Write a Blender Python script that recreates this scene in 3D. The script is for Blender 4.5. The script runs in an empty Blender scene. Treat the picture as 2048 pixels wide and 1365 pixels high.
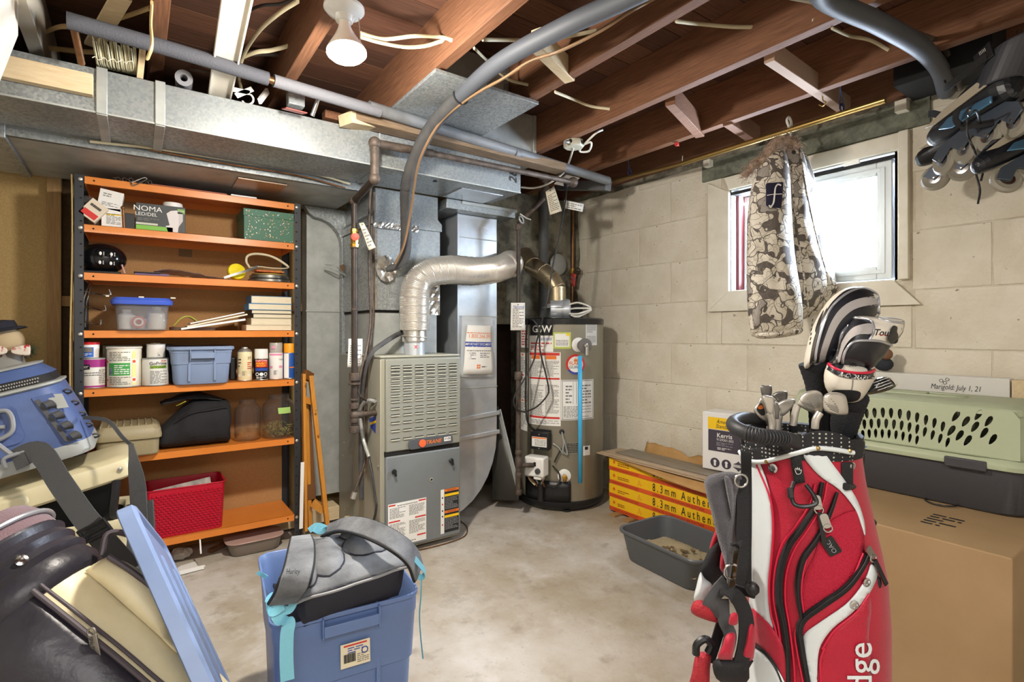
import bpy, bmesh, math, random
from mathutils import Vector, Matrix, noise
R = random.Random(7)
S = bpy.context.scene
COL = S.collection
V = Vector
# ------------------------------------------------------------------ camera
CAMZ, F, HX, HY = 1.145, 1055.0, 1024.0, 664.0
cd = bpy.data.cameras.new('camera'); cam = bpy.data.objects.new('camera', cd); COL.objects.link(cam)
cam.location = (0, 0, CAMZ); cam.rotation_euler = (math.pi/2, 0, -math.atan2(.5816, .8135))
cd.sensor_width = 36; cd.lens = 36*F/2048; cd.shift_y = -18.5/2048; cd.clip_start = .02
S.camera = cam
# ------------------------------------------------------------------ light
S.view_settings.view_transform = 'Standard'; S.view_settings.look = 'None'
S.view_settings.gamma = 1; S.view_settings.use_curve_mapping = False
S.view_settings.exposure = .98
w = bpy.data.worlds.new('sky'); S.world = w; w.use_nodes = True
bg = w.node_tree.nodes['Background']; bg.inputs[0].default_value = (.78, .9, 1, 1); bg.inputs[1].default_value = 9.0
def light(name, typ, loc, energy, col, **k):
    l = bpy.data.lights.new(name, typ); l.energy = energy; l.color = col
    rot = k.pop('rot', None)
    for a, b in k.items(): setattr(l, a, b)
    o = bpy.data.objects.new(name, l); COL.objects.link(o); o.location = loc
    if rot: o.rotation_euler = rot
    return o
light('bulb_light', 'POINT', (.548, 1.625, 1.955), 29, (1, .94, .86), shadow_soft_size=.05)
light('bulb_beam', 'SPOT', (.548, 1.625, 1.955), 40, (1, .93, .83), shadow_soft_size=.05, spot_size=2.9, spot_blend=.8, rot=(math.radians(-4), 0, 0))
light('fill_light', 'AREA', (-.15, -.75, 2.1), 30, (1, .97, .94), shape='RECTANGLE', size=1.5, size_y=.8)  # added soft fill from behind the camera; no fixture hangs there
light('window_daylight', 'AREA', (2.97, 1.335, 1.67), 80, (.70, .82, 1), shape='RECTANGLE', size=.62, size_y=.85,
      rot=(0, math.radians(72), 0))
S.cycles.max_bounces = 8; S.cycles.diffuse_bounces = 4; S.cycles.glossy_bounces = 3
S.cycles.transparent_max_bounces = 12; S.cycles.transmission_bounces = 6
S.cycles.caustics_reflective = False; S.cycles.caustics_refractive = False
S.cycles.sample_clamp_indirect = 6
# ------------------------------------------------------------------ pixel -> real point helper
def ray(px, py):
    a = (px-HX)/F; return V((.5816+.8137*a, .8135-.5814*a, (HY-py)/F))
def at(px, py, X=None, Y=None, Z=None, t=None):
    d = ray(px, py)
    if X is not None: t = X/d.x
    elif Y is not None: t = Y/d.y
    elif Z is not None: t = (Z-CAMZ)/d.z
    return V((d.x*t, d.y*t, CAMZ+d.z*t))
# ------------------------------------------------------------------ materials
def lin(h):
    h = h.lstrip('#'); c = [int(h[i:i+2], 16)/255 for i in (0, 2, 4)]
    return tuple((x/12.92 if x <= .04045 else ((x+.055)/1.055)**2.4) for x in c)+(1,)
MATS = {}
def nd(nt, typ, **k):
    n = nt.nodes.new(typ)
    for a, b in k.items():
        if a in n.inputs: n.inputs[a].default_value = b
        else: setattr(n, a, b)
    return n
def mat(name, col, rough=.6, metal=0, col2=None, ns=20, nd_=4, lo=.35, hi=.65, bump=0, bs=80, stretch=None,
        emit=0, alpha=1, trans=0, coat=0, sheen=0, ior=1.45, spec=None, rvar=0, tex='noise', speck=None):
    """one principled surface; col2 is mixed in through a noise, bump adds fine relief"""
    if name in MATS: return MATS[name]
    m = bpy.data.materials.new(name); m.use_nodes = True; MATS[name] = m
    nt = m.node_tree; p = nt.nodes['Principled BSDF']; L = nt.links.new
    p.inputs['Base Color'].default_value = lin(col); p.inputs['Roughness'].default_value = rough
    p.inputs['Metallic'].default_value = metal; p.inputs['IOR'].default_value = ior
    p.inputs['Transmission Weight'].default_value = trans; p.inputs['Alpha'].default_value = alpha
    p.inputs['Coat Weight'].default_value = coat; p.inputs['Sheen Weight'].default_value = sheen
    if spec is not None: p.inputs['Specular IOR Level'].default_value = spec
    if emit: p.inputs['Emission Color'].default_value = lin(col); p.inputs['Emission Strength'].default_value = emit
    if col2 or bump or rvar or speck:
        tc = nd(nt, 'ShaderNodeTexCoord'); mp = nd(nt, 'ShaderNodeMapping'); L(tc.outputs['Object'], mp.inputs['Vector'])
        if stretch: mp.inputs['Scale'].default_value = stretch
    if col2 or rvar:
        if tex == 'voronoi':
            n = nd(nt, 'ShaderNodeTexVoronoi', Scale=ns); fac = n.outputs['Color']
        elif tex == 'dots':
            n = nd(nt, 'ShaderNodeTexVoronoi', Scale=ns, Randomness=0); fac = n.outputs['Distance']
        else:
            n = nd(nt, 'ShaderNodeTexNoise', Scale=ns, Detail=nd_, Roughness=.6); fac = n.outputs['Fac']
        L(mp.outputs[0], n.inputs['Vector'])
        mr = nd(nt, 'ShaderNodeMapRange'); mr.inputs[1].default_value = lo; mr.inputs[2].default_value = hi; L(fac, mr.inputs[0])
        if col2:
            mx = nd(nt, 'ShaderNodeMix', data_type='RGBA'); L(mr.outputs[0], mx.inputs[0])
            mx.inputs[6].default_value = lin(col); mx.inputs[7].default_value = lin(col2)
            L(mx.outputs[2], p.inputs['Base Color'])
            if emit: L(mx.outputs[2], p.inputs['Emission Color'])
        if speck:
            sn = nd(nt, 'ShaderNodeTexNoise', Scale=speck[1], Detail=2); L(mp.outputs[0], sn.inputs['Vector']); sm = nd(nt, 'ShaderNodeMapRange'); sm.inputs[1].default_value = speck[2]; sm.inputs[2].default_value = speck[2]+.04; L(sn.outputs['Fac'], sm.inputs[0])
            m3 = nd(nt, 'ShaderNodeMix', data_type='RGBA'); L(sm.outputs[0], m3.inputs[0]); L(mx.outputs[2], m3.inputs[6]); m3.inputs[7].default_value = lin(speck[0]); L(m3.outputs[2], p.inputs['Base Color'])
        if rvar:
            m2 = nd(nt, 'ShaderNodeMapRange'); m2.inputs[3].default_value = rough-rvar; m2.inputs[4].default_value = rough+rvar
            L(fac, m2.inputs[0]); L(m2.outputs[0], p.inputs['Roughness'])
    if bump:
        b = nd(nt, 'ShaderNodeTexNoise', Scale=bs, Detail=3); L(mp.outputs[0], b.inputs['Vector'])
        bp = nd(nt, 'ShaderNodeBump', Strength=bump, Distance=.004); L(b.outputs['Fac'], bp.inputs['Height']); L(bp.outputs[0], p.inputs['Normal'])
    return m
# ------------------------------------------------------------------ mesh building
ORG = {}
def link(o, parent, org):
    COL.objects.link(o); ORG[o.name] = org
    if parent is not None:
        o.parent = parent; o.location = org-ORG[parent.name]
    else: o.location = org
def tag(o, label=None, cat=None, group=None, kind=None):
    if label: o['label'] = label
    if cat: o['category'] = cat
    if group: o['group'] = group
    if kind: o['kind'] = kind
    return o
def thing(name, label, cat, loc, group=None, kind=None):
    o = bpy.data.objects.new(name, None); o.empty_display_size = .05
    link(o, None, V(loc)); return tag(o, label, cat, group, kind)
def frame(px, py, pz, rz=0, rx=0, ry=0):
    return Matrix.Translation((px, py, pz)) @ Matrix.Rotation(rz, 4, 'Z') @ Matrix.Rotation(rx, 4, 'X') @ Matrix.Rotation(ry, 4, 'Y')
def basis(o, u, v, w=None):
    u = V(u).normalized(); v = V(v); v = (v-u*v.dot(u)).normalized(); w = u.cross(v)
    m = Matrix((u, v, w)).transposed().to_4x4(); m.translation = V(o); return m
class MB:
    def __init__(s, M=None): s.v = []; s.f = []; s.m = []; s.M = M or Matrix.Identity(4); s.mi = 0
    def add(s, vs, fs):
        b = len(s.v); s.v += [s.M @ V(p) for p in vs]
        for f in fs: s.f.append([b+i for i in f]); s.m.append(s.mi)
        return s
    def box(s, x0, x1, y0, y1, z0, z1):
        vs = [(x, y, z) for z in (z0, z1) for y in (y0, y1) for x in (x0, x1)]
        return s.add(vs, [(0, 2, 3, 1), (4, 5, 7, 6), (0, 1, 5, 4), (2, 6, 7, 3), (0, 4, 6, 2), (1, 3, 7, 5)])
    def cbox(s, c, sx, sy, sz):
        return s.box(c[0]-sx/2, c[0]+sx/2, c[1]-sy/2, c[1]+sy/2, c[2]-sz/2, c[2]+sz/2)
    def loft(s, rings, cap=True, closed=True, capends=(True, True)):
        n = len(rings[0]); vs = [p for r in rings for p in r]; fs = []
        for i in range(len(rings)-1):
            for j in range(n if closed else n-1):
                k = (j+1) % n; fs.append((i*n+j, i*n+k, (i+1)*n+k, (i+1)*n+j))
        if cap and closed:
            if capends[0]: fs.append(tuple(reversed(range(n))))
            if capends[1]: fs.append(tuple((len(rings)-1)*n+j for j in range(n)))
        return s.add(vs, fs)
    def tube(s, pts, r, n=10, cap=True, flat=1.0, up=None):
        pts = [V(p) for p in pts]; rings = []; N = len(pts)
        t0 = (pts[1]-pts[0]).normalized()
        u = up and V(up) or (V((0, 0, 1)) if abs(t0.z) < .9 else V((1, 0, 0)))
        u = (u-t0*u.dot(t0)).normalized()
        for i, p in enumerate(pts):
            t = (pts[min(i+1, N-1)]-pts[max(i-1, 0)]).normalized()
            u = (u-t*u.dot(t)).normalized(); w_ = t.cross(u)
            rr = r[i] if isinstance(r, (list, tuple)) else r
            rings.append([p+u*math.cos(a)*rr*flat+w_*math.sin(a)*rr for a in [2*math.pi*j/n for j in range(n)]])
        return s.loft(rings, cap)
    def bar(s, a, b, wu, wv, u=(0, 0, 1)):
        """rectangular bar from a to b; wu along u, wv along the third direction"""
        a, b = V(a), V(b); t = (b-a).normalized(); u = V(u); u = (u-t*u.dot(t)).normalized(); w_ = t.cross(u)
        rg = [[p+u*wu/2*i+w_*wv/2*j for i, j in ((-1, -1), (1, -1), (1, 1), (-1, 1))] for p in (a, b)]
        return s.loft(rg)
    def ribbon(s, pts, width, thick, wdir):
        """flat strap: pts centreline, wdir the width direction (vector or list)"""
        pts = [V(p) for p in pts]; N = len(pts); rg = []
        for i, p in enumerate(pts):
            t = (pts[min(i+1, N-1)]-pts[max(i-1, 0)]).normalized()
            wd = V(wdir[i] if isinstance(wdir, list) else wdir); wd = (wd-t*wd.dot(t)).normalized(); n_ = t.cross(wd)
            ww = width[i] if isinstance(width, list) else width
            rg.append([p+wd*ww/2*i_+n_*thick/2*j_ for i_, j_ in ((-1, -1), (1, -1), (1, 1), (-1, 1))])
        return s.loft(rg)
    def lathe(s, prof, c=(0, 0, 0), n=24, axis=None, ref=None, cap=True):
        """prof: list of (radius, height) along the axis"""
        ax = V(axis or (0, 0, 1)).normalized(); u = V(ref) if ref else (V((1, 0, 0)) if abs(ax.x) < .9 else V((0, 1, 0)))
        u = (u-ax*u.dot(ax)).normalized(); w_ = ax.cross(u); c = V(c)
        return s.loft([[c+ax*h+(u*math.cos(a)+w_*math.sin(a))*max(r, 1e-5) for a in [2*math.pi*j/n for j in range(n)]] for r, h in prof], cap)
    def sph(s, c, r, n=12, sc=(1, 1, 1)):
        c = V(c); k = max(5, n//2+1); rg = []
        for i in range(k):
            th = math.pi*i/(k-1); th = min(max(th, .02), math.pi-.02)
            rg.append([c+V((math.cos(a)*math.sin(th)*r*sc[0], math.sin(a)*math.sin(th)*r*sc[1], -math.cos(th)*r*sc[2])) for a in [2*math.pi*j/n for j in range(n)]])
        return s.loft(rg)
    def prism(s, poly, h0, h1, M=None):
        """poly in the local xy plane, extruded along local z"""
        old = s.M
        if M: s.M = s.M @ M
        s.loft([[(x, y, h0) for x, y in poly], [(x, y, h1) for x, y in poly]]); s.M = old; return s
    def grid(s, fn, nu, nv, thick=0):
        P = [[V(fn(i/nu, j/nv)) for i in range(nu+1)] for j in range(nv+1)]
        vs = [p for r in P for p in r]; W = nu+1
        fs = [(j*W+i, j*W+i+1, (j+1)*W+i+1, (j+1)*W+i) for j in range(nv) for i in range(nu)]
        return s.add(vs, fs)
    def tor(s, c, R_, r, n=24, k=8, axis=(0, 0, 1), a0=0, a1=2*math.pi):
        ax = V(axis).normalized(); u = V((1, 0, 0)) if abs(ax.x) < .9 else V((0, 1, 0)); u = (u-ax*u.dot(ax)).normalized(); w_ = ax.cross(u)
        full = a1-a0 > 6.28; rg = []
        for i in range(n+(0 if full else 1)):
            a = a0+(a1-a0)*i/n; d = u*math.cos(a)+w_*math.sin(a)
            rg.append([V(c)+d*(R_+r*math.cos(b))+ax*r*math.sin(b) for b in [2*math.pi*j/k for j in range(k)]])
        if full: rg.append(rg[0])
        return s.loft(rg, cap=not full)
    def build(s, name, mats, parent=None, bevel=0, sub=0, ang=35, solid=0, seg=2, recalc=True, kind=None, label=None):
        xs = [p.x for p in s.v]; ys = [p.y for p in s.v]; zs = [p.z for p in s.v]
        org = V(((min(xs)+max(xs))/2, (min(ys)+max(ys))/2, min(zs)))
        me = bpy.data.meshes.new(name); me.from_pydata([tuple(p-org) for p in s.v], [], s.f)
        mats = mats if isinstance(mats, (list, tuple)) else [mats]
        for m in mats: me.materials.append(m)
        if len(mats) > 1: me.polygons.foreach_set('material_index', s.m)
        if recalc:
            bm = bmesh.new(); bm.from_mesh(me); bmesh.ops.recalc_face_normals(bm, faces=bm.faces); bm.to_mesh(me); bm.free()
        if ang: me.shade_smooth(); me.set_sharp_from_angle(angle=math.radians(ang))
        o = bpy.data.objects.new(name, me); link(o, parent, org)
        if solid: md = o.modifiers.new('solid', 'SOLIDIFY'); md.thickness = solid; md.offset = 0
        if bevel: md = o.modifiers.new('bevel', 'BEVEL'); md.width = bevel; md.segments = seg; md.limit_method = 'ANGLE'; md.angle_limit = math.radians(40)
        if sub: md = o.modifiers.new('sub', 'SUBSURF'); md.levels = sub; md.render_levels = sub
        if kind: o['kind'] = kind
        if label: o['label'] = label
        return o
def curve(pts, n=8):
    """Catmull-Rom through the points"""
    P = [V(p) for p in pts]; P = [P[0]*2-P[1]]+P+[P[-1]*2-P[-2]]; out = []
    for i in range(1, len(P)-2):
        for k in range(n):
            t = k/n; a, b, c, d = P[i-1], P[i], P[i+1], P[i+2]
            out.append(.5*((2*b)+(c-a)*t+(2*a-5*b+4*c-d)*t*t+(3*b-a-3*c+d)*t**3))
    out.append(P[-2]); return out
def rrect(w, h, r, n=4, cx=0, cy=0):
    out = []
    for sx, sy, a0 in ((1, 1, 0), (-1, 1, 90), (-1, -1, 180), (1, -1, 270)):
        for k in range(n+1):
            a = math.radians(a0+90*k/n); out.append((cx+sx*(w/2-r)+r*math.cos(a), cy+sy*(h/2-r)+r*math.sin(a)))
    return out
def text(s, size, fmap, m, parent, name='lettering', align='CENTER', ext=0, sx=1.0, shear=0, bold=0, kind=None):
    """lettering; fmap(x,y)->world point for the flat glyph coordinates"""
    c = bpy.data.curves.new('t', 'FONT'); c.body = s; c.size = size; c.align_x = align; c.align_y = 'CENTER'
    c.resolution_u = 3; c.shear = shear; c.offset = bold*size
    o = bpy.data.objects.new('t', c); me = bpy.data.meshes.new_from_object(o)
    vs = [fmap(v.co.x*sx, v.co.y) for v in me.vertices]
    fs = [list(p.vertices) for p in me.polygons]; bpy.data.objects.remove(o); bpy.data.meshes.remove(me)
    b = MB(); b.add(vs, fs); return b.build(name, m, parent, ang=0, recalc=False, kind=kind)
def pmap(M, d=.0008):
    """plane map: local xy of matrix M, lifted d along its z"""
    return lambda x, y: M @ V((x, y, d))
def cmap(c, r, a0, z0=0, d=.0008):
    """cylinder map: x arc length round the vertical axis at c, starting at angle a0"""
    return lambda x, y: V((c[0]+(r+d)*math.cos(a0+x/r), c[1]+(r+d)*math.sin(a0+x/r), z0+y))
def patch(fmap, x0, x1, y0, y1, m, parent, name='label', n=1, border=None):
    b = MB(); b.grid(lambda u, v: fmap(x0+(x1-x0)*u, y0+(y1-y0)*v), n, 1)
    return b.build(name, m, parent, ang=60, recalc=False)
def prints(fmap, x0, x1, y0, y1, rows, m, parent, name='fine_print', seed=1, thick=.45, words=6, nseg=1):
    """rows of small printed word shapes too fine to read"""
    r = random.Random(seed); b = MB(); h = (y1-y0)/rows
    for i in range(rows):
        y = y1-h*(i+.75); x = x0; end = x1-(x1-x0)*r.choice((0, 0, .1, .4))
        while x < end:
            w_ = (x1-x0)/words*r.uniform(.4, 1.2); e = min(x+w_, end)
            b.add([fmap(x, y), fmap(e, y), fmap(e, y+h*thick), fmap(x, y+h*thick)], [(0, 1, 2, 3)]); x = e+(x1-x0)/words*.18
    return b.build(name, m, parent, ang=0, recalc=False, kind='stuff')

def clear(name, pas, haze, tint=(1, 1, 1)):
    """thin clear glass or plastic: lets light straight through, reflects at grazing angles, haze scatters a little"""
    if name in MATS: return MATS[name]
    m = bpy.data.materials.new(name); m.use_nodes = True; MATS[name] = m; nt = m.node_tree; nt.nodes.clear(); L = nt.links.new
    o = nd(nt, 'ShaderNodeOutputMaterial'); t = nd(nt, 'ShaderNodeBsdfTransparent'); t.inputs[0].default_value = (pas*tint[0], pas*tint[1], pas*tint[2], 1)
    g = nd(nt, 'ShaderNodeBsdfGlossy', Roughness=.04); df = nd(nt, 'ShaderNodeBsdfDiffuse'); df.inputs[0].default_value = (.75*tint[0], .75*tint[1], .75*tint[2], 1)
    tl = nd(nt, 'ShaderNodeBsdfTranslucent'); tl.inputs[0].default_value = df.inputs[0].default_value; a = nd(nt, 'ShaderNodeMixShader'); a.inputs[0].default_value = .5; L(df.outputs[0], a.inputs[1]); L(tl.outputs[0], a.inputs[2])
    b_ = nd(nt, 'ShaderNodeMixShader'); b_.inputs[0].default_value = haze; L(t.outputs[0], b_.inputs[1]); L(a.outputs[0], b_.inputs[2])
    lw = nd(nt, 'ShaderNodeLayerWeight', Blend=.25); c = nd(nt, 'ShaderNodeMixShader'); mu = nd(nt, 'ShaderNodeMath', operation='MULTIPLY'); L(lw.outputs['Facing'], mu.inputs[0]); mu.inputs[1].default_value = .45; L(mu.outputs[0], c.inputs[0]); L(b_.outputs[0], c.inputs[1]); L(g.outputs[0], c.inputs[2]); L(c.outputs[0], o.inputs[0]); return m
# ================================================================== materials
M_conc = mat('floor_concrete', '#a79a86', .82, col2='#bdb4a4', ns=3.2, nd_=8, lo=.38, hi=.66, bump=.5, bs=60)
M_block = mat('painted_block', '#e0d9c8', .72, col2='#d3cab5', ns=5, bump=.9, bs=70, speck=('#8d8470', 34, .735))
M_mortar = mat('painted_mortar', '#d9d1be', .85, col2='#c4bba6', ns=14, bump=.8, bs=60)
M_dirty = mat('old_grey_render', '#8f8a78', .9, col2='#5d584c', ns=9, lo=.4, hi=.6, bump=1, bs=40)
M_board = mat('tan_fibreboard', '#b59a68', .85, col2='#a88c5b', ns=160, nd_=2)
M_board2 = mat('brown_hardboard', '#b48a5a', .8, col2='#a67c4c', ns=200, nd_=2)
M_joist = mat('joist_wood', '#80573c', .75, col2='#603e28', ns=6, stretch=(22, 1.2, 22), lo=.3, hi=.7, bump=.25, bs=40)
M_joistx = mat('plank_wood', '#6f4a37', .8, col2='#523527', ns=5, stretch=(1.2, 18, 18), lo=.3, hi=.7, bump=.2, bs=40)
M_stud = mat('stud_wood', '#a5855a', .8, col2='#8d6e45', ns=6, stretch=(20, 20, 1.5), lo=.3, hi=.7)
M_pine = mat('pale_pine', '#d9c6a3', .7, col2='#c9b18a', ns=7, stretch=(2, 14, 14), lo=.3, hi=.7)
M_orangewood = mat('varnished_wood', '#c98a35', .4, col2='#b57626', ns=6, stretch=(14, 14, 1.5), lo=.3, hi=.7, coat=.3)
M_galv = mat('galvanized_steel', '#a9adac', .4, .5, col2='#83898b', ns=120, lo=.1, hi=.9, tex='voronoi', rvar=.1, bump=.04, bs=14)
M_galv2 = mat('dull_galvanized', '#b6b9b5', .5, .4, col2='#a0a39f', ns=9, rvar=.1, bump=.06, bs=9)
M_alu = mat('bright_sheet_metal', '#d3d8dd', .3, .6, col2='#bcc3ca', ns=6, rvar=.08, bump=.08, bs=5)
M_foil = mat('crinkled_foil', '#cfcdc6', .26, .9, bump=.15, bs=50)
M_iron = mat('black_iron_pipe', '#2f2a27', .5, .35, col2='#453b33', ns=18)
M_rust = mat('rusty_fitting', '#64584e', .6, .4, col2='#463c35', ns=30, bump=.3, bs=60)
M_copper = mat('copper_tube', '#8d6440', .42, .8, col2='#6e4c30', ns=20)
M_brass = mat('brass', '#b98f3f', .3, .9)
M_goldrod = mat('gold_rod', '#b5975a', .28, .9)
M_steel = mat('chrome_steel', '#c9c9c9', .18, 1)
M_screw = mat('zinc_screw', '#c4c1b8', .4, .8)
M_furn = mat('furnace_taupe', '#8f8f83', .42, .15, col2='#8a8a7e', ns=3)
M_furnl = mat('furnace_light_taupe', '#a3a191', .45, .1)
M_furnd = mat('furnace_door_grey', '#7e838480'[:7], .4, .2, col2='#777c7d', ns=3)
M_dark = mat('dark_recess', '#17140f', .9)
M_black = mat('black_plastic', '#1c1c1e', .4)
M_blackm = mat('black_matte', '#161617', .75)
M_white = mat('white_plastic', '#e6e4de', .4)
M_whitep = mat('white_paint', '#e9e5da', .5, col2='#ddd7c8', ns=6)
M_paper = mat('white_paper', '#e8e6e0', .7)
M_manila = mat('manila_tag', '#dcd3bb', .75)
M_ink = mat('grey_ink', '#77756f', .8)
M_inkd = mat('black_ink', '#222222', .7)
M_red = mat('red_ink', '#c8302a', .6)
M_orange_ink = mat('orange_ink', '#e2752a', .6)
M_blue_ink = mat('blue_ink', '#2c469c', .6)
M_yel_ink = mat('yellow_ink', '#f0c419', .6)
M_foam = mat('grey_foam_sleeve', '#4b4c52', .85, bump=.5, bs=160)
M_foam2 = mat('black_foam_sleeve', '#414143', .75, bump=.2, bs=120, col2='#504f4d', ns=12)
M_abs = mat('grey_plastic_pipe', '#77797b', .55, col2='#66686a', ns=9)
M_cable = mat('cream_cable', '#c6bb9b', .5)
M_wcable = mat('white_cable', '#dcdad0', .45)
M_orcable = mat('orange_cable', '#86694a', .5)
M_bcable = mat('black_cable', '#2a2926', .5)
M_glass = mat('glass', '#f2f6f4', .03, trans=1, ior=1.45)
# ================================================================== shell
def struct(mb, name, m, parent=None, **k):
    o = mb.build(name, m, parent, **k)
    if parent is None: o['kind'] = 'structure'
    return o
XR, YB, ZC, ZJ = 2.80, 3.42, 2.375, 2.165
X0, Y0 = -1.7, -1.7
# floor: concrete slab with a worn, uneven surface
def concrete_floor():
    m = bpy.data.materials.new('worn_concrete_floor'); m.use_nodes = True; nt = m.node_tree; L = nt.links.new
    p = nt.nodes['Principled BSDF']; tc = nd(nt, 'ShaderNodeTexCoord'); co = tc.outputs['Object']
    def nz(sc, det, lo, hi):
        n = nd(nt, 'ShaderNodeTexNoise', Scale=sc, Detail=det, Roughness=.62); L(co, n.inputs['Vector'])
        r = nd(nt, 'ShaderNodeMapRange'); r.inputs[1].default_value = lo; r.inputs[2].default_value = hi; L(n.outputs['Fac'], r.inputs[0]); return r.outputs[0]
    def mix(f, a, b, fac=1):
        x = nd(nt, 'ShaderNodeMix', data_type='RGBA')
        mu = nd(nt, 'ShaderNodeMath', operation='MULTIPLY'); L(f, mu.inputs[0]); mu.inputs[1].default_value = fac; L(mu.outputs[0], x.inputs[0])
        for s_, k in ((a, 6), (b, 7)):
            if isinstance(s_, str): x.inputs[k].default_value = lin(s_)
            else: L(s_, x.inputs[k])
        return x.outputs[2]
    c = mix(nz(1.6, 9, .4, .62), '#9c907c', '#b9b2a8')
    c = mix(nz(5, 10, .52, .75), c, '#c9c5c0', .7)
    c = mix(nz(11, 8, .56, .72), c, '#7f725f', .55)
    c = mix(nz(3.1, 12, .6, .68), c, '#8a8378', .5)
    c = mix(nz(48, 4, .62, .8), c, '#6f6250', .5)
    L(c, p.inputs['Base Color']); p.inputs['Roughness'].default_value = .78
    n = nd(nt, 'ShaderNodeTexNoise', Scale=14, Detail=10, Roughness=.7); L(co, n.inputs['Vector'])
    b = nd(nt, 'ShaderNodeBump', Strength=.5, Distance=.01); L(n.outputs['Fac'], b.inputs['Height']); L(b.outputs[0], p.inputs['Normal'])
    return m
b = MB()
b.grid(lambda u, v: (X0+(XR+.3-X0)*u, Y0+(YB+.2-Y0)*v, -.006*max(0, noise.noise(V((u*9, v*9, 0))))), 70, 70)
b.box(X0, XR+.3, Y0, YB+.2, -.12, -.02)
struct(b, 'floor', concrete_floor(), ang=60)
# ---- block wall on the right: painted blocks, each its own piece, on a mortar body
WY0, WY1, WZ0, WZ1 = .935, 1.742, 1.379, 1.962
rt = bpy.data.objects.new('wall_right', None); link(rt, None, V((XR, 1, 0))); rt['kind'] = 'structure'
def holed(b, x0, x1, y0, y1, z0, z1, hy0, hy1, hz0, hz1):
    b.box(x0, x1, y0, hy0, z0, z1); b.box(x0, x1, hy1, y1, z0, z1); b.box(x0, x1, hy0, hy1, z0, hz0); b.box(x0, x1, hy0, hy1, hz1, z1)
b = MB(); holed(b, XR, XR+.2, Y0, YB+.2, -.02, 2.155, WY0, WY1, WZ0, WZ1); b.build('mortar_body', M_mortar, rt)
rows = [.03+.26*i for i in range(9)]; rows[-1] = 2.11
for i, z in enumerate(rows[:-1]+[2.11]):
    h = (rows[i+1]-z if i < 8 else .05)
    if i == 8: z = 2.105; h = .048
    y = -1.66+(.26 if i % 2 else 0)+.14
    y = 2.42-.52*8+(.26 if i % 2 else 0)
    while y < YB:
        ya, yb = max(y, Y0), min(y+.52, 3.02 if i % 2 else 3.10); y += .52
        if yb-ya < .04: continue
        za, zb = z, z+h
        spans = [(ya, yb)]
        if zb > 1.30 and za < 2.02:      # leave room for the window and its casing
            spans = [(a, c) for a, c in ((ya, min(yb, .87)), (max(ya, 1.80), yb)) if c-a > .03]
        for a, c in spans:
            g = .0025; q = MB(); q.box(XR-.0025-R.uniform(0, .002), XR+.01, a+g, c-g, za+g, zb-g)
            q.build('block', M_block, rt, bevel=.002, seg=1)
b = MB(); b.box(XR-.005, XR+.02, .87, 1.80, 1.075, 1.262); b.build('block', M_block, rt, bevel=.003)
b = MB()   # unpainted parging near the far corner
b.grid(lambda u, v: (XR-.006-.008*noise.noise(V((u*4, v*9, 3))), 3.02+.42*u+.03*noise.noise(V((0, v*8, 0))), 2.15*v), 10, 40)
b.build('parging', M_dirty, rt)
b = MB(); b.grid(lambda u, v: (XR-.012-.01*noise.noise(V((u*20, v*5, 8))), -1.6+4.9*u, 2.145+.045*v+.012*noise.noise(V((u*40, 1, v)))), 90, 3)
b.build('top_mortar', M_dirty, rt)
# lintel over the window
b = MB(); b.grid(lambda u, v: (XR-.02-.012*noise.noise(V((u*14, v*6, 1))), .80+1.12*u, 2.045+.115*v), 30, 6)
b.box(XR-.012, XR+.02, .80, 1.92, 2.045, 2.16); b.build('lintel', mat('grey_green_concrete', '#7b7d6d', .95, col2='#5c5f52', ns=26, bump=1.2, bs=50), rt)
# other walls
b = MB(); b.box(X0, XR+.2, YB, YB+.12, 0, ZC); struct(b, 'wall_back', M_board)
b = MB(); b.box(X0-.12, X0, Y0, YB+.12, 0, ZC); struct(b, 'wall_left', M_whitep)
b = MB(); b.box(X0-.12, XR+.2, Y0-.12, Y0, 0, ZC); struct(b, 'wall_front', M_whitep)
wb = bpy.data.objects['wall_back']
def addp(name, mb, m, par, **k): return mb.build(name, m, par, **k)
for (xa, xb, ya) in ((-.345, -.29, 3.35), (.62, .69, 3.35), (1.9, 1.98, 3.36)):
    b = MB(); b.box(xa, xb, ya, YB-.002, .02, 2.2); b.build('stud', M_stud, wb, bevel=.003)
b = MB(); b.box(-.29, 2.8, 3.37, YB-.002, 1.27, 1.32); b.build('girt', M_stud, wb)
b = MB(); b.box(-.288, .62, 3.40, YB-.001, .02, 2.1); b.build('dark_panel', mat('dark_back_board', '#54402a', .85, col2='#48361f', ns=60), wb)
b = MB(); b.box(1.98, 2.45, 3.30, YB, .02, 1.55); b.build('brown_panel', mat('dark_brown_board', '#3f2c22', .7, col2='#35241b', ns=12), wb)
b = MB(); b.box(1.93, 2.78, 3.10, YB, 1.2, 2.16); b.box(2.35, 2.78, 3.16, YB, .02, 1.2); b.build('chimney_breast', M_dirty, wb)
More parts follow.
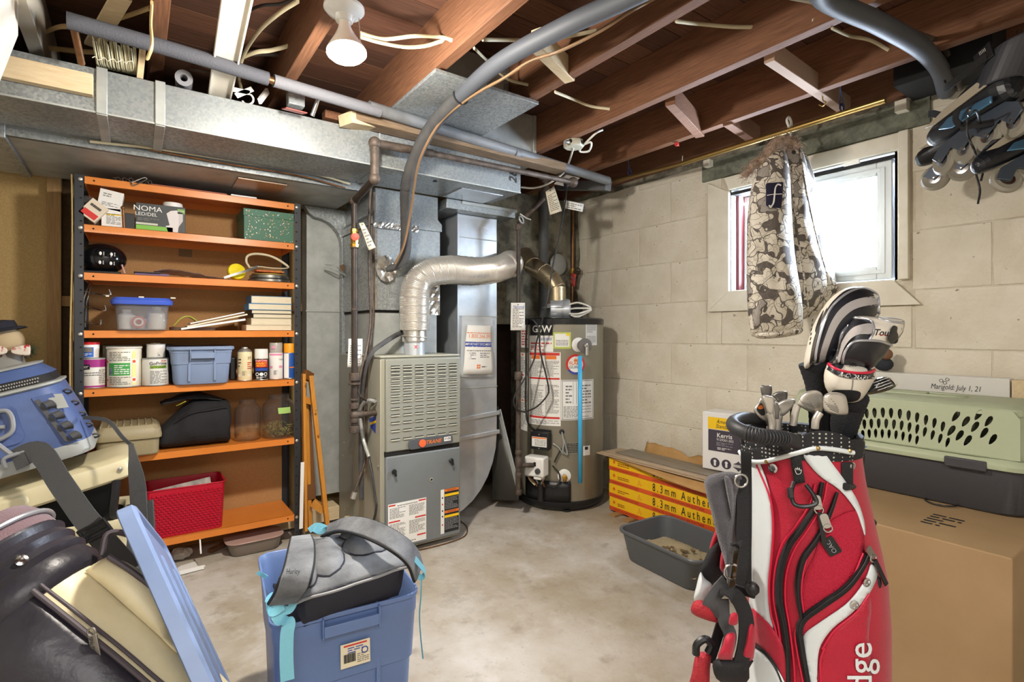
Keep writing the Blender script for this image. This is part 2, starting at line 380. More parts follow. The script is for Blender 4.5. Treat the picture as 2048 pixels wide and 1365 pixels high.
# ---- ceiling: subfloor planks over joists
ce = bpy.data.objects.new('ceiling', None); link(ce, None, V((.5, 1, ZJ))); ce['kind'] = 'structure'
b = MB(); b.box(X0, XR+.2, Y0, YB+.12, ZC+.02, ZC+.06); b.build('subfloor_backing', M_dark, ce)
y = Y0; k = 0
pm = [M_joistx, mat('plank_wood_dark', '#5f3f30', .8, col2='#463023', ns=5, stretch=(1.2, 18, 18), lo=.3, hi=.7),
      mat('plank_wood_light', '#7a543e', .8, col2='#5f3e2c', ns=5, stretch=(1.2, 18, 18), lo=.3, hi=.7)]
while y < YB:
    q = MB(); q.box(X0, XR+.2, y+.002, min(y+.138, YB), ZC+.003*R.random(), ZC+.021); q.build('plank', pm[k % 3 if R.random() < .6 else 0], ce, ang=0); y += .14; k += 1
JR = [2.855, 2.385, 1.897, 1.44, .987, .535, .091, -.27, -.72, -1.17]
for i, x in enumerate(JR):
    q = MB(); xx = x-.045
    n = 24; ya, yb = Y0, YB
    q.loft([[(xx, ya+(yb-ya)*j/n, ZJ+.002*noise.noise(V((i*3, j*.5, 0)))), (x, ya+(yb-ya)*j/n, ZJ), (x, ya+(yb-ya)*j/n, ZC), (xx, ya+(yb-ya)*j/n, ZC)] for j in range(n+1)])
    q.build('joist', M_whitep if i == 7 else M_joist, ce, bevel=.002, seg=1)
def blockp(p0, p1, w, h, m=M_joist):
    q = MB(); q.bar(p0, p1, h, w); q.build('bridging_block', m, ce, bevel=.002, seg=1)
blockp(at(1538, 104, Z=2.20), at(1692, 212, Z=2.20), .04, .075, mat('window_lit_block', '#a88d78', .7))  # window light on this block is put into its paler wood colour
blockp(at(1340, 190, Z=2.20), at(1400, 258, Z=2.20), .045, .09)
blockp(at(1455, 232, Z=2.20), at(1512, 272, Z=2.20), .045, .09)
blockp(at(1072, 78, Z=2.21), at(1140, 146, Z=2.20), .045, .08, M_pine)
blockp((1.44, 2.62, 2.28), (1.85, 2.62, 2.28), .04, .12)
blockp((.99, 2.3, 2.27), (1.39, 2.3, 2.27), .04, .14)
# sill plate at the wall tops
b = MB(); b.box(XR-.05, XR+.15, Y0, YB, 2.185, 2.33); b.build('sill_plate', M_joist, ce)
# ================================================================== window
wn = bpy.data.objects.new('window_1', None); link(wn, None, V((XR, 1.34, WZ0))); wn['kind'] = 'structure'
M_case = mat('cream_casing', '#dfd9c9', .55, col2='#d5cdba', ns=8)
M_vinyl = mat('white_vinyl', '#d4dadb', .35)
def casing(poly, x0=XR-.026, x1=XR-.004):
    q = MB(); q.loft([[(x, y, z) for y, z in poly] for x in (x0, x1)]); q.build('casing', M_case, wn, bevel=.002)
casing([(WY1, WZ0), (WY1+.135, WZ0-.115), (WY1+.135, 2.03), (WY1, 1.95)])
casing([(WY0-.105, WZ0-.115), (WY1+.135, WZ0-.115), (WY1, WZ0), (WY0-.0, WZ0)])
casing([(WY0-.05, 1.962), (WY1+.0, 1.962), (WY1+.03, 2.035), (WY0-.05, 2.035)])
q = MB(); q.box(XR-.03, XR+.02, WY0-.06, WY0-.022, WZ0+.0, 2.04); q.build('side_strip', M_case, wn, bevel=.003)
q = MB()   # reveal lining
q.box(XR, XR+.09, WY1-.004, WY1+.006, WZ0, WZ1); q.box(XR, XR+.2, WY0-.01, WY0, WZ0, WZ1); q.box(XR, XR+.2, WY0, WY1, WZ0-.01, WZ0+.004); q.box(XR, XR+.2, WY0, WY1, WZ1-.004, WZ1+.01)
q.build('reveal', M_vinyl, wn)
q = MB(); q.box(XR+.045, XR+.10, WY1-.022, WY1-.003, WZ0+.005, WZ1-.02); q.build('red_jamb', mat('dark_red_jamb', '#5e1d1f', .6), wn, label='dark red jamb')
def sash(x0, x1, y0, y1, z0, z1, fw, nm='sash'):
    q = MB(); holed(q, x0, x1, y0, y1, z0, z1, y0+fw, y1-fw, z0+fw, z1-fw); s_ = q.build(nm, M_vinyl, wn, bevel=.004)
    q = MB(); holed(q, x0-.004, x0+.004, y0+fw*.45, y1-fw*.45, z0+fw*.45, z1-fw*.45, y0+fw*.75, y1-fw*.75, z0+fw*.75, z1-fw*.75); q.build('bead', M_vinyl, s_, bevel=.001)
    q = MB(); q.box((x0+x1)/2-.002, (x0+x1)/2+.002, y0+fw-.004, y1-fw+.004, z0+fw-.004, z1-fw+.004); q.build('pane', M_pane, s_, ang=0)
M_pane = bpy.data.materials.new('window_glass'); M_pane.use_nodes = True
nt = M_pane.node_tree; nt.nodes.clear(); o_ = nd(nt, 'ShaderNodeOutputMaterial'); t_ = nd(nt, 'ShaderNodeBsdfTransparent'); g_ = nd(nt, 'ShaderNodeBsdfGlossy', Roughness=.02)
fr = nd(nt, 'ShaderNodeFresnel', IOR=1.4); mx = nd(nt, 'ShaderNodeMixShader'); nt.links.new(fr.outputs[0], mx.inputs[0]); nt.links.new(t_.outputs[0], mx.inputs[1]); nt.links.new(g_.outputs[0], mx.inputs[2]); nt.links.new(mx.outputs[0], o_.inputs[0])
sash(XR+.005, XR+.045, WY0+.012, WY0+.47, WZ0+.008, WZ1-.03, .062)
sash(XR+.10, XR+.13, WY0+.38, WY1-.01, WZ0+.008, WZ1-.02, .035)
q = MB(); q.box(XR+.0, XR+.1, WY0, WY1, WZ1-.03, WZ1-.012); q.build('track', M_blackm, wn)
q = MB(); q.cbox((XR-.004, 1.11, 1.955), .01, .07, .02); q.build('latch_bracket', M_white, wn, bevel=.002)
# a bare bush beyond the glass
o = thing('bush', 'pale leafy branches seen blurred through the bright window', 'bush', (4.6, 1.9, .9))
q = MB(); r = random.Random(3)
for i in range(26):
    a = V((4.6+r.uniform(-.3, .3), 1.8+r.uniform(-.5, .5), .9)); c_ = a+V((r.uniform(-.4, .4), r.uniform(-.6, .6), r.uniform(1.2, 2.1)))
    q.tube(curve([a, (a+c_)/2+V((r.uniform(-.1, .1), r.uniform(-.1, .1), 0)), c_], 4), [.012]*8+[.004], 5)
q.build('stems', mat('grey_bark', '#8d8a84', .8), o, kind='stuff')
q = MB()
for i in range(500):
    c_ = V((4.6+r.gauss(0, .3), 1.75+r.gauss(0, .35), 2.35+r.gauss(0, .3))); u = V((r.uniform(-1, 1), r.uniform(-1, 1), r.uniform(-1, 1))).normalized()*.03; v_ = u.orthogonal().normalized()*.014
    q.add([c_-u, c_+v_, c_+u, c_-v_], [(0, 1, 2, 3)])
q.build('leaves', mat('pale_leaf', '#b9c4b0', .7), o, kind='stuff', ang=0, recalc=False)
q = MB(); q.box(XR+.25, 9, -4, 8, .85, .9); struct(q, 'ground', mat('snowy_ground', '#dfe3e8', .8))
# ================================================================== ducts
def plain(name, label, cat, mb, m, group=None, **k): return tag(mb.build(name, m, None, **k), label, cat, group)
TF, TB, TZ0, TZ1 = 2.365, 2.70, 1.92, 2.074
d = thing('supply_trunk_duct', 'large galvanized rectangular trunk duct running under the joists across the top left', 'duct', (0, TF, TZ0))
cl = [-1.69, -.30, -.095, .077, .93, 1.751]
for a, c in ((-1.69, -.095), (-.095, .077), (.077, .93), (.93, 1.751)):
    b = MB(); b.box(a+.001, c-.001, TF, TB, TZ0, TZ1); b.build('duct_section', M_galv, d, bevel=.002)
    b = MB(); b.box(a+.001, c-.001, TF-.004, TF+.004, TZ0-.004, TZ0+.003); b.build('corner_seam', M_galv2, d, bevel=.001)
for x in (-.095, .077):
    b = MB(); b.box(x-.016, x+.016, TF-.008, TF+.002, TZ0-.004, TZ1+.005); b.box(x-.016, x+.016, TF-.002, TB, TZ0-.008, TZ0+.002)
    b.build('drive_cleat', M_galv2, d, bevel=.002)
b = MB(); b.box(.93-.004, .93+.004, TF-.003, TF+.002, TZ0, TZ1); b.build('seam', M_galv2, d)
for p in (at(420, 352, Z=TZ0), at(870, 362, Z=TZ0)):
    b = MB(); b.lathe([(.012, -.003), (.009, .0)], (p.x, p.y, TZ0), 12); b.build('round_plug', M_blackm, d)
b = MB(); b.box(1.43, 1.70, TF+.10, TB-.02, TZ0-.004, TZ0+.001); b.build('cover_plate', M_alu, d, bevel=.001)
text('28', .07, pmap(basis((1.70, TF, 2.0), (0, 0, 1), (-1, 0, 0)), .003), M_inkd, d, shear=.2)
# collar block down to the return drop
d = thing('return_plenum', 'galvanized box under the right end of the long trunk duct', 'duct', (1.65, 2.9, 1.86))
b = MB(); b.box(1.46, 1.95, 2.69, 3.2, 1.86, 1.916); b.build('box', M_galv, d, bevel=.003)
b = MB(); b.box(1.56, 1.96, 2.685, 2.70, 1.895, 1.915); b.build('flange', M_galv2, d, bevel=.002)
# return drop with rounded boot into the furnace
def bootprofile():
    pts = [(1.587, 1.86), (1.87, 1.86), (1.87, .50)]
    for k in range(1, 9):
        a = math.radians(90*k/8); pts.append((1.87-.40*(1-math.cos(a)), .50-.475*math.sin(a)))
    pts += [(1.458, .025), (1.458, .52), (1.587, .60)]; return pts
d = thing('return_air_duct', 'shiny square duct dropping beside the furnace and curving into its base', 'duct', (1.7, 2.98, .02))
b = MB(); pr = bootprofile(); b.loft([[(x, y, z) for x, z in pr] for y in (2.78, 3.18)]); b.build('duct_body', M_alu, d, bevel=.003)
for z in (1.72, 1.46, 1.24, .80): b = MB(); b.box(1.585, 1.872, 2.776, 2.782, z-.003, z+.003); b.build('seam', M_galv2, d)
for z in (.62, .50):
    b = MB(); b.bar((1.50 if z > .55 else 1.46, 2.775, z-.012), (1.885, 2.775, z+.012), .026, .014); b.build('s_cleat', M_alu, d, bevel=.003, label='wide bright joining strip')
b = MB(); b.box(1.58, 1.592, 2.774, 2.79, .62, 1.86); b.build('corner_bend', M_alu, d)
# document pouch taped on the return duct
d = thing('document_pouch', 'white printed paper pouch in clear plastic taped on the shiny duct', 'pouch', (1.73, 2.77, .85))
PM = basis(at(958, 700, Y=2.755), (1, 0, -.03), (.12, 0, 1)); PW, PH = .225, .30
b = MB(); b.grid(lambda u, v: PM @ V(((u-.5)*(PW-.05*v), (v-.5)*PH, .012*math.sin(u*math.pi)+.004*math.sin(v*7))), 8, 8); b.build('sheet', M_paper, d, ang=60, solid=.002)
b = MB(); b.grid(lambda u, v: PM @ V(((u-.5)*(PW+.02-.03*v)-.012, (v-.5)*(PH+.07)+.02, -.004+.006*math.sin(u*9+v*5))), 12, 8); b.build('plastic_sleeve', mat('clear_film', '#e8ecee', .15, alpha=.35), d, ang=60, solid=.001)
f = lambda x, y: PM @ V((x, y, .0015+.012*math.sin((x/(PW-.03)+.5)*math.pi)+.004*math.sin((y/PH+.5)*7)))
text('1.800.266.393', .034, lambda x, y: f(x+.004, y+.082), M_orange_ink, d, sx=.88)
patch(lambda x, y: f(x, y), -.098, .092, .018, .048, M_blue_ink, d, 'blue_band', n=6)
text('IMPORTANT DOCUMENTS', .021, lambda x, y: f(x-.002, y+.033)+V((0, -.001, 0)), M_paper, d, sx=.76, bold=.006)
prints(f, -.09, .09, -.012, .0, 1, M_ink, d, words=10); prints(f, -.09, -.03, -.06, -.015, 4, M_ink, d, words=2); prints(f, .0, .09, -.05, -.015, 3, M_ink, d, words=4)
prints(f, -.09, .08, .098, .108, 1, M_orange_ink, d, words=9)
for i, j in ((0, 0), (1, 0), (0, 1), (1, 1)): patch(f, -.022+.014*i, -.011+.014*i, -.115+.014*j, -.104+.014*j, M_orange_ink, d, 'logo_square')
prints(f, .012, .08, -.112, -.095, 1, M_ink, d, words=2)
# return trunk along the wall behind the rack (lower, left)
d = thing('return_trunk_duct', 'lower galvanized duct with dull underside above the orange shelving', 'duct', (-.3, 3, 1.88))
b = MB(); b.box(-1.69, -.43, 2.725, 3.34, 1.882, 2.05); b.build('duct_section', M_galv2, d, bevel=.002)
b = MB(); b.box(-.40, .99, 2.725, 3.34, 1.885, 2.05); b.build('duct_section', M_galv2, d, bevel=.002)
b = MB(); b.box(-.43, -.395, 2.71, 3.34, 1.872, 2.052); b.build('drive_cleat', M_galv, d, bevel=.002)
b = MB(); b.box(.40, .62, 2.80, 3.02, 1.876, 1.883); b.build('access_plate', mat('copper_tinted_plate', '#a08a78', .35, .7), d, bevel=.001)
b = MB(); b.box(-.395, 1.0, 2.715, 2.735, 1.885, 1.915); b.build('edge_lip', M_galv, d, bevel=.001)
def wire(name, label, pts, r, m, cat='cable', group=None, n=6, k=8, flat=1.0, parent=None):
    b = MB(); b.tube(curve(pts, k), r, n, flat=flat); o = b.build(name, m, parent, ang=60)
    return tag(o, label, cat, group) if parent is None else o
wire('thermostat_wire', 'thin tan wire running along the lower lip of the left duct', [at(180, 283, Y=2.69), at(330, 300, Y=2.69), at(520, 330, Y=2.69), at(620, 346, Y=2.69), at(700, 368, Y=2.69)], .006, M_cable)
wire('thermostat_wire', 'thin darker wire under the tan one along the left duct', [at(300, 300, Y=2.695), at(450, 327, Y=2.695), at(600, 352, Y=2.695), at(690, 376, Y=2.695)], .004, M_copper)
# return drop wall piece (flat galvanized, left of the furnace)
d = thing('return_drop', 'tall dull galvanized duct panel standing left of the furnace', 'duct', (1.1, 3.3, .16))
b = MB(); b.box(.827, 1.38, 3.25, 3.355, .16, 1.88); b.build('panel', M_galv2, d, bevel=.002)
b = MB(); P0 = [(.99, 1.245), (1.36, 1.245), (1.36, 1.885), (.83, 1.885)]
poly = [(1.02, .17), (1.36, .17), (1.36, 1.883), (.80, 1.883), (.83, 1.84)]+[(.86+.16*math.sin(math.radians(a)), 1.66+.16*math.cos(math.radians(a))) for a in range(0, 91, 15)]
b.loft([[(x, y, z) for x, z in poly] for y in (3.20, 3.249)]); b.build('curved_boot', M_galv, d, bevel=.003)
b = MB(); b.box(.822, 1.02, 3.243, 3.25, 1.265, 1.272); b.build('seam', M_galv2, d)
b = MB(); Bf = at(690, 560, Y=3.19); b.prism([(-.035, .08), (.02, .11), (.035, -.02), (.03, -.06)], 0, .003, basis(Bf, (1, 0, 0), (0, 0, 1))); b.build('loose_flap', mat('brown_card', '#6d5438', .8), d)
wire('loose_wire', '', [at(650, 532, Y=3.17), at(670, 540, Y=3.15), at(692, 552, Y=3.16)], .004, M_galv2, parent=d)
wire('loose_wire', '', [at(650, 530, Y=3.17), at(672, 533, Y=3.13), at(690, 549, Y=3.17)], .003, M_galv2, parent=d)
# plenum / coil box on the furnace
d = thing('supply_plenum', 'galvanized plenum box rising from the furnace to the trunk duct', 'duct', (1.23, 2.97, 1.03))
b = MB(); b.box(1.04, 1.42, 2.735, 3.19, 1.022, 1.25); b.build('transition', M_galv2, d, bevel=.002)
b = MB(); b.box(1.028, 1.432, 2.715, 3.19, 1.262, 1.72); b.build('coil_case', M_galv, d, bevel=.003)
b = MB(); b.loft([[(1.02, 2.708, z), (1.44, 2.708, z), (1.44, 3.19, z), (1.02, 3.19, z)] if k else [(1.045, 2.72, z), (1.42, 2.72, z), (1.42, 3.19, z), (1.045, 3.19, z)] for z, k in ((1.72, 1), (1.76, 1), (1.79, 0), (1.918, 0))]); b.build('upper_box', M_galv, d, bevel=.002)
b = MB(); b.box(1.035, 1.425, 2.73, 3.2, 1.25, 1.262); b.build('gap', M_dark, d)
b = MB(); b.grid(lambda u, v: (1.024+.03*u, 2.712-.002*abs(noise.noise(V((u*6, v*40, 0)))), 1.27+.43*v), 3, 30); b.build('foil_tape', M_foil, d, ang=0)
b = MB(); b.grid(lambda u, v: (1.03+.26*u, 2.70+.004*noise.noise(V((u*20, v*9, 0))), 1.70+.035*v), 24, 4); b.build('foil_tape', M_foil, d, ang=0)
fc = at(772, 538, Y=2.70); b = MB(); b.add([fc+V((math.cos(a)*rr*1.0, -.004-.012*R.random(), math.sin(a)*rr*1.25)) for rr in (.058, .035, .012) for a in [2*math.pi*j/14+rr*9 for j in range(14)]]+[fc+V((0, -.03, 0))],
   [(i*14+j, i*14+(j+1) % 14, (i+1)*14+(j+1) % 14, (i+1)*14+j) for i in range(2) for j in range(14)]+[(28+j, 28+(j+1) % 14, 42) for j in range(14)]); b.build('foil_patch', M_foil, d, ang=0)
b = MB(); b.grid(lambda u, v: (1.30+.12*u, 2.70-.02*abs(noise.noise(V((u*4, v*5, 2)))), 1.24+.20*v), 8, 10); b.build('foil_patch', M_foil, d, ang=0)
# ================================================================== furnace
FX0, FX1, FY0, FY1 = 1.005, 1.454, 2.527, 3.19
d = thing('furnace', 'tall taupe gas furnace with louvred upper door and grey lower door', 'furnace', (1.23, 2.85, 0))
b = MB(); b.box(FX0, FX1, FY0+.02, FY1, .02, 1.014); b.build('cabinet', M_furnl, d, bevel=.004)
b = MB(); b.box(FX0-.004, FX1+.006, FY0+.012, 2.90, 1.012, 1.022); b.box(FX0+.09, FX1+.006, 2.88, FY1, 1.010, 1.018); b.build('top_cap', M_furnl, d, bevel=.003)
b = MB(); b.box(FX0-.004, FX0+.001, 2.93, FY1, .02, 1.012); b.build('side_panel', M_furn, d, bevel=.002)
# upper door as a grid with pressed louvre slots
ud = MB(); ud.box(FX0+.022, FX1+.004, FY0, FY0+.03, .535, 1.006); ud = ud.build('upper_door', M_furn, d, bevel=.006, seg=3)
ys = [734.8, 740.3, 747, 754.3, 762.3, 771.4, 782.1, 793.1, 804.8, 819, 832.7, 848, 864, 881.8]
for y in ys:
    z = CAMZ-(y-HY)/F*2.668
    for k in range(6):
        x0 = FX0+.048+k*.0665; q = MB()
        q.loft([[(x, FY0+.001, z-.0055), (x, FY0-.0065, z-.004), (x, FY0-.0055, z+.0005), (x, FY0+.001, z+.0025)] for x in (x0, x0+.048)]); o = q.build('louvre', M_furnl, ud, bevel=.0008, seg=1)
        q = MB(); q.box(x0, x0+.048, FY0-.0008, FY0+.002, z+.0025, z+.0065); q.build('slot', M_dark, ud, ang=0)
bd = MB(); pts = rrect(.26, .052, .02); bd.prism(pts, 0, .008, basis((1.276, FY0, .562), (1, 0, .02), (0, 0, 1))); bd = bd.build('badge', mat('badge_grey', '#5d6064', .35, .3), ud, bevel=.002)
fb = pmap(basis((1.276, FY0, .562), (1, 0, .02), (0, 0, 1)), .0095)
q = MB(); q.lathe([(.0205, 0), (.02, .003), (.012, .004)], fb(-.052, 0), 24, axis=(0, -1, 0)); q.build('round_emblem', mat('emblem_orange', '#e4643a', .4), bd)
text('TRANE', .028, lambda x, y: fb(x+.012, y), M_orange_ink, bd, shear=.25, bold=.01, sx=1.05)
patch(fb, .075, .117, -.008, .015, M_white, bd, 'model_plate'); text('XV80', .018, lambda x, y: fb(x+.096, y+.004)+V((0, -.001, 0)), M_inkd, bd, shear=.3)
ld = MB(); ld.box(FX0+.022, FX1+.004, FY0, FY0+.03, .035, .512); ld = ld.build('lower_door', M_furnd, d, bevel=.007, seg=3)
b = MB(); b.box(FX0+.02, FX1, FY0+.006, FY0+.03, .512, .536); b.build('gap', M_dark, d)
for px, py in ((788, 944), (902, 922)):
    p = at(px, py, Y=FY0-.004); q = MB(); q.lathe([(.013, 0), (.013, .008), (.008, .014)], p, 16, axis=(0, -1, 0)); q.bar(p+V((-.003, -.014, .014)), p+V((.004, -.014, -.022)), .008, .012, u=(0, 1, 0)); q.build('latch', M_black, ld, bevel=.002)
p = at(863, 960, Y=FY0-.001); q = MB(); q.tor(p, .008, .0025, axis=(0, 1, 0)); q.build('sight_hole', M_furnl, ld); q = MB(); q.lathe([(.006, 0), (.005, .002)], p, axis=(0, -1, 0)); q.build('sight_glass', M_dark, ld)
fl = pmap(basis((0, FY0, 0), (1, 0, 0), (0, 0, 1)), .001)
def L2(px, py): p = at(px, py, Y=FY0); return p.x, p.z
x0, z1 = L2(775, 1031); x1, z0 = L2(848, 1095)
x0, z0, x1, z1 = 1.038, .052, 1.25, .272
wl = patch(fl, x0, x1, z0, z1, M_paper, ld, 'wiring_label')
f2 = lambda x, y: fl(x, y)+V((0, -.0006, 0))
for a, c, z in ((0, .2, .98), (.78, 1, .98), (0, .32, .60), (.68, 1, .60), (.74, 1, .17)): patch(f2, x0+(x1-x0)*a+.003, x0+(x1-x0)*c-.003, z0+(z1-z0)*z-.008, z0+(z1-z0)*z-.001, M_red, wl, 'red_bar')
prints(f2, x0+.008, x0+.095, .195, .25, 9, M_ink, wl, seed=3); prints(f2, x0+.115, x1-.008, .195, .25, 9, M_ink, wl, seed=4)
prints(f2, x0+.008, x0+.095, .075, .17, 14, M_ink, wl, seed=5); prints(f2, x0+.115, x1-.008, .10, .17, 11, M_ink, wl, seed=6)
prints(f2, x0+.05, x1-.05, .253, .262, 1, M_ink, wl, words=9); prints(f2, x0+.02, x1-.06, .06, .07, 1, M_ink, wl, words=9)
wx0, wx1, wz0, wz1 = 1.335, 1.446, .06, .295
wl = patch(fl, wx0, wx1, wz0, wz1, M_inkd, ld, 'warning_label'); patch(f2, wx0, wx0+.022, wz0-.003, wz1, M_paper, wl, 'icon_strip')
for z, m in ((.288, M_orange_ink), (.262, M_yel_ink), (.172, M_orange_ink), (.147, M_yel_ink)): patch(f2, wx0+.024, wx1, z-.008, z+.006, m, wl, 'warning_bar')
text('WARNING', .011, lambda x, y: f2(x+wx0+.066, y+.287)+V((0, -.0006, 0)), M_inkd, wl); text('WARNING', .011, lambda x, y: f2(x+wx0+.066, y+.171)+V((0, -.0006, 0)), M_inkd, wl)
for a, c in ((.185, .25), (.075, .137)): prints(f2, wx0+.027, wx1-.004, a, c, 8, mat('pale_print', '#8e8e92', .7), wl, seed=int(a*99))
for z in (.25, .215, .18, .15, .105):
    q = MB(); q.prism([(0, .006), (.005, 0), (0, -.006), (-.005, 0)], 0, .0006, basis(f2(wx0+.011, z), (1, 0, 0), (0, 0, 1))); q.build('icon', M_red if z in (.215, .105) else M_inkd, wl, ang=0)
for px, py in ((732, 729), (734, 772), (753, 803), (733, 815), (757, 933), (689, 886), (687, 912), (705, 900), (691, 1020), (729, 955)):
    p = at(px, py, X=FX0-.002); q = MB(); q.lathe([(.006, 0), (.006, .003), (.003, .005)], p, 8, axis=(-1, 0, 0)); q.build('screw', M_screw, d)
q = MB(); q.add([at(738, 838, X=FX0-.001), at(752, 832, X=FX0-.001), at(751, 868, X=FX0-.001), at(741, 855, X=FX0-.001)], [(0, 1, 2, 3)]); q.build('side_sticker', M_blue_ink, d, ang=0, recalc=False)
q = MB(); q.add([at(740, 846, X=FX0-.0015), at(752, 841, X=FX0-.0015), at(752, 846, X=FX0-.0015), at(741, 851, X=FX0-.0015)], [(0, 1, 2, 3)]); q.build('yellow_stripe', M_yel_ink, d, ang=0, recalc=False)
# flexible vent
d = thing('flexible_vent_pipe', 'silver corrugated flexible vent pipe bending from furnace top to the right', 'vent pipe', (1.24, 2.66, 1.02))
ctr = at(829, 702, Y=2.64); ctr.z = 1.022
b = MB(); b.lathe([(.057, 0), (.056, .045), (.056, .075)], ctr, 32); b.build('collar', M_alu, d)
b = MB(); b.lathe([(.066, .07), (.067, .075), (.066, .08), (.064, .14)], ctr, 32); b.build('sleeve', M_foil, d)
b = MB(); b.tor(ctr+V((0, 0, .095)), .068, .004, axis=(.1, 0, 1)); b.build('clamp', M_screw, d)
fx = text('x', .04, cmap((ctr.x, ctr.y), .056, -math.pi/2-.3, ctr.z+.045), M_red, d, name='red_mark')
path = curve([ctr+V((0, 0, .13)), at(829, 630, Y=2.64), at(829, 596, Y=2.64), at(836, 566, Y=2.64), at(858, 547, Y=2.63), at(900, 540, Y=2.62), at(945, 543, Y=2.61), at(985, 541, Y=2.62), at(1008, 534, Y=2.66), at(1020, 528, Y=2.74), V((1.99, 2.95, 1.56)), V((2.03, 3.11, 1.56))], 24)
# resample finely for the pleats
L_ = [0]
for i in range(1, len(path)): L_.append(L_[-1]+(path[i]-path[i-1]).length)
n_ = int(L_[-1]/.0036); pp = []; rr = []; j = 0
for i in range(n_+1):
    s_ = L_[-1]*i/n_
    while j < len(L_)-2 and L_[j+1] < s_: j += 1
    f_ = (s_-L_[j])/max(1e-6, L_[j+1]-L_[j]); pp.append(path[j].lerp(path[j+1], f_))
    rr.append(.078+(.0022 if i % 2 else -.0012)+(.0016 if (i % 12) < 2 else 0)+.003*math.sin(i*.05))
b = MB(); b.tube(pp, rr, 28); b.build('corrugated_hose', mat('corrugated_aluminium', '#dcd8d0', .24, .7), d, ang=20)
# ================================================================== water heater
HC = V((2.377, 2.751, 0)); HR = .288; HA = math.atan2(-.7583, -.652)
HT = 1.232
h = thing('water_heater', 'tall taupe cylindrical water heater with black top ring and many labels', 'water heater', HC)
b = MB(); b.lathe([(.262, .02), (.282, .045), (HR, .07), (HR, HT-.03), (HR, HT-.02)], HC, 64); b.build('tank', mat('heater_taupe', '#8c8674', .4, .25, col2='#868070', ns=4), h, ang=50)
b = MB(); b.lathe([(HR+.004, HT-.04), (HR+.005, HT-.005), (HR-.01, HT+.004), (.05, HT+.008)], HC, 64); b.build('top_cap', mat('gloss_black', '#1b1b1d', .2), h, ang=30)
b = MB(); b.lathe([(.24, 0), (.262, .005), (.285, .028), (HR+.006, .04), (HR+.007, .066), (HR+.001, .07)], HC, 64); b.build('base_ring', M_black, h, ang=40)
for k in range(3):
    a = HA+k*2.09+.15; b = MB(); b.lathe([(.03, 0), (.028, .012)], HC+V((math.cos(a)*.25, math.sin(a)*.25, -.0)), 12); b.build('foot', M_blackm, h)
hm = cmap(HC, HR, HA, 0, .0012); hm2 = cmap(HC, HR, HA, 0, .0022); hm3 = cmap(HC, HR, HA, 0, .003)
def hx(px): return HR*math.asin(max(-.98, min(.98, (px-1121)/85.5)))
def hz(px, py):
    th = hx(px)/HR; t = 3.623-.29*math.cos(th); return CAMZ-(py-HY)/F*t
def hlab(x0, y0, x1, y1, m, nm, par=h, fm=hm):
    return patch(fm, hx(x0), hx(x1), hz((x0+x1)/2, y1), hz((x0+x1)/2, y0), m, par, nm, n=8)
def hp(par, x0, y0, x1, y1, rows, m=M_ink, **k): prints(hm2, hx(x0), hx(x1), hz((x0+x1)/2, y1), hz((x0+x1)/2, y0), rows, m, par, **k)
l = hlab(1063, 647, 1106, 671, M_inkd, 'nameplate'); text('GSW', .062, lambda x, y: hm2(x+hx(1084.5), y+hz(1084, 659)), M_paper, l, bold=.02)
l = hlab(1061, 672, 1107, 704, M_paper, 'service_sticker'); text('National', .034, lambda x, y: hm2(x+hx(1090), y+hz(1084, 678)), M_blue_ink, l, shear=.3, sx=.85); hp(l, 1064, 684, 1104, 690, 1, M_red, words=3); hp(l, 1064, 691, 1090, 702, 3, M_red, words=3)
l = hlab(1107, 665, 1140, 698, mat('lime_border', '#b8c45a', .6), 'warranty_card'); hlab(1110, 668, 1137, 694, M_paper, 'card_face', l, hm2); prints(hm3, hx(1112), hx(1135), hz(1124, 692), hz(1124, 680), 4, M_ink, l); patch(hm3, hx(1131), hx(1137), hz(1134, 672), hz(1134, 668), M_yel_ink, l, 'yellow_corner')
l = hlab(1168, 646, 1190, 691, mat('pale_grey_paper', '#cfcdc8', .7), 'rating_label'); hp(l, 1170, 649, 1188, 666, 8); hp(l, 1170, 672, 1188, 688, 7)
l = hlab(1060, 705, 1121, 852, M_paper, 'instruction_label')
for y0, y1 in ((706, 711.5), (756, 759.5), (834, 838)): patch(hm2, hx(1062), hx(1119), hz(1090, y1), hz(1090, y0), M_red, l, 'red_band', n=6)
for a, c in ((1065, 1082), (1093, 1113)): patch(hm2, hx(a), hx(c), hz(1090, 719), hz(1090, 712), M_orange_ink, l, 'orange_patch', n=3)
hp(l, 1063, 722, 1089, 754, 13, seed=1); hp(l, 1092, 722, 1118, 754, 13, seed=2); hp(l, 1063, 770, 1089, 832, 26, seed=3); hp(l, 1092, 770, 1118, 828, 24, seed=5); hp(l, 1064, 841, 1118, 850, 4, seed=8)
l = hlab(1039, 706, 1057, 862, M_paper, 'side_label')
for y0, m in ((708, M_orange_ink), (749, M_red), (800, M_orange_ink)): patch(hm2, hx(1040), hx(1056), hz(1048, y0+3.5), hz(1048, y0), m, l, 'colour_band', n=2)
hp(l, 1041, 714, 1056, 746, 10, seed=11, words=3); hp(l, 1041, 755, 1056, 798, 14, seed=12, words=3); hp(l, 1041, 806, 1056, 856, 16, seed=13, words=3)
l = hlab(1043, 650, 1059, 696, M_paper, 'sticker'); hp(l, 1045, 660, 1058, 692, 6, M_red, words=2)
l = hlab(1121.5, 760, 1183, 840, M_paper, 'diagram_label')
for z in (762, 838): patch(hm2, hx(1123), hx(1181), hz(1152, z+.5), hz(1152, z-.5), M_inkd, l, 'border_line', n=6)
for x in (1123.5, 1181): patch(hm2, hx(x), hx(x)+.0025, hz(1152, 838), hz(1152, 762), M_inkd, l, 'border_line')
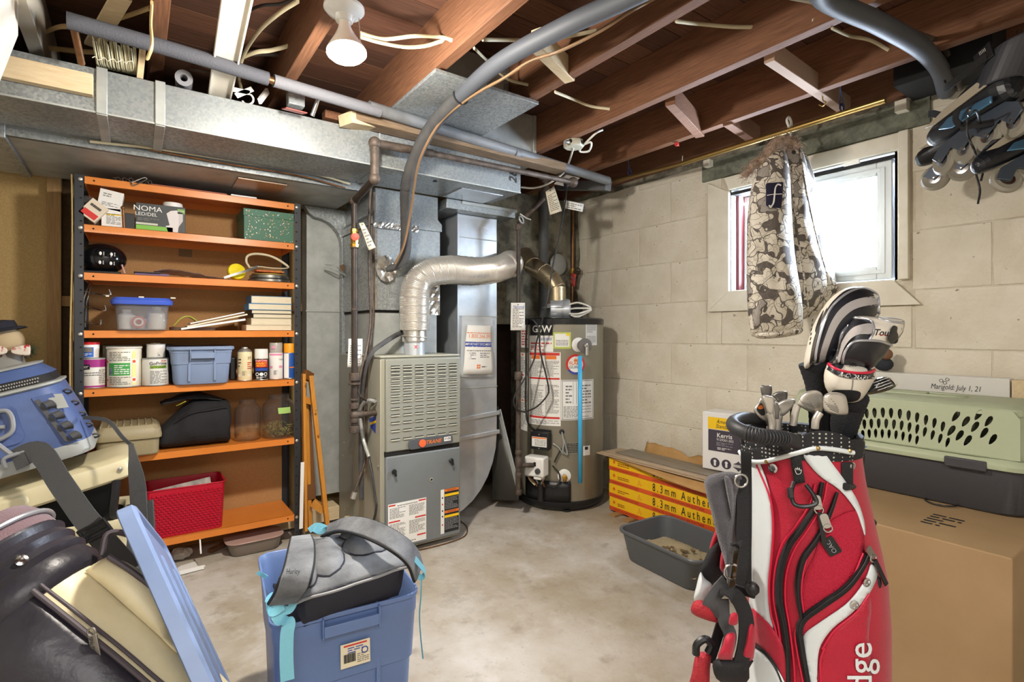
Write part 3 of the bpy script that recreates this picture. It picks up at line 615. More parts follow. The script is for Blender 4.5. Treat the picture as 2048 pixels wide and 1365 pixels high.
hp(l, 1126, 812, 1178, 835, 8, words=9); hp(l, 1130, 770, 1142, 808, 6, words=2); hp(l, 1158, 768, 1178, 808, 7, words=3)
for x in (1144, 1150): patch(hm2, hx(x), hx(x)+.002, hz(1147, 808), hz(1147, 764), M_ink, l, 'diagram_line')
l = hlab(1131, 884, 1176, 909, mat('worn_grey_label', '#7a7669', .6), 'worn_label'); hp(l, 1133, 886, 1160, 906, 6, M_inkd); patch(hm2, hx(1163), hx(1176), hz(1170, 910), hz(1170, 891), M_paper, l, 'white_tag', n=2); patch(hm3, hx(1166), hx(1172), hz(1169, 899), hz(1169, 893), M_inkd, l, 'code_square')
# round flame emblem
def disc(fm, cx, cz, r, m, par, nm, a0=0, a1=360, r0=0):
    b = MB(); n = 32; vs = []; fs = []
    for i in range(n+1):
        a = math.radians(a0+(a1-a0)*i/n); vs += [fm(cx+r0*math.cos(a), cz+r0*math.sin(a)), fm(cx+r*math.cos(a), cz+r*math.sin(a))]
        if i < n: fs.append((2*i, 2*i+1, 2*i+3, 2*i+2))
    b.add(vs, fs); return b.build(nm, m, par, ang=0, recalc=False)
cx, cz = hx(1149), hz(1149, 729)
l = disc(hm, cx, cz, .064, M_red, h, 'flame_emblem'); disc(hm2, cx, cz, .064, M_blue_ink, l, 'blue_arc', 215, 325, .052); disc(hm2, cx, cz, .050, M_paper, l, 'disc_face')
text('FLAME', .028, lambda x, y: hm3(cx+x, cz+y+.006), M_orange_ink, l, bold=.02, sx=1.05); text('GUARD', .026, lambda x, y: hm3(cx+x, cz+y-.018), M_inkd, l, sx=.95)
b = MB(); b.add([hm3(cx+x, cz+.018+y) for x, y in ((-.015, 0), (-.01, .02), (-.004, .01), (0, .028), (.004, .01), (.011, .02), (.015, 0))], [(0, 1, 2), (2, 3, 4), (4, 5, 6), (0, 2, 4, 6)]); b.build('flame_shape', M_orange_ink, l, ang=0, recalc=False)
# relief valve, discharge tube
def hn(x, z, off): th = HA+x/HR; return V((HC.x+(HR+off)*math.cos(th), HC.y+(HR+off)*math.sin(th), z)), V((math.cos(th), math.sin(th), 0))
p, nrm = hn(hx(1154), hz(1154, 690), 0); b = MB(); b.lathe([(.046, 0), (.046, .004), (.04, .008)], p, 24, axis=nrm); b.build('white_flange', M_white, h)
q_, _ = hn(hx(1158), hz(1158, 691), .03); b = MB(); b.lathe([(.03, -.03), (.03, .03)], q_, 20, axis=nrm); b.lathe([(.044, .028), (.046, .032), (.044, .042), (.01, .044)], q_, 28, axis=nrm); b.build('relief_valve', mat('valve_grey', '#6b6763', .6), h)
b = MB(); b.lathe([(.014, .044), (.014, .056), (.006, .058)], q_, 14, axis=nrm); b.build('valve_screw', M_steel, h)
e_ = q_+nrm*.05; b = MB(); b.tube([e_+V((.004, 0, -.008)), e_+V((.004, 0, -.06))], .013, 14); b.build('valve_nozzle', M_steel, h)
bt = at(1160.5, 966, t=3.26); tp = at(1160, 712, t=3.26); b = MB(); b.tube([tp, bt], .0125, 16, cap=False); b.build('discharge_tube', mat('sky_blue_plastic', '#46aee0', .35), h, solid=.002, label='bright blue plastic discharge tube')
# burner control stack
def hbox(px, py, w, hh, dep, off, m, nm, bev=.004, par=h):
    c, n_ = hn(hx(px), hz(px, py), off+dep/2); u = V((-n_.y, n_.x, 0)); b = MB(basis(c, u, (0, 0, 1))); b.box(-w/2, w/2, -hh/2, hh/2, -dep/2, dep/2); return b.build(nm, m, par, bevel=bev), basis(c, u, (0, 0, 1))
jb, JM = hbox(1088, 880, .125, .11, .05, .012, M_black, 'junction_box')
hbox(1090, 862, .10, .016, .006, .0, M_black, 'bracket')
patch(pmap(JM, .0262), -.05, .052, -.035, .026, M_paper, jb, 'box_label'); patch(pmap(JM, .0268), -.048, .05, .016, .024, M_orange_ink, jb, 'orange_stripe'); prints(pmap(JM, .0268), -.03, .048, -.03, .012, 5, M_ink, jb)
for x, y in ((.0, .042), (.0, -.045)): q = MB(JM); q.lathe([(.004, .024), (.004, .028)], (x, y, 0), 8); q.build('screw', M_screw, jb)
gc, GM = hbox(1085, 928, .135, .125, .085, .03, M_white, 'gas_control', .012)
q = MB(GM); q.box(.015, .055, -.05, .05, .0425, .050); q.build('face_plate', M_white, gc, bevel=.002)
q = MB(GM); q.lathe([(.018, .048), (.016, .062), (.004, .063)], (.036, -.018, 0), 20); q.build('dial', mat('dial_grey', '#45474a', .4), gc)
q = MB(GM); q.box(.006, .022, .008, .034, .044, .052); q.build('rocker_switch', M_black, gc, bevel=.002)
q = MB(GM); q.box(.0, .05, -.075, -.06, -.01, .04); q.build('control_base', M_white, gc, bevel=.003)
# curved black skirt cover
b = MB(); b.grid(lambda u, v: cmap(HC, HR, HA, 0, .012)(hx(1056)+(hx(1139)-hx(1056))*u, .075+.125*v), 16, 3); b.build('burner_cover', M_black, h, ang=60, solid=.004)
p, n_ = hn(hx(1087), .075, .03); b = MB(); b.tube([p, p+V((0, 0, .125))], .02, 14); b.build('cover_tube', M_black, h)
for k, (pa, pb) in enumerate(((1072, 1082), (1080, 1086), (1090, 1094), (1096, 1087))):
    a, _ = hn(hx(pa), hz(pa, 951), .06); c, _ = hn(hx(pb), hz(pb, 972), .035); b = MB(); b.tube(curve([a, (a+c)/2+V((0, 0, .005)), c], 5), .006, 8); b.build('gas_tubelet', M_galv2 if k % 2 else M_copper, h)
p, n_ = hn(hx(1127.5), hz(1127, 952), 0); b = MB(); b.lathe([(.042, 0), (.042, .004), (.036, .007)], p, 24, axis=n_); b.build('white_flange', M_white, h)
b = MB(); b.lathe([(.012, 0), (.012, .03), (.016, .032), (.016, .05), (.01, .052)], p, 14, axis=n_); b.lathe([(.013, -.025), (.014, .0), (.008, .012)], p+n_*.03, 12); b.build('drain_valve', M_brass, h)
p, n_ = hn(hx(1123), hz(1123, 864), .0); b = MB(); b.lathe([(.017, 0), (.017, .004), (.01, .006)], p, 16, axis=n_); b.build('grommet', M_black, h)
def hpts(l, off=.02): return [hn(hx(a), hz(a, c), (o[0] if o else off))[0] for a, c, *o in l]
wire('lead', '', hpts([(1123, 864), (1126, 885), (1125, 902), (1132, 908), (1130, 893), (1126, 878)], .02), .006, M_galv2, parent=h)
wire('lead', '', hpts([(1107, 886), (1118, 895), (1124, 906)], .02), .005, M_galv2, parent=h)
wire('lead', '', hpts([(1122, 897), (1115, 912), (1110, 924)], .02), .005, M_bcable, parent=h)
wire('lead', '', hpts([(1107, 930), (1118, 945), (1119, 962), (1110, 972), (1098, 968)], .03), .005, M_bcable, parent=h)
wire('lead', '', hpts([(1068, 938), (1070, 955), (1080, 968)], .05), .006, M_cable, parent=h)
wire('power_lead', '', hpts([(1059, 641, .01), (1057, 680, .014), (1057, 740), (1056, 800), (1059, 840), (1067, 855), (1079, 861, .03)], .014), .006, M_bcable, parent=h)
# blower on top
hb = V((HC.x-.10, HC.y-.10, HT+.01)); u_ = V((.8137, -.5814, 0))
BM = basis(hb+V((0, 0, .05)), u_, (0, 0, 1))
b = MB(BM); b.lathe([(.062, -.06), (.07, -.04), (.07, .06), (.062, .07)], (0, 0, 0), 28, axis=(1, .0, 0)); bl = b.build('blower_housing', M_alu, h)
b = MB(BM); b.box(-.06, .07, -.06, .05, -.09, -.02); b.build('blower_bracket', M_galv2, h, bevel=.003)
b = MB(BM); b.box(.07, .15, -.055, .03, -.05, .04); b.build('terminal_box', M_blackm, h, bevel=.004)
for k in range(3):
    b = MB(BM); b.tube(curve([(.06, .03-.03*k, .06), (.12, .04-.035*k, .08), (.2, .005-.006*k, .07), (.12, -.03-.01*k, .06), (.07, -.04, .06)], 6), .0055, 7); b.build('blower_wire', M_wcable, h)
vb = at(1114, 606, t=3.50); vb.z = 1.33
b = MB(); b.loft([[vb+V((math.cos(a)*r, math.sin(a)*r, z)) for a in [2*math.pi*j/24 for j in range(24)]] for r, z in ((.10, -.03), (.085, -.022), (.062, 0))]); b.build('draft_hood', M_galv2, h)
d = thing('heater_vent_pipe', 'dull metal elbow vent pipe climbing from water heater top to the chimney', 'vent pipe', vb)
mv = mat('weathered_vent_metal', '#b9a98b', .32, .85, col2='#9b8c72', ns=14)
ce_ = [vb+V((0, 0, -.005)), at(1113, 578, t=3.5), at(1103, 560, t=3.52), at(1088, 546, t=3.55), at(1066, 532, t=3.62), at(1050, 512, t=3.72), V((2.22, 3.08, 1.62)), V((2.22, 3.16, 1.64))]
for k in range(0, len(ce_)-1):
    a, c = ce_[k], ce_[k+1]; b = MB(); dd = (c-a).normalized(); b.tube([a-dd*.012, c+dd*.012], .061, 28); b.build('vent_section', mv, d)
    if 0 < k < 6: b = MB(); b.tor(a, .0625, .003, axis=tuple(dd)); b.build('bead', mv, d)
b = MB(); b.tor(V((2.22, 3.09, 1.62)), .075, .012, axis=(0, 1, 0)); b.build('thimble_ring', M_galv, d)
# brown leaning sheets between duct and heater
q = MB(); q.add([at(996, 812, Y=2.84), at(1040, 985, Y=2.70), at(1036, 1002, Y=2.70), at(985, 1000, Y=2.84), at(985, 830, Y=2.86)], [(0, 1, 2, 3, 4)]); d = tag(q.build('metal_sheet', mat('dark_sheet', '#56544f', .5, .3), None, solid=.006), 'dark grey sheet of metal leaning behind the water heater', 'metal sheet')
b = MB(); b.bar(at(998, 820, Y=2.80), at(1038, 985, Y=2.62), .03, .008); plain('angle_strip', 'narrow punched metal strip leaning left of the water heater', 'metal strip', b, M_galv2, bevel=.001)
# ================================================================== pipes, wiring and clutter under the ceiling
def elb(b, p, r): b.sph(p, r, 12)
# lamp on the joist
LX = V((.535, 1.655, 2.165))
d = thing('ceiling_lamp', 'lit round flood bulb in a white porcelain holder on the joist', 'lamp', LX)
b = MB(); b.lathe([(.062, 0), (.062, -.008), (.052, -.02), (.03, -.03), (.026, -.045), (.024, -.047)], LX, 28); b.build('lamp_holder', mat('porcelain', '#dcdedb', .25), d)
ax = V((.03, -.13, -1)).normalized(); c0 = LX+V((0, 0, -.038))
b = MB(); b.lathe([(.018, 0), (.018, .02), (.022, .035), (.034, .06), (.055, .095), (.060, .108)], c0, 32, axis=ax); b.build('bulb_reflector', mat('reflector_glass', '#e9e4dc', .2), d)
b = MB(); b.lathe([(.060, .108), (.0605, .113), (.052, .122), (.03, .128), (.001, .130)], c0, 32, axis=ax)
b.build('bulb_face', mat('lit_bulb_face', '#fff0d8', .5, emit=60), d, ang=60)
b = MB(); b.tube([LX+V((.04, -.02, -.03)), LX+V((.045, -.022, -.12))], .0015, 5); b.sph(LX+V((.045, -.022, -.125)), .005, 8); b.build('pull_chain', M_screw, d)
# long insulated pipe and grey plastic pipe
PA, PB_, PC, PD = at(133, 40, Y=2.10), at(536, 158, Y=2.16), at(760, 224, Y=2.21), at(1216, 362, Y=2.34)
d = thing('insulated_pipe', 'long pipe in dark grey foam sleeve crossing above the trunk duct at top left', 'pipe', PA)
b = MB(); b.tube(curve([PA, PA.lerp(PB_, .5)+V((0, 0, .004)), PB_], 6), .025, 16); b.build('foam_sleeve', M_foam, d)
b = MB(); b.tube([PB_+(PC-PB_).normalized()*.02, PC], .0235, 16); b.build('foam_sleeve', mat('light_foam', '#6c6c70', .8, bump=.4, bs=150), d)
b = MB(); b.tube([PB_-V((.01, 0, 0)), PB_+V((.03, 0, -.003))], .013, 12); b.build('bare_copper', M_copper, d)
b = MB(); b.tube([at(146, 46, Y=2.11), at(163, 126, Y=2.30)], .011, 12); b.build('copper_riser', M_copper, d)
b = MB(); b.bar(PB_+V((.01, 0, .2)), PB_+V((.01, 0, -.02)), .004, .016); b.build('hanger_strap', M_iron, d)
b = MB(); b.tube([PC-V((.05, 0, -.01)), PD], .026, 18); b.tube([PC.lerp(PD, .5), PC.lerp(PD, .5)+(PD-PC).normalized()*.03], .027, 18)
o = plain('plastic_drain_pipe', 'long grey plastic pipe sloping right below the joists', 'pipe', b, M_abs)
b = MB(); b.bar(at(1118, 372, Y=2.9), at(1217, 372, Y=2.4), .06, .05); plain('grey_board', 'short grey board behind the end of grey plastic pipe', 'board', b, M_abs)
b = MB(); b.bar(V((.76, 2.31, 2.095)), V((2.0, 2.31, 2.085)), .045, .09); plain('pipe_plank', 'rough brown plank along the top front of the trunk duct', 'board', b, mat('dusty_plank', '#86715a', .85, col2='#6d5943', ns=6, stretch=(1.5, 14, 14)), bevel=.003)
# gas pipe
gY = 2.28; G0 = V((.874, 2.28, 1.99)); G1 = V((.874, 2.28, 1.83)); G2 = V((.892, 2.60, 1.80)); G3 = V((.892, 2.60, .66)); G4 = V((1.003, 2.60, .729))
d = thing('gas_pipe', 'black iron gas pipe dropping in front of the furnace side with red valve', 'pipe', G3)
b = MB(); b.tube([G0, V((1.16, 2.28, 2.0))], .019, 14); b.build('horizontal_run', M_rust, d)
b = MB(); b.tube([V((1.16, 2.28, 2.0)), V((2.06, 2.275, 2.01))], .0145, 14); b.build('horizontal_run', M_rust, d)
b = MB(); b.tube([G0, G1], .020, 14); b.build('riser', M_rust, d)
b = MB(); b.tube([G1, G2], .017, 14); b.build('cross_pipe', M_iron, d)
b = MB(); b.tube([G2, G3], .0155, 14); b.build('drop_pipe', M_iron, d)
b = MB(); b.tube([V((.892, 2.60, .729)), G4], .014, 14); b.build('furnace_branch', M_rust, d)
for p, r in ((G0, .029), (G1, .027), (G2, .025), (V((2.06, 2.275, 2.01)), .03)):
    b = MB(); b.sph(p, r, 14); b.build('elbow', M_rust, d)
for z, h_, r in ((1.60, .012, .018), (1.25, .01, .018), (1.56, .01, .02), (.90, .04, .026), (.88, .012, .032), (.80, .012, .021), (.760, .03, .023), (.69, .025, .02), (.64, .035, .024)):
    b = MB(); b.lathe([(r*.85, 0), (r, .003), (r, h_-.003), (r*.85, h_)], (.892, 2.60, z), 12 if r > .024 else 16); b.build('fitting', M_rust, d)
b = MB(); b.sph((.892, 2.60, .729), .025, 12); b.tube([V((.90, 2.60, .729)), V((.935, 2.60, .729))], .019, 12); b.build('tee', M_rust, d)
vz = CAMZ+(664-477)/F*2.634
b = MB(); b.lathe([(.02, -.045), (.022, -.03), (.017, -.028), (.021, 0), (.017, .028), (.022, .03), (.02, .045)], (.892, 2.60, vz), 8); b.build('valve_body', M_brass, d)
b = MB(); b.lathe([(.006, 0), (.006, .02), (.019, .022), (.020, .034), (.008, .036)], (.892, 2.585, vz), 10, axis=(-.4, -1, 0)); b.build('valve_handle', mat('red_handle', '#d04a36', .5), d, label='small red valve handle')
for a in (V((1.26, 2.27, 2.05)), V((1.86, 2.27, 2.05))): b = MB(); b.bar(a, a+V((0, 0, -.065)), .004, .018); b.build('pipe_strap', M_blackm, d)
def tagcard(name, label, pts, m, rows=6, hole=True, text_=None):
    """paper tag: four corner points, printed rows, hole"""
    P = [V(p) for p in pts]; c = sum(P, V())/4; o = thing(name, label, 'tag', c)
    fm = lambda u, v, k=0: P[0].lerp(P[1], u).lerp(P[3].lerp(P[2], u), v)+nn*k
    nn = (P[1]-P[0]).cross(P[3]-P[0]).normalized()
    if nn.dot(V((0, 0, CAMZ))-c) < 0: nn = -nn
    b = MB(); b.grid(lambda u, v: fm(u, v, .002*math.sin(v*5)), 2, 6); b.build('card', m, o, solid=.0008, ang=60)
    prints(lambda x, y: fm(x, 1-y, .0016+.002*math.sin((1-y)*5)), .12, .9, .1, .8, rows, M_ink, o, words=4)
    if hole: b = MB(); b.tor(fm(.5, .07, .002), .003, .0012, n=10, k=5, axis=nn); b.build('eyelet', M_iron, o)
    return o
def quadat(pts, **k): return [at(x, y, **k) for x, y in pts]
tagcard('gas_tag', 'long manila tag tied to the black pipe beside the red valve', quadat([(718, 447), (727, 445), (752, 495), (738, 501)], Y=2.575), M_manila, 6)
tagcard('service_tag', 'blank white tag hanging behind the black gas pipe left of furnace', quadat([(697, 678), (725, 678), (724, 735), (695, 735)], Y=2.60-.02+.04), M_paper, 9)
# refrigerant line in foam with orange cable
rl = [at(772, 540, Y=2.69), at(790, 534, Y=2.66), at(808, 515, Y=2.62), at(812, 480, Y=2.58), at(812, 430, Y=2.52), at(813, 375, Y=2.42), at(832, 312, Y=2.28), at(868, 248, Y=2.12), at(922, 192, Z=2.125), at(1000, 124, Z=2.13), at(1128, 54, Z=2.13), at(1250, -2, Z=2.13), V((1.27, .60, 2.12)), V((1.45, .60, 2.12)), at(1640, -14, Z=2.13), at(1760, 48, Z=2.12), at(1842, 96, Z=2.13), at(1880, 140, X=2.55), at(1893, 184, X=2.76)]
cv = curve(rl, 8); n1 = 8*5; nA = 8*8
d = thing('refrigerant_line', 'thick grey foam-wrapped line curving down from the joists into the plenum', 'pipe', rl[0])
b = MB(); b.tube(cv[:n1+1], [.012+.016*min(1, i/16)+.001*(i % 2) for i in range(n1+1)], 12); b.build('taped_section', M_foam2, d)
b = MB(); b.tube(cv[n1:nA+1], .031, 14); b.build('foam_sleeve', M_foam2, d)
b = MB(); b.tube(cv[nA:], .031, 14); b.build('foam_sleeve', mat('smooth_foam_sleeve', '#4d5056', .6), d)
b = MB(); b.tor(cv[nA], .034, .004, axis=tuple((cv[nA+1]-cv[nA]).normalized())); b.build('sleeve_strap', M_blackm, d)
wire('orange_cable', 'orange brown cable running along the grey foam-wrapped line', [at(790, 528, Y=2.60), at(808, 490, Y=2.54), at(822, 420, Y=2.46), at(833, 345, Y=2.30), at(850, 295, Y=2.18), at(885, 240, Y=2.05), at(945, 192, Z=2.10), at(1010, 155, Z=2.10), at(1060, 122, Z=2.11), at(1120, 102, Z=2.11), at(1200, 62, Z=2.13), at(1262, 22, Z=2.13), at(1320, -10, Z=2.13)], .006, M_orcable)
wire('copper_line', 'thin brown tube curving beside the foam-wrapped line at the block wall', [at(1800, 60, Z=2.16), at(1850, 72, Z=2.16), at(1885, 90, X=2.5), at(1905, 130, X=2.6), at(1922, 178, X=2.74)], .009, M_rust)
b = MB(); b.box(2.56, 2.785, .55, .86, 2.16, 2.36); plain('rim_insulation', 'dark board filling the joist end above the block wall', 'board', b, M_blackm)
# white house cables through the joists
def cab(px, label, r=.0042, m=M_cable): return wire('house_cable', label, px, r, m, flat=1.7, k=8)
zc = 2.27
cab([at(722, 66, Z=2.18), at(770, 78, Z=2.2), at(830, 72, Z=2.22), at(880, 74, Z=2.25), at(906, 80, X=.945)], 'upper cream flat cable from the lamp holder to the first joist')
cab([at(722, 74, Z=2.17), at(760, 85, Z=2.18), at(810, 94, Z=2.2), at(850, 92, Z=2.22), at(885, 82, Z=2.24), at(906, 82, X=.944)], 'lower cream flat cable sagging from the lamp holder to the joist')
cab([at(965, 79, X=.99), at(1030, 80, Z=2.27), at(1090, 80, Z=2.26), at(1160, 68, Z=2.26), at(1230, 52, Z=2.27), at(1280, 45, X=1.40)], 'cream cable behind the foam-wrapped line between two joists')
cab([at(1352, 42, X=1.445), at(1400, 48, Z=2.28), at(1480, 54, Z=2.27), at(1560, 50, Z=2.27), at(1628, 40, X=1.853)], 'cream cable sagging across the middle joist bay')
cab([at(1664, 56, X=1.90), at(1700, 72, Z=2.28), at(1740, 80, Z=2.27), at(1778, 100, X=2.34)], 'short cream cable in the bay above the clothes rod')
cab([at(948, 96, X=.99), at(975, 122, Z=2.25), at(1015, 158, Z=2.24), at(1058, 170, X=1.40)], 'thin cream cable beside the square duct in the joists')
cab([at(1110, 184, X=1.445), at(1145, 198, Z=2.25), at(1180, 212, Z=2.24), at(1220, 218, X=1.853)], 'thin cream cable left of the two middle joists')
cab([at(1580, -4, Z=2.2), at(1640, 8, Z=2.2), at(1700, 24, Z=2.2), at(1745, 40, Z=2.2)], 'thin pale cable beside the foam line at the top right', .004, M_wcable)
cab([at(596, 2, Z=2.25), at(560, 25, Z=2.25), at(520, 60, Z=2.26), at(490, 105, Z=2.26), at(478, 150, Z=2.2), at(484, 182, Y=2.42)], 'cream cable looping down beside the white channel', .006)
cab([at(610, 50, Z=2.3), at(590, 85, Z=2.28), at(545, 100, Z=2.27), at(510, 105, Z=2.26), at(470, 122, Z=2.26), at(455, 128, Z=2.26)], 'cream cable bending right behind the long foam pipe', .006)
cab([at(300, 16, Z=2.3), at(260, 30, Z=2.3), at(215, 45, Z=2.28), at(190, 60, Z=2.27)], 'tan cable rising to the brown joist above the blinds', .006, mat('tan_cable', '#b79b6c', .6))
cab([at(88, 66, Z=2.27), at(125, 53, Z=2.27), at(175, 60, Z=2.27)], 'tan cable behind the copper riser, upper one', .006, MATS['tan_cable'])
cab([at(88, 95, Z=2.24), at(150, 102, Z=2.24), at(195, 105, Z=2.24)], 'tan cable behind the copper riser, lower one', .006, MATS['tan_cable'])
cab([at(304, 5, X=.04), at(302, 50, X=.04), at(304, 90, X=.04), at(295, 118, X=.03)], 'tan cable stapled down the left face of brown joist', .0045, MATS['tan_cable'])
cab([at(590, -5, Z=2.32), at(560, 8, Z=2.32), at(520, 12, Z=2.33), at(480, 30, Z=2.34)], 'dark cable across the planks left of the lamp', .004, M_bcable)
cab([at(380, 138, Z=2.2), at(430, 146, Z=2.2), at(480, 150, Z=2.2), at(520, 156, Z=2.2)], 'brown cable just below the long foam pipe', .005, M_rust)
cab([at(472, 108, Z=2.30), at(520, 106, Z=2.31), at(560, 108, Z=2.31), at(600, 112, Z=2.31)], 'dark grey cable above the right half of the long foam pipe', .008, M_iron)
# left corner clutter
b = MB(); p0, p1 = V((.235, 1.35, 2.20)), at(439, 192, Y=2.42); b.bar(p0, p1, .008, .075); q0 = V((.0375, 0, -.004)); b.bar(p0+q0, p1+q0, .022, .006); b.bar(p0-q0+V((0, 0, -.008)), p1-q0+V((0, 0, -.008)), .022, .006)
plain('white_channel', 'long white metal channel resting on the trunk duct between joists', 'channel', b, M_whitep, bevel=.001)
b = MB(); b.bar(at(245, -8, Z=2.28), at(187, 92, Z=2.22), .012, .055); plain('pale_batten', 'pale flat stick crossing behind the long foam pipe', 'board', b, M_pine)
b = MB(); b.bar((-.50, 2.345, 2.002), (-.118, 2.345, 2.002), .072, .033); plain('pine_board', 'pale pine board fixed along the front of the duct at far left', 'board', b, M_pine, bevel=.002)
# white soffit end near the camera
w0, w1 = at(37, 72, Y=2.22), at(-4, 176, Y=2.22)
b = MB(); poly = [w0, w1, w1+V((-.35, 0, 0)), V((w1.x-.35, 2.22, 2.4)), V((w0.x, 2.22, 2.4))]
b.loft([poly, [p+V((0, -.9, 0)) for p in poly]]); o = b.build('trim_1', M_whitep, None, bevel=.004); o['kind'] = 'structure'
# blind slats bundle
bl = thing('blind_bundle', 'bundle of cream blind slats standing on the duct tied with string', 'blinds', at(235, 140, Y=2.42))
for i in range(26):
    u = i/25; px = 190+80*u+R.uniform(-1, 1); yb = 132+16*u; yt = 78+8*math.sin(i*.9)+u*16
    a, c = at(px+4, yb, Y=2.40), at(px-5+4*u, yt, Y=2.32+R.uniform(-.01, .01)); b = MB()
    cw = .020; dd = (a-c).normalized()
    b.add([p+V((.004*math.sin(k*1.2), cw*(k/3-.5)*2, 0)) for p in (a, c) for k in range(4)], [(k, k+1, k+5, k+4) for k in range(3)])
    b.build('slat', mat('cream_slat', '#d9d3b4', .5), bl, solid=.0012)
wire('tie_string', '', [at(185, 118, Y=2.30)+V((.002*math.sin(i*3), -.01, .006*math.sin(i*2.1))) + (at(268, 128, Y=2.31)-at(185, 118, Y=2.30))*(i/14) for i in range(15)], .0014, M_manila, parent=bl, k=3)
b = MB(); b.bar(at(281, 92, Y=2.33), at(275, 154, Y=2.39), .004, .03, u=(1, 0, 0)); b.bar(at(286, 94, Y=2.33), at(280, 156, Y=2.39), .008, .02, u=(0, 1, 0)); plain('vane_stack', 'pale cream flat vane leaning right of the blind bundle', 'blinds', b, M_pine)
p = at(368, 156, Y=2.38); b = MB(); ax = (V((0, 0, CAMZ))-p).normalized(); ax.z *= .3
b.loft([[p+a_*h_+(a_.orthogonal().normalized()*math.cos(t)+a_.cross(a_.orthogonal().normalized())*math.sin(t))*r for t in [2*math.pi*j/20 for j in range(20)]] for a_ in (ax.normalized(),) for r, h_ in ((.030, -.25), (.030, 0), (.013, 0), (.013, -.2))])
plain('foam_tube_offcut', 'short grey foam tube with its round end towards the viewer on the duct', 'foam tube', b, mat('pale_foam', '#8d8e93', .85))
b = MB()
for a, c, w_ in (((462, 178), (500, 186), .018), ((472, 192), (505, 178), .02)): b.bar(at(*a, Y=2.36), at(*c, Y=2.36), w_, .003, u=(0, 0, 1))
plain('plastic_offcuts', 'two crossed white plastic strips lying on top of the duct', 'plastic strips', b, M_white, kind='stuff')
b = MB(); b.tor(at(495, 198, Y=2.38), .022, .004, axis=(.3, 1, 0), a0=-1, a1=2.6); plain('plastic_curl', 'curled white plastic strip on the duct beside crossed strips', 'plastic strip', b, M_white)
b = MB(); b.bar(at(535, 182, Y=2.40), at(519, 203, Y=2.34), .022, .01); plain('plastic_channel', 'short white plastic channel end sticking out over the duct', 'plastic strip', b, M_white)
p = at(591, 206, Y=2.33); d = thing('electrical_box', 'small grey electrical box with red cover plate above the duct', 'electrical box', p)
b = MB(); b.cbox(p+V((0, 0, .012)), .065, .05, .06); b.build('metal_box', M_galv, d, bevel=.004)
b = MB(); b.loft([[q_, q_+V((0, 0, -.004))] for q_ in quadat([(572, 208), (615, 215), (603, 238), (563, 228)], Z=2.06)], closed=False); M_ = basis(at(589, 222, Z=2.055), (1, .05, 0), (0, 1, .25)); b = MB(M_); b.box(-.042, .042, -.034, .034, -.002, .002)
b.build('red_cover', mat('red_cover', '#b3433a', .5), d, bevel=.001, label='red cover plate')
b = MB(); b.tube([p+V((.01, 0, .04)), at(596, 190, Y=2.34), at(601, 170, Y=2.4)], .008, 8); b.build('connector', M_galv2, d)
b = MB(); b.tube([at(640, 186, Y=2.3), at(624, 232, Y=2.34)], .011, 12); plain('pipe_stub', 'short bright metal pipe stub beside the red covered box', 'pipe', b, M_steel)
b = MB(); b.cbox(at(672, 236, Y=2.40), .11, .05, .035); plain('wood_offcut', 'reddish brown wood offcut on top of the duct', 'wood block', b, M_joist, bevel=.002)
b = MB(); b.bar(at(690, 238, Y=2.30), at(758, 252, Y=2.36), .05, .09); plain('wood_shim', 'pale wood wedge above the duct near the lamp', 'wood block', b, M_pine, bevel=.002)
# galvanized branch ducts between the joists
d = thing('branch_duct', 'galvanized box duct set up between two joists right of the lamp', 'duct', (1.2, 2.2, 2.15))
b = MB(); b.box(1.0, 1.385, 1.98, 2.62, 2.15, 2.37); b.build('duct_body', M_galv2, d, bevel=.003)
b = MB(); b.box(.93, 1.43, 1.80, 2.36, 2.135, 2.149); b.build('bottom_sheet', M_galv, d, bevel=.001)
b = MB(); b.box(1.37, 1.392, 1.972, 1.985, 2.15, 2.37); b.build('corner_fold', M_galv, d)
b = MB(); b.box(1.45, 1.845, 2.36, 3.1, 2.09, 2.37); b.box(1.83, 1.852, 2.35, 2.36, 2.09, 2.37)
plain('branch_duct', 'shaded galvanized duct behind the second joist above trunk end', 'duct', b, M_galv2, bevel=.003)
# gas line, tags and outlet by the heater
t_ = 3.22
gp = [at(1037, y, t=t_) for y in (455, 995)]
d = thing('heater_gas_pipe', 'grey iron gas pipe standing in front of the water heater left side', 'pipe', gp[1])
b = MB(); b.tube([gp[0], at(1037, 750, t=t_)], .013, 12); b.build('upper_pipe', M_iron, d)
b = MB(); b.tube([at(1037, 750, t=t_), at(1036, 985, t=t_)], .0155, 12); b.build('lower_pipe', M_rust, d)
for y, r, hh in ((752, .024, .05), (905, .021, .03), (925, .022, .06), (950, .02, .03), (985, .02, .03), (455, .02, .04)):
    b = MB(); b.lathe([(r*.9, -hh/2), (r, -hh/2+.004), (r, hh/2-.004), (r*.9, hh/2)], at(1037, y, t=t_), 12); b.build('fitting', M_rust, d)
b = MB(); b.tube([at(1037, 931, t=t_), at(1066, 931, t=3.27)], .015, 12); b.build('branch', M_rust, d)
up = [at(1037, 447, t=t_), at(1060, 425, t=3.25), at(1088, 398, t=3.3), at(1092, 380, t=3.3), at(1090, 325, t=3.3)]
b = MB(); b.tube(up[:3], .015, 12); b.build('cross_pipe', M_rust, d)
b = MB(); b.tube(up[3:], .014, 12); b.sph(up[3], .028, 12); b.sph(at(1091, 358, t=3.3), .03, 12); b.build('stop_valve', M_rust, d)
b = MB(); b.tube([at(1078, 357, t=3.28), at(1100, 360, t=3.28)], .008, 8); b.build('valve_key', M_rust, d)
b = MB(); b.tor(at(1043, 440, t=3.2), .022, .005, axis=(.4, -1, .3)); b.build('earth_clamp', M_galv2, d)
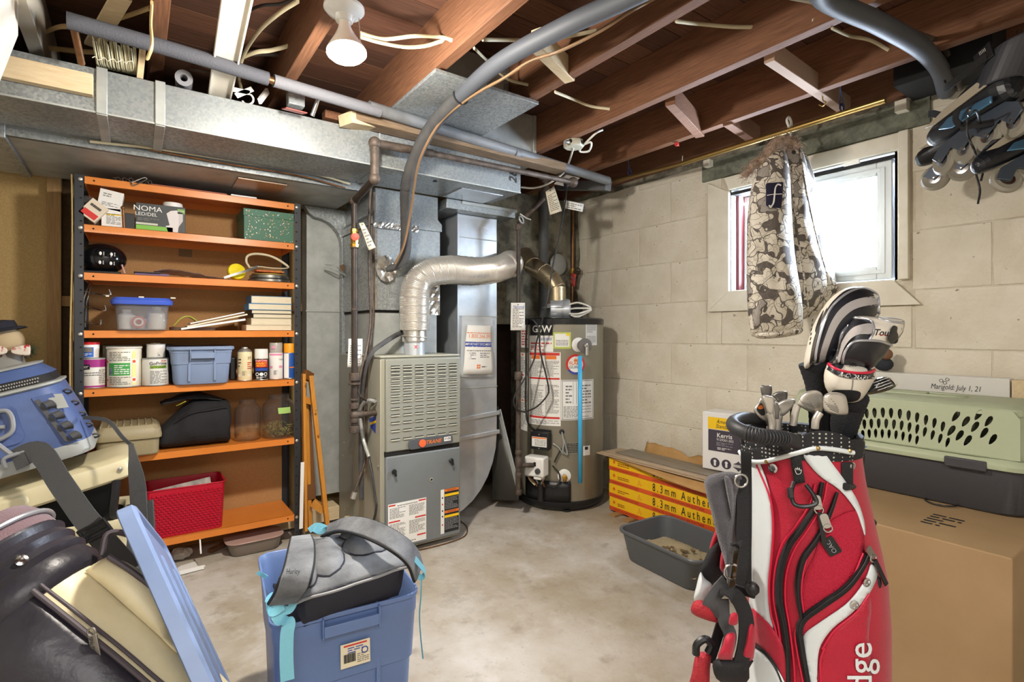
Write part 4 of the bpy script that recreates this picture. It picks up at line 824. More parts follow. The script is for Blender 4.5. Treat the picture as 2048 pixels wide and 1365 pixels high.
wire('clamp_screw', '', [at(1040, 428, t=3.18), at(1052, 436, t=3.18), at(1062, 440, t=3.18)], .005, M_galv2, parent=d)
tagcard('inspection_tag', 'large manila tag hanging below the pipe valve near the far corner', quadat([(1091, 384), (1108, 372), (1124, 422), (1100, 430)], t=3.2), M_manila, 10)
tagcard('cord_tag', 'white tag with red stripe wrapped on the black cord', quadat([(1129, 400), (1168, 408), (1165, 424), (1127, 416)], t=3.3), M_paper, 3, hole=False)
tc = tagcard('contractor_tag', 'white printed card hanging on grey gas pipe beside the heater', quadat([(1022, 606), (1050, 606), (1050, 661), (1021, 661)], t=3.18), M_paper, 12)
text('National', .026, pmap(basis(at(1037, 614, t=3.165), (.8137, -.5814, 0), (0, 0, 1))), M_blue_ink, tc, shear=.2, sx=.75)
d = thing('outlet_plate', 'white outlet plate under the joists with black cord plugged in', 'outlet', at(1135, 362, t=3.3))
OM = basis(at(1134, 362, t=3.3), (1, 0, 0), (0, 1, -.25)); b = MB(OM); b.box(-.055, .055, -.06, .06, -.003, .004); b.build('plate', M_white, d, bevel=.002)
b = MB(OM); b.box(-.04, .04, -.045, .045, .003, .05); b.build('box', M_galv2, d)
wire('black_power_cord', 'thin black cord hanging from the white plate and looping over the heater', [at(1133, 366, t=3.28), at(1132, 395, t=3.27), at(1126, 430, t=3.25), at(1117, 480, t=3.22), at(1104, 540, t=3.2), at(1095, 600, t=3.18), at(1085, 640, t=3.2), at(1072, 690, t=3.25), at(1068, 720, t=3.25), at(1048, 760, t=3.2), at(1030, 790, t=3.15), at(1029, 812, t=3.15), at(1045, 824, t=3.2), at(1072, 815, t=3.24), at(1094, 792, t=3.26), at(1097, 775, t=3.27), at(1088, 735, t=3.27), at(1080, 700, t=3.27), at(1078, 660, t=3.28), at(1068, 642, t=3.3), at(1060, 640, t=3.32)], .0055, M_bcable)
b = MB(); p = at(1133, 362, t=3.29); b.lathe([(.02, 0), (.018, -.03), (.008, -.045)], p, 12); plain('plug', 'black round plug in the white plate', 'plug', b, M_black)
p = at(1147, 296, Z=2.13); d = thing('junction_box', 'round white ceiling junction box hanging under a joist', 'junction box', p)
b = MB(); b.lathe([(.05, .0), (.054, .004), (.054, .034), (.05, .04)], p, 8); b.build('box', mat('aged_cream', '#b9b5a3', .5), d, bevel=.003)
b = MB(); b.tube([p+V((-.05, -.02, .015)), p+V((-.085, -.03, .005))], .011, 8); b.build('clamp', M_steel, d)
for dx, dy in ((-.045, -.025), (.02, -.05)): b = MB(); b.tube([p+V((dx, dy, .02)), p+V((dx*1.06, dy*1.06, .02))], .011, 10); b.build('knockout', M_dark, d)
wire('ceiling_cable', 'white cable from the round junction box up to the joist', [p+V((.05, -.01, .02)), at(1182, 285, Z=2.14), at(1178, 302, Z=2.13), at(1160, 303, Z=2.13), at(1165, 293, Z=2.14), at(1190, 268, Z=2.17), at(1205, 260, Z=2.2)], .0055, M_wcable)
wire('ceiling_cable', 'white cable crossing the grey plastic pipe below the junction box', [p+V((0, 0, .0)), at(1138, 325, t=3.1), at(1128, 345, t=3.1), at(1100, 366, t=3.15), at(1070, 376, t=3.2), at(1042, 375, t=3.2)], .0055, M_wcable)
d = thing('copper_water_pipe', 'upright copper pipe on the block wall behind the water heater', 'pipe', at(1144, 640, X=2.74))
b = MB(); b.tube([at(1146, 415, X=2.74), at(1145, 560, X=2.74), at(1143, 640, X=2.74)], .012, 12); b.build('tube', M_copper, d)
b = MB(); v_ = at(1145, 545, X=2.74); b.lathe([(.018, -.03), (.02, 0), (.018, .03)], v_, 10); b.tube([v_, v_+V((-.02, -.07, 0))], .01, 8); b.build('valve_body', M_brass, d)
b = MB(); b.tor(v_+V((-.02, -.075, 0)), .026, .005, n=20, axis=(.25, 1, 0)); b.tube([v_+V((-.045, -.075, 0)), v_+V((.005, -.08, 0))], .004, 6); b.tube([v_+V((-.02, -.075, -.025)), v_+V((-.02, -.075, .025))], .004, 6); b.build('hand_wheel', M_iron, d)
tg = tagcard('red_tag', 'small red and white tag on the copper pipe below its valve', quadat([(1142, 546), (1153, 549), (1149, 574), (1139, 568)], X=2.70), mat('faded_red', '#c8483e', .6), 2)
b = MB(); b.tube([at(1087, 395, Y=3.02), at(1087, 655, Y=3.02)], .036, 18); b.tube([at(1088, 380, Y=3.02), at(1088, 440, Y=3.02)], .041, 18); plain('grey_vent_stack', 'fat dark grey plastic pipe standing behind the vent elbow', 'pipe', b, mat('dark_abs', '#4c4d4d', .55, col2='#5b5a57', ns=10))
b = MB(); b.lathe([(.075, 0), (.08, .02), (.05, .03)], (2.63, 3.09, 1.66), 24, axis=(0, -1, 0)); plain('chimney_cap', 'round metal cap on the chimney behind the grey pipe', 'cap', b, M_galv2)
# conduit, drain tube and wires down the furnace side
def ribbed(pts, r, name, parent, m=M_galv2, n=8):
    c = curve(pts, 14); b = MB(); b.tube(c, [r*(1+.13*(i % 2)) for i in range(len(c))], n); return b.build(name, m, parent, ang=20)
d = thing('flexible_conduit', 'ribbed metal conduit looping down the left side of the furnace', 'conduit', at(735, 915, X=.99))
ribbed([at(752, 330, Y=2.70), at(741, 385, Y=2.69), at(738, 470, Y=2.68), at(739, 560, Y=2.68), at(741, 640, Y=2.68), at(733, 700, Y=2.62), at(723, 740, Y=2.6), at(717, 780, Y=2.6), at(725, 797, Y=2.6), at(740, 802, X=.99), at(750, 800, X=1.0)], .0058, 'upper_loop', d, M_rust)
ribbed([at(750, 803, X=.99), at(735, 802, X=.97), at(722, 815, X=.96), at(721, 840, X=.96), at(727, 880, X=.97), at(738, 915, X=.97)], .009, 'lower_loop', d)
wire('tail', '', [at(738, 915, X=.97), at(745, 950, X=.97), at(750, 990, X=.97), at(753, 1015, X=.97), at(747, 1045, X=.96)], .006, M_bcable, parent=d)
d = thing('drain_tube', 'beige plastic drain tube running down the furnace side to floor', 'tube', at(703, 1008, Y=2.66))
b = MB(); b.tube(curve([at(748, 385, Y=2.71), at(747, 500, Y=2.71), at(747, 625, Y=2.71), at(738, 700, Y=2.66), at(733, 770, Y=2.7), at(732, 880, Y=2.72), at(730, 922, Y=2.72), at(718, 960, Y=2.70), at(707, 990, Y=2.68)], 6), .007, 10); b.build('tube', M_rust, d)
b = MB(); b.tube([at(710, 985, Y=2.68), at(706, 998, Y=2.68)], .016, 10); b.build('coupling', M_screw, d)
wire('hose', 'dark rubber hose from the plenum to behind the furnace pipes', [at(808, 664, Y=2.68), at(790, 672, Y=2.66), at(765, 688, Y=2.63), at(745, 705, Y=2.62), at(730, 740, X=.96), at(724, 800, X=.965), at(722, 900, X=.97), at(723, 1000, X=.97)], .0135, M_foam2)
b = MB(basis(at(717, 1046, Z=.05), (1, -.12, 0), (.1, 1, 0))); b.box(-.07, .07, -.05, .05, -.048, .035); plain('foam_block', 'cream block on the floor beside the furnace', 'block', b, mat('cream_block', '#d9c79b', .7), bevel=.004)
b = MB(); b.box(.62, 1.0, 3.18, 3.36, .02, .10); plain('floor_lumber', 'stacked pale lumber under the dull duct panel', 'lumber', b, M_pine, bevel=.003)
wire('floor_wire', 'thin tan wire lying around the front right foot of furnace', [at(800, 1108, Z=.005), at(850, 1098, Z=.005), at(900, 1085, Z=.005), at(930, 1072, Z=.005), at(934, 1055, Z=.005), at(922, 1043, Z=.006)], .003, M_copper)
# clothes rod and hooks
RX, RZ = 2.56, 2.13
ra, rb_ = at(1190, 372, X=RX), at(1771, 200, X=RX); rm = at(1365, 327, X=RX)
d = thing('clothes_rod', 'long gold metal clothes rod hung by cords under the joists', 'clothes rod', (RX, (ra.y+rb_.y)/2, ra.z))
b = MB(); b.tube([ra, rm], .0095, 12); b.build('thin_section', M_goldrod, d)
b = MB(); b.tube([rm, rb_], .0135, 14); b.build('thick_section', M_goldrod, d)
for px, y0, y1 in ((1259, 308, 352), (1684, 152, 224)):
    c_ = at(px, y1-8, X=RX); top = V((RX-.15, c_.y, 2.17)); top = at(px-2, y0, X=2.385)
    b = MB(); b.tube([top, c_+V((0, .01, 0))], .0025, 6); b.tube([top+V((0, .015, 0)), c_+V((0, -.01, 0))], .0025, 6); b.tor(c_, .017, .004, axis=(0, 1, 0)); b.tube(curve([top, top+V((0, -.03, -.02)), top+V((0, -.06, -.015))], 4), .002, 5)
    b.build('cord', mat('navy_cord', '#20244a', .7), d)
def hook(p, label, m=M_goldrod, s_=1):
    b = MB(); b.tube(curve([p+V((0, 0, .03*s_)), p, p+V((0, -.012*s_, -.015*s_)), p+V((0, .002, -.026*s_)), p+V((0, .016*s_, -.016*s_))], 5), .0025*s_, 6); plain('cup_hook', label, 'hook', b, m)
hook(at(1646, 200, X=2.42), 'brass cup hook in the joist left of the right cord'); hook(at(1300, 188, X=1.87), 'small metal hook in the middle joist'); hook(at(1365, 322, X=2.7), 'white cup hook on the wall top under the rod', M_white)
b = MB(); b.lathe([(.002, 0), (.002, .03), (.012, .031), (.011, .037)], at(1358, 292, X=2.40), 10, axis=(-1, -.3, 0)); plain('push_pin', 'red headed pin in the joist above the gold rod', 'pin', b, M_red)
for px, py, nm in ((540, 330, 0),):
    pass
b = MB(); b.cbox(at(1418, 328, X=2.77), .06, .04, .04); plain('small_wood_block', 'small cream wood block on the wall top left of window', 'wood block', b, M_case, bevel=.002)
b = MB(); b.cbox(at(1806, 214, X=2.77), .06, .045, .05); plain('small_wood_block', 'small cream wood block on the wall top right of window', 'wood block', b, M_case, bevel=.002)
# ================================================================== orange shelving rack
RY0, RY1, RXA, RXB = 3.0, 3.30, -.2176, .7346
SH = [1.837, 1.623, 1.41, 1.152, .889, .574, .159]
M_or = mat('orange_enamel', '#dc8334', .32, col2='#d27a2c', ns=5, coat=.2)
M_post = mat('charcoal_steel', '#34363a', .4, .3)
d = thing('shelving_rack', 'orange metal shelving rack with charcoal perforated posts and seven shelves', 'shelf', (.26, 3.15, 0))
for (x, sx) in ((RXA, 1), (RXB, -1)):
    for (y, sy) in ((RY0, 1), (RY1, -1)):
        b = MB(); xa = x; xb = x+sx*.034; b.box(min(xa, xb), max(xa, xb), min(y, y+sy*.002), max(y, y+sy*.002), 0, 1.84); b.box(min(xa, xa+sx*.002), max(xa, xa+sx*.002), min(y, y+sy*.034), max(y, y+sy*.034), 0, 1.84)
        p = b.build('post', M_post, d, bevel=.0006, seg=1)
        if sy > 0:
            b = MB()
            for k in range(35):
                z = .06+k*.0508; b.lathe([(.0042, 0), (.0042, .0008)], (x+sx*.024, y-.0004, z), 8, axis=(0, -1, 0))
            b.build('holes', M_dark, p, kind='stuff')
for i, z in enumerate(SH):
    b = MB(); xa, xb = RXA+.034 if i else RXA+.036, RXB-.034
    b.box(xa, xb, RY0+.001, RY1-.001, z-.003, z); b.box(xa, xb, RY0+.001, RY0+.003, z-.035, z); b.box(xa, xb, RY1-.003, RY1-.001, z-.035, z)
    b.box(xa, xa+.002, RY0, RY1, z-.035, z); b.box(xb-.002, xb, RY0, RY1, z-.035, z); b.box(xa, xb, RY0+.001, RY0+.016, z-.035, z-.033)
    s_ = b.build('shelf', M_or, d, bevel=.0015, seg=2)
    for x in (xa+.033, xb-.033):
        b = MB(); b.lathe([(.004, 0), (.0035, .001)], (x, RY0+.0005, z-.0175), 10, axis=(0, -1, 0)); b.build('hole', M_dark, s_)
    for x in (RXA+.022, RXB-.022):
        b = MB(); b.lathe([(.0085, 0), (.0075, .004), (.003, .006)], (x, RY0-.001, z-.018), 12, axis=(0, -1, 0)); b.build('bolt', M_screw, d)
b = MB(); b.box(RXA-.006, RXB-.01, RY1+.002, RY1+.010, .0, 1.83); b.build('back_panel', M_board2, d)
b = MB(); b.grid(lambda u, v: (RXA-.010+.004*math.sin(v*9), RY0-.001+.30*u, 1.835*v), 2, 20); b.build('side_board', M_board, d, solid=.005)
b = MB(); b.box(.19, .25, RY1-.001, RY1+.003, 1.545, 1.585); b.build('patch', mat('brown_tape', '#77603f', .6), d)
def sx(px, Y=3.03): return at(px, 664, Y=Y).x
def zy(px, py, Y): return at(px, py, Y=Y).z
def fmapY(cx, cz, Y, d=.0008): return pmap(basis((cx, Y, cz), (1, 0, 0), (0, 0, 1)), d)
def carton(name, label, x0, x1, y0, y1, z0, z1, m, cat='box', group=None, bev=.0015):
    o = thing(name, label, cat, ((x0+x1)/2, (y0+y1)/2, z0), group); b = MB(); b.box(x0, x1, y0, y1, z0, z1); b.build('carton', m, o, bevel=bev); return o
# --- on top of the rack
b = MB(); zt = 1.842; r = random.Random(5); o = thing('chain', 'steel chain with spring clip lying over the top shelf front edge', 'chain', (-.02, 3.03, zt))
for i in range(12):
    c = V((-.075+.012*i, 3.02+.01*math.sin(i), zt+.006)); b = MB(); b.tor(c, .008, .002, n=10, k=5, axis=(0, (i % 2), 1-(i % 2)*.8)); b.build('link', M_rust, o)
b = MB(); b.tube(curve([V((-.015, 3.0, zt-.008)), V((-.01, 2.99, zt-.02)), V((.0, 2.99, zt-.02)), V((.04, 3.0, zt+.012)), V((.045, 3.0, zt+.02)), V((.035, 3.0, zt+.022)), V((-.005, 2.995, zt-.005)), V((-.015, 3.0, zt-.008))], 5), .003, 7); b.build('spring_clip', M_steel, o)
b = MB(); b.box(.06, .38, 3.02, 3.24, 1.838, 1.846); plain('red_board', 'thin reddish board lying on the rack top', 'board', b, mat('red_brown_board', '#9c4a2c', .5)); b = MB(); b.box(.40, .52, 3.03, 3.2, 1.838, 1.850); plain('white_strip', 'thin white slab lying on the rack top right', 'board', b, M_white)
# --- row 1
z = SH[1]+.001
o = carton('noma_box'.replace('noma', 'bulb'), 'charcoal and green LED bulb box, torn open at its right end', sx(272), sx(371), 3.03, 3.12, z, z+.128, mat('charcoal_card', '#3d3f40', .5))
x0, x1 = sx(272), sx(371); f = fmapY(x0, z, 3.03)
text('NOMA', .034, lambda x, y: f(x+.046, y+.102), M_paper, o, sx=1.1); text('LED/DEL', .023, lambda x, y: f(x+.040, y+.076), M_paper, o)
mg = mat('leaf_green', '#79b540', .5); patch(f, .0, .145, .0, .024, mg, o, 'green_band'); patch(f, .0, .085, .027, .036, mat('spectrum_strip', '#d9cf9a', .5, col2='#a9b9d9', ns=9), o, 'colour_strip'); patch(f, .165, .195, .095, .118, mg, o, 'green_square'); text('65W', .014, lambda x, y: f(x+.18, y+.106)+V((0, -.0005, 0)), M_paper, o)
q = MB(); q.add([f(.12+.035*x, .0+y) for x, y in ((.2, .0), (-.1, .03), (.35, .035), (0, .09), (.5, .105), (1.2, .11), (1.9, .1), (1.9, .06), (1.4, .03), (1.3, 0))], [tuple(range(10))]); q.build('bulb_picture', mat('picture_white', '#d8d2cf', .5), o, ang=0)
prints(f, .006, .09, .045, .06, 2, M_ink, o, words=4); q = MB(); q.box(x1-.028, x1-.002, 3.026, 3.11, z+.002, z+.128); q.build('clear_window', clear('clear_blister', .95, .12), o, bevel=.004)
q = MB(); q.lathe([(.014, 0), (.016, .03), (.035, .07), (.044, .1), (.04, .12)], (x1-.05, 3.075, z+.03), 20); q.build('white_bulb', M_white, o)
def tilted(name, label, px, py, w_, h_, dep, Y, ang, m, par=None, yaw=0):
    c = at(px, py, Y=Y+dep/2); c = c if py else V((c.x, c.y, SH[1]+.001+h_/2)); M_ = Matrix.Translation(c) @ Matrix.Rotation(yaw, 4, 'Z') @ Matrix.Rotation(math.radians(ang), 4, 'Y'); o = thing(name, label, 'box', c-V((0, 0, h_/2)))
    b = MB(M_); b.box(-w_/2, w_/2, -dep/2, dep/2, -h_/2, h_/2); b.build('carton', m, o, bevel=.001)
    return o, (lambda x, y: M_ @ V((x, -dep/2-.0008, y)))
mw = mat('white_card', '#dfdcd6', .55)
o, f = tilted('lamp_carton', 'white bulb carton tilted on top of a second white carton', 222, 404, .088, .088, .08, 3.03, 9, mw); prints(f, -.03, .03, -.03, -.012, 3, M_ink, o, words=3); prints(f, -.03, .0, .01, .03, 2, M_ink, o, words=2)
z = SH[1]
o, f = tilted('lamp_carton', 'lower white bulb carton standing on the shelf beside dark battery pack', 227, 0, .085, .086, .08, 3.03, 0, mw); 
prints(f, -.025, .028, -.03, .02, 8, M_ink, o, words=3); patch(lambda x, y: f(x, y), -.025, .03, .012, .018, M_yel_ink, o, 'yellow_line')
o, f = tilted('small_carton', 'small beige carton with barcode and red label lying askew at far left', 188, 423, .072, .085, .05, 3.0, 38, mat('beige_card', '#d3c3ad', .6)); patch(f, -.03, .03, -.035, -.01, M_red, o, 'red_label'); prints(f, -.025, .02, .005, .03, 1, M_inkd, o, words=12)
for i, (px, py) in enumerate(((176, 402), (180, 445))):
    c = at(px, py, Y=3.06); b = MB(); b.sph(c, .034, 12, sc=(1.1, .8, .7)); plain('blister_pack', ('upper', 'lower')[i]+' clear plastic blister at the far left of the bulb shelf', 'packaging', b, MATS['clear_blister'])
o = carton('battery_pack', 'dark pack between the white carton and the charcoal bulb box', sx(247), sx(270), 3.04, 3.12, z+.001, z+.075, M_black)
b = MB(); b.tube([V((sx(248), 3.03, z)), V((sx(246), 3.03, z+.09))], .006, 8); b.sph((sx(246), 3.03, z+.095), .009, 10); b.build('end_cap', M_copper, o)
gb = mat('green_print_card', '#3f6b55', .55)
x0, x1 = sx(488, 3.02), sx(592, 3.02); o = carton('gift_box', 'dark green lidded gift box printed with tiny festive motifs', x0, x1-.012, 3.02, 3.24, z+.001, z+.158, gb)
b = MB(); b.box(x0-.003, x1-.009, 3.017, 3.243, z+.125, z+.162); b.build('lid', gb, o, bevel=.0015)
r = random.Random(8); cols = [mat('motif_cream', '#e3d9bd', .6), mat('motif_pink', '#d79a8a', .6), mat('motif_gold', '#d2ab5c', .6), M_paper]
for ci, m in enumerate(cols):
    b = MB()
    for i in range(34):
        fx_, fz = r.uniform(x0+.004, x1-.018), r.uniform(z+.006, z+.156); s_ = r.uniform(.0012, .0042); n = r.choice((4, 5, 6)); yy = 3.0160 if fz > z+.122 else 3.0192
        b.add([(fx_+s_*math.cos(k*6.283/n)*(1 if k % 2 else .6), yy, fz+s_*math.sin(k*6.283/n)) for k in range(n)], [tuple(range(n))])
    b.build('printed_motifs', m, o, ang=0, kind='stuff')
# --- row 2
z = SH[2]
c = at(205, 518, Y=3.08); o = thing('heater_control_head', 'glossy black oval appliance with four white buttons at the shelf left end', 'appliance', (c.x, c.y, z))
b = MB(); b.sph((c.x, c.y, z+.072), .07, 24, sc=(1.32, .85, 1.0)); b.build('body', mat('gloss_black_plastic', '#111113', .12), o)
b = MB(); b.sph((c.x+.012, c.y-.018, z+.072), .062, 24, sc=(1.1, .78, .95)); b.build('control_dome', mat('gloss_black_plastic', '#111113', .12), o)
for i, (px, py) in enumerate(((201, 507), (223, 509), (200, 525), (222, 527))):
    q = at(px, py, Y=3.005); b = MB(); b.sph(q, .0085, 10, sc=(.62, .3, 1)); b.build('button', M_white, o)
    b = MB()
    for k in range(3): b.cbox(q+V((.012, 0, -.006+.006*k)), .004, .001, .0025)
    b.build('indicator', M_white, o, kind='stuff')
b = MB(); b.box(c.x-.07, c.x+.07, c.y-.05, c.y+.05, z+.0005, z+.012); b.build('foot', M_black, o, bevel=.004)
b = MB(); b.tube([at(244, 530, Y=3.03), V((sx(250), 3.02, z+.004))], .004, 6); plain('pink_stick', 'thin pink stick leaning against the black oval appliance', 'stick', b, mat('dusty_pink', '#b98f84', .6))
b = MB(); b.box(sx(270), sx(338), 3.03, 3.15, z+.001, z+.012); plain('purple_booklet', 'thin purple booklet lying under grey plastic film', 'book', b, mat('purple_cover', '#6a5478', .5)); b = MB(); b.box(sx(268), sx(322), 3.02, 3.10, z+.0135, z+.017); plain('black_folder', 'thin black sheet on top of the purple booklet', 'folder', b, M_black)
b = MB(); b.grid(lambda u, v: (sx(308)+(sx(452)-sx(308))*u, 3.03+.16*v, z+.004+.05*(1-u)**1.1*math.sin(min(1, .25+u*2)*math.pi*.5)*(1-.4*v)+.006*noise.noise(V((u*9, v*5, 1)))), 24, 8); plain('plastic_film', 'crumpled translucent grey plastic film piled on the shelf', 'plastic film', b, clear('grey_film', .8, .4, tint=(.80, .76, .76)), solid=.001, ang=80)
c = at(473, 546, Y=3.04); o = thing('tape_measure_reel', 'round bright yellow reel with a silver strap across it', 'tape reel', (c.x, c.y, z))
b = MB(); b.lathe([(.018, -.014), (.040, -.013), (.043, -.008), (.043, .008), (.040, .013), (.018, .014)], (c.x, c.y, z+.044), 28, axis=(.15, -1, .25)); b.build('reel', mat('yellow_plastic', '#ddc90c', .35), o)
b = MB(); b.ribbon([at(448, 556, Y=2.995), at(470, 549, Y=2.985), at(500, 540, Y=2.99), at(515, 533, Y=3.0)], .012, .001, (0, 0, 1)); b.build('strap', M_steel, o)
cx = (sx(497)+sx(588))/2+.006
for i, (r_, h0, h1, nm) in enumerate(((.105, .0, .018, 'lower'), (.098, .019, .040, 'upper'))):
    b = MB(); b.lathe([(r_*.96, h0+.001), (r_, h0+.004), (r_, h1-.002), (r_*.98, h1)], (cx, 3.125, z), 40); plain('metal_tin', nm+' flat round grey metal tin in the stack at shelf right', 'tin', b, mat('brushed_tin', '#8c8b84', .32, .85))
b = MB(); b.lathe([(.085, .041), (.09, .046), (.06, .052)], (cx, 3.12, z), 28); plain('yellow_plate', 'yellow rimmed dish on top of the metal tins', 'dish', b, mat('dull_yellow', '#c9a95b', .5)); b = MB(); b.box(cx-.08, cx+.06, 3.04, 3.11, z+.053, z+.062); plain('red_pouch', 'red and orange packet squashed on the stacked tins', 'packet', b, mat('red_orange_print', '#b5482c', .5, col2='#d0873c', ns=40), bevel=.003)
b = MB(); b.tube(curve([at(500, 536, Y=3.06), at(493, 524, Y=3.05), at(496, 512, Y=3.06), at(515, 508, Y=3.07), at(545, 514, Y=3.07), at(572, 530, Y=3.06), at(574, 537, Y=3.04), at(545, 537, Y=3.03), at(520, 534, Y=3.03), at(500, 536, Y=3.06)], 6), .004, 7, flat=1.6); plain('racket_ring', 'cream hoop leaning on the stacked tins', 'hoop', b, M_cable)
# --- row 3
z = SH[3]; o = thing('hook_rack', 'chrome wire hook rack leaning at the left end of shelf', 'hook rack', (sx(190), 3.08, z))
b = MB(); b.tube([at(180, 563, Y=3.1), at(168, 600, Y=3.06), at(166, 650, Y=3.05)], .003, 6); b.tube([at(184, 566, Y=3.12), at(174, 605, Y=3.1), at(171, 655, Y=3.08)], .003, 6); b.build('spine', M_steel, o)
for a, c, e in (((170, 583), (218, 591), (219, 579)), ((168, 612), (209, 622), (211, 611)), ((167, 643), (199, 650), (202, 640))):
    for dy in (0, .012): b = MB(); b.tube(curve([at(*a, Y=3.08+dy), at(*c, Y=3.03+dy), at(*e, Y=3.03+dy)], 4), .0028, 6); b.build('hook', M_steel, o)
x0, x1 = sx(230, 2.97), sx(338, 2.97); cx = (x0+x1)/2; w2 = (x1-x0)/2
o = thing('storage_tub', 'clear plastic tub with a bright blue lid full of white bottles', 'storage tub', (cx, 3.06, z+.001))
mc = clear('cloudy_clear_plastic', .93, .22)
b = MB(); rg = [[(cx+x*k, 3.07+y*k, zz) for x, y in rrect(2*w2, .22, .03)] for zz, k in ((z+.001, .90), (z+.02, .93), (z+.125, 1.0))]; b.loft(rg, capends=(True, False)); b.build('tub_body', mc, o, solid=.0015)
b = MB(); rg = [[(cx+x*k, 3.07+y*k, zz) for x, y in rrect(2*w2+.03, .25, .035)] for zz, k in ((z+.118, 1.0), (z+.136, 1.02), (z+.141, .97), (z+.150, .92), (z+.1505, .8))]; b.loft(rg); b.build('lid', mat('bright_blue_plastic', '#3f5cc0', .35), o, bevel=.001)
for dx in (-.128, .118, -.005): b = MB(); b.cbox((cx+dx, 2.955, z+.152), .02 if dx > -.1 else .012, .006, .006); b.build('latch', M_manila, o)
for dx, dy, r_, h_, m in ((-.06, 0, .035, .09, M_white), (.055, .0, .036, .105, M_whitep), (.0, .05, .03, .07, mat('grey_bottle', '#a8b0b5', .4))):
    b = MB(); b.lathe([(r_, 0), (r_, h_*.7), (r_*.5, h_*.85), (r_*.5, h_)], (cx+dx, 3.05+dy, z+.006), 16); b.build('bottle', m, o)
b = MB(); b.lathe([(.012, 0), (.028, 0), (.028, .012), (.012, .012), (.012, 0)], (cx-.015, 3.0, z+.038), 24, axis=(0, 1, .1)); b.build('tape_roll', mat('red_white_roll', '#c8523c', .5), o); b = MB(); b.tor((cx-.015, 2.998, z+.038), .016, .004, axis=(0, 1, 0)); b.build('roll_core', M_paper, o)
b = MB(); b.tube(curve([V((cx+.03, 2.99, z+.10)), V((cx+.02, 2.985, z+.06)), V((cx+.02, 2.985, z+.04))], 4), .003, 6); b.build('strip', M_blue_ink, o)
# sandals, binders
o = thing('sandal', 'brown sandal with a lime green strap edge on the paper shelf', 'sandal', (sx(370), 3.1, z))
b = MB(); b.loft([[(sx(345)+x, 3.09+y, zz) for x, y in rrect(.20, .07, .03, cx=.09)] for zz in (z+.001, z+.016)]); b.build('sole', mat('brown_sole', '#5a4636', .7), o)
b = MB(); b.ribbon(curve([V((sx(348), 3.06, z+.018)), V((sx(362), 3.05, z+.055)), V((sx(378), 3.06, z+.065)), V((sx(392), 3.07, z+.045)), V((sx(397), 3.08, z+.018))], 5), .02, .003, (0, 1, 0)); b.build('strap', mat('brown_strap', '#7b6240', .6), o)
b = MB(); b.tube(curve([V((sx(348), 3.045, z+.022)), V((sx(362), 3.038, z+.058)), V((sx(378), 3.045, z+.069)), V((sx(394), 3.055, z+.048)), V((sx(399), 3.065, z+.018))], 5), .003, 6); b.build('strap_edge', mat('lime', '#a5a83a', .5), o)
for k, (a, c, th, m, lb) in enumerate((((360, 659), (486, 640), .010, M_paper, 'white paper folder, lowest in the sloping stack'), ((372, 654), (490, 630), .008, M_manila, 'beige folder in the middle of the sloping stack'), ((378, 648), (484, 626), .006, M_paper, 'open white binder on top of the sloping stack'))):
    b = MB(); p0, p1 = at(*a, Y=3.1), at(*c, Y=3.1); p0.z = max(p0.z, z+.006+k*.009); b.bar(p0, p1, .16, th, u=(0, 1, 0)); plain('folder', lb, 'folder', b, m, bevel=.001)
    b = MB(); b.bar(p0+V((0, -.081, .004)), p1+V((0, -.081, .004)), .002, .002, u=(0, 1, 0)); b.build('edge', M_blackm, bpy.data.objects[-1] if False else None) if False else None
bk = [(503, 583, 599, '#4a7ba0', 'thick hardback with a blue cover, topmost of the book stack'), (498, 600, 613, '#5590bb', 'hardback with light blue cover, second from the top of book stack'), (504, 614, 622, '#3a3835', 'dark covered book, third from the top of stack'), (507, 624, 633, '#4b4a45', 'dark covered book, fourth from the top of stack'), (503, 635, 649, '#c9bb96', 'thick beige book, second from the bottom of stack'), (493, 650, 661, '#ddd3bd', 'cream paperback at the bottom of the book stack')]
zt = z+.001
hs = [.030, .038, .024, .021, .035, .043]
for i, (px, y0, y1, cc, lb) in enumerate(reversed(bk)):
    h_ = hs[i]*.93; x0 = sx(px, 3.02); o = thing('book', lb, 'book', (x0+.1, 3.1, zt), 'books stacked on the fourth shelf')
    b = MB(); b.box(x0, RXB-.042, 3.02, 3.17, zt, zt+.002); b.box(x0, RXB-.042, 3.02, 3.17, zt+h_-.002, zt+h_); b.box(x0-.001, x0+.0, 3.02, 3.17, zt, zt+h_); b.build('cover', mat('cover_%d' % i, cc, .5), o)
    b = MB(); b.box(x0+.001, RXB-.045, 3.023, 3.165, zt+.0022, zt+h_-.0022); b.build('pages', mat('page_block', '#dfd3b9', .8, col2='#cfc2a5', ns=30, stretch=(1, 1, 30)), o); zt += h_+.0006
# --- row 4 cans
z = SH[4]+.001
def can(name, label, px0, px1, Y, z0, h_, body, lid=None, lidh=0, cat='can', taper=1.0, rim=True):
    x0, x1 = sx(px0, Y), sx(px1, Y); r_ = (x1-x0)/2*.985; c = V(((x0+x1)/2, Y+.0, z0)); o = thing(name, label, cat, c)
    b = MB(); b.lathe([(r_*taper*.97, 0), (r_*taper, .003), (r_, h_-.003), (r_*.97, h_)], c, 32); b.build('body', body, o)
    if rim:
        b = MB(); b.tor(c+V((0, 0, .003)), r_*taper, .002); b.build('rim', M_galv2, o); b = MB(); b.tor(c+V((0, 0, h_-.001)), r_, .002); b.build('rim', M_galv2, o)
    if lid: b = MB(); b.lathe([(r_*1.04, h_-.002), (r_*1.05, h_), (r_*1.05, h_+lidh), (r_*.98, h_+lidh+.002), (r_*.95, h_+lidh-.004)], c, 32); b.build('lid', lid, o)
    a0 = math.atan2(-c.y, -c.x)+.02
    return o, cmap((c.x, c.y), r_, a0, z0, .0012), cmap((c.x, c.y), r_, a0, z0, .002), r_
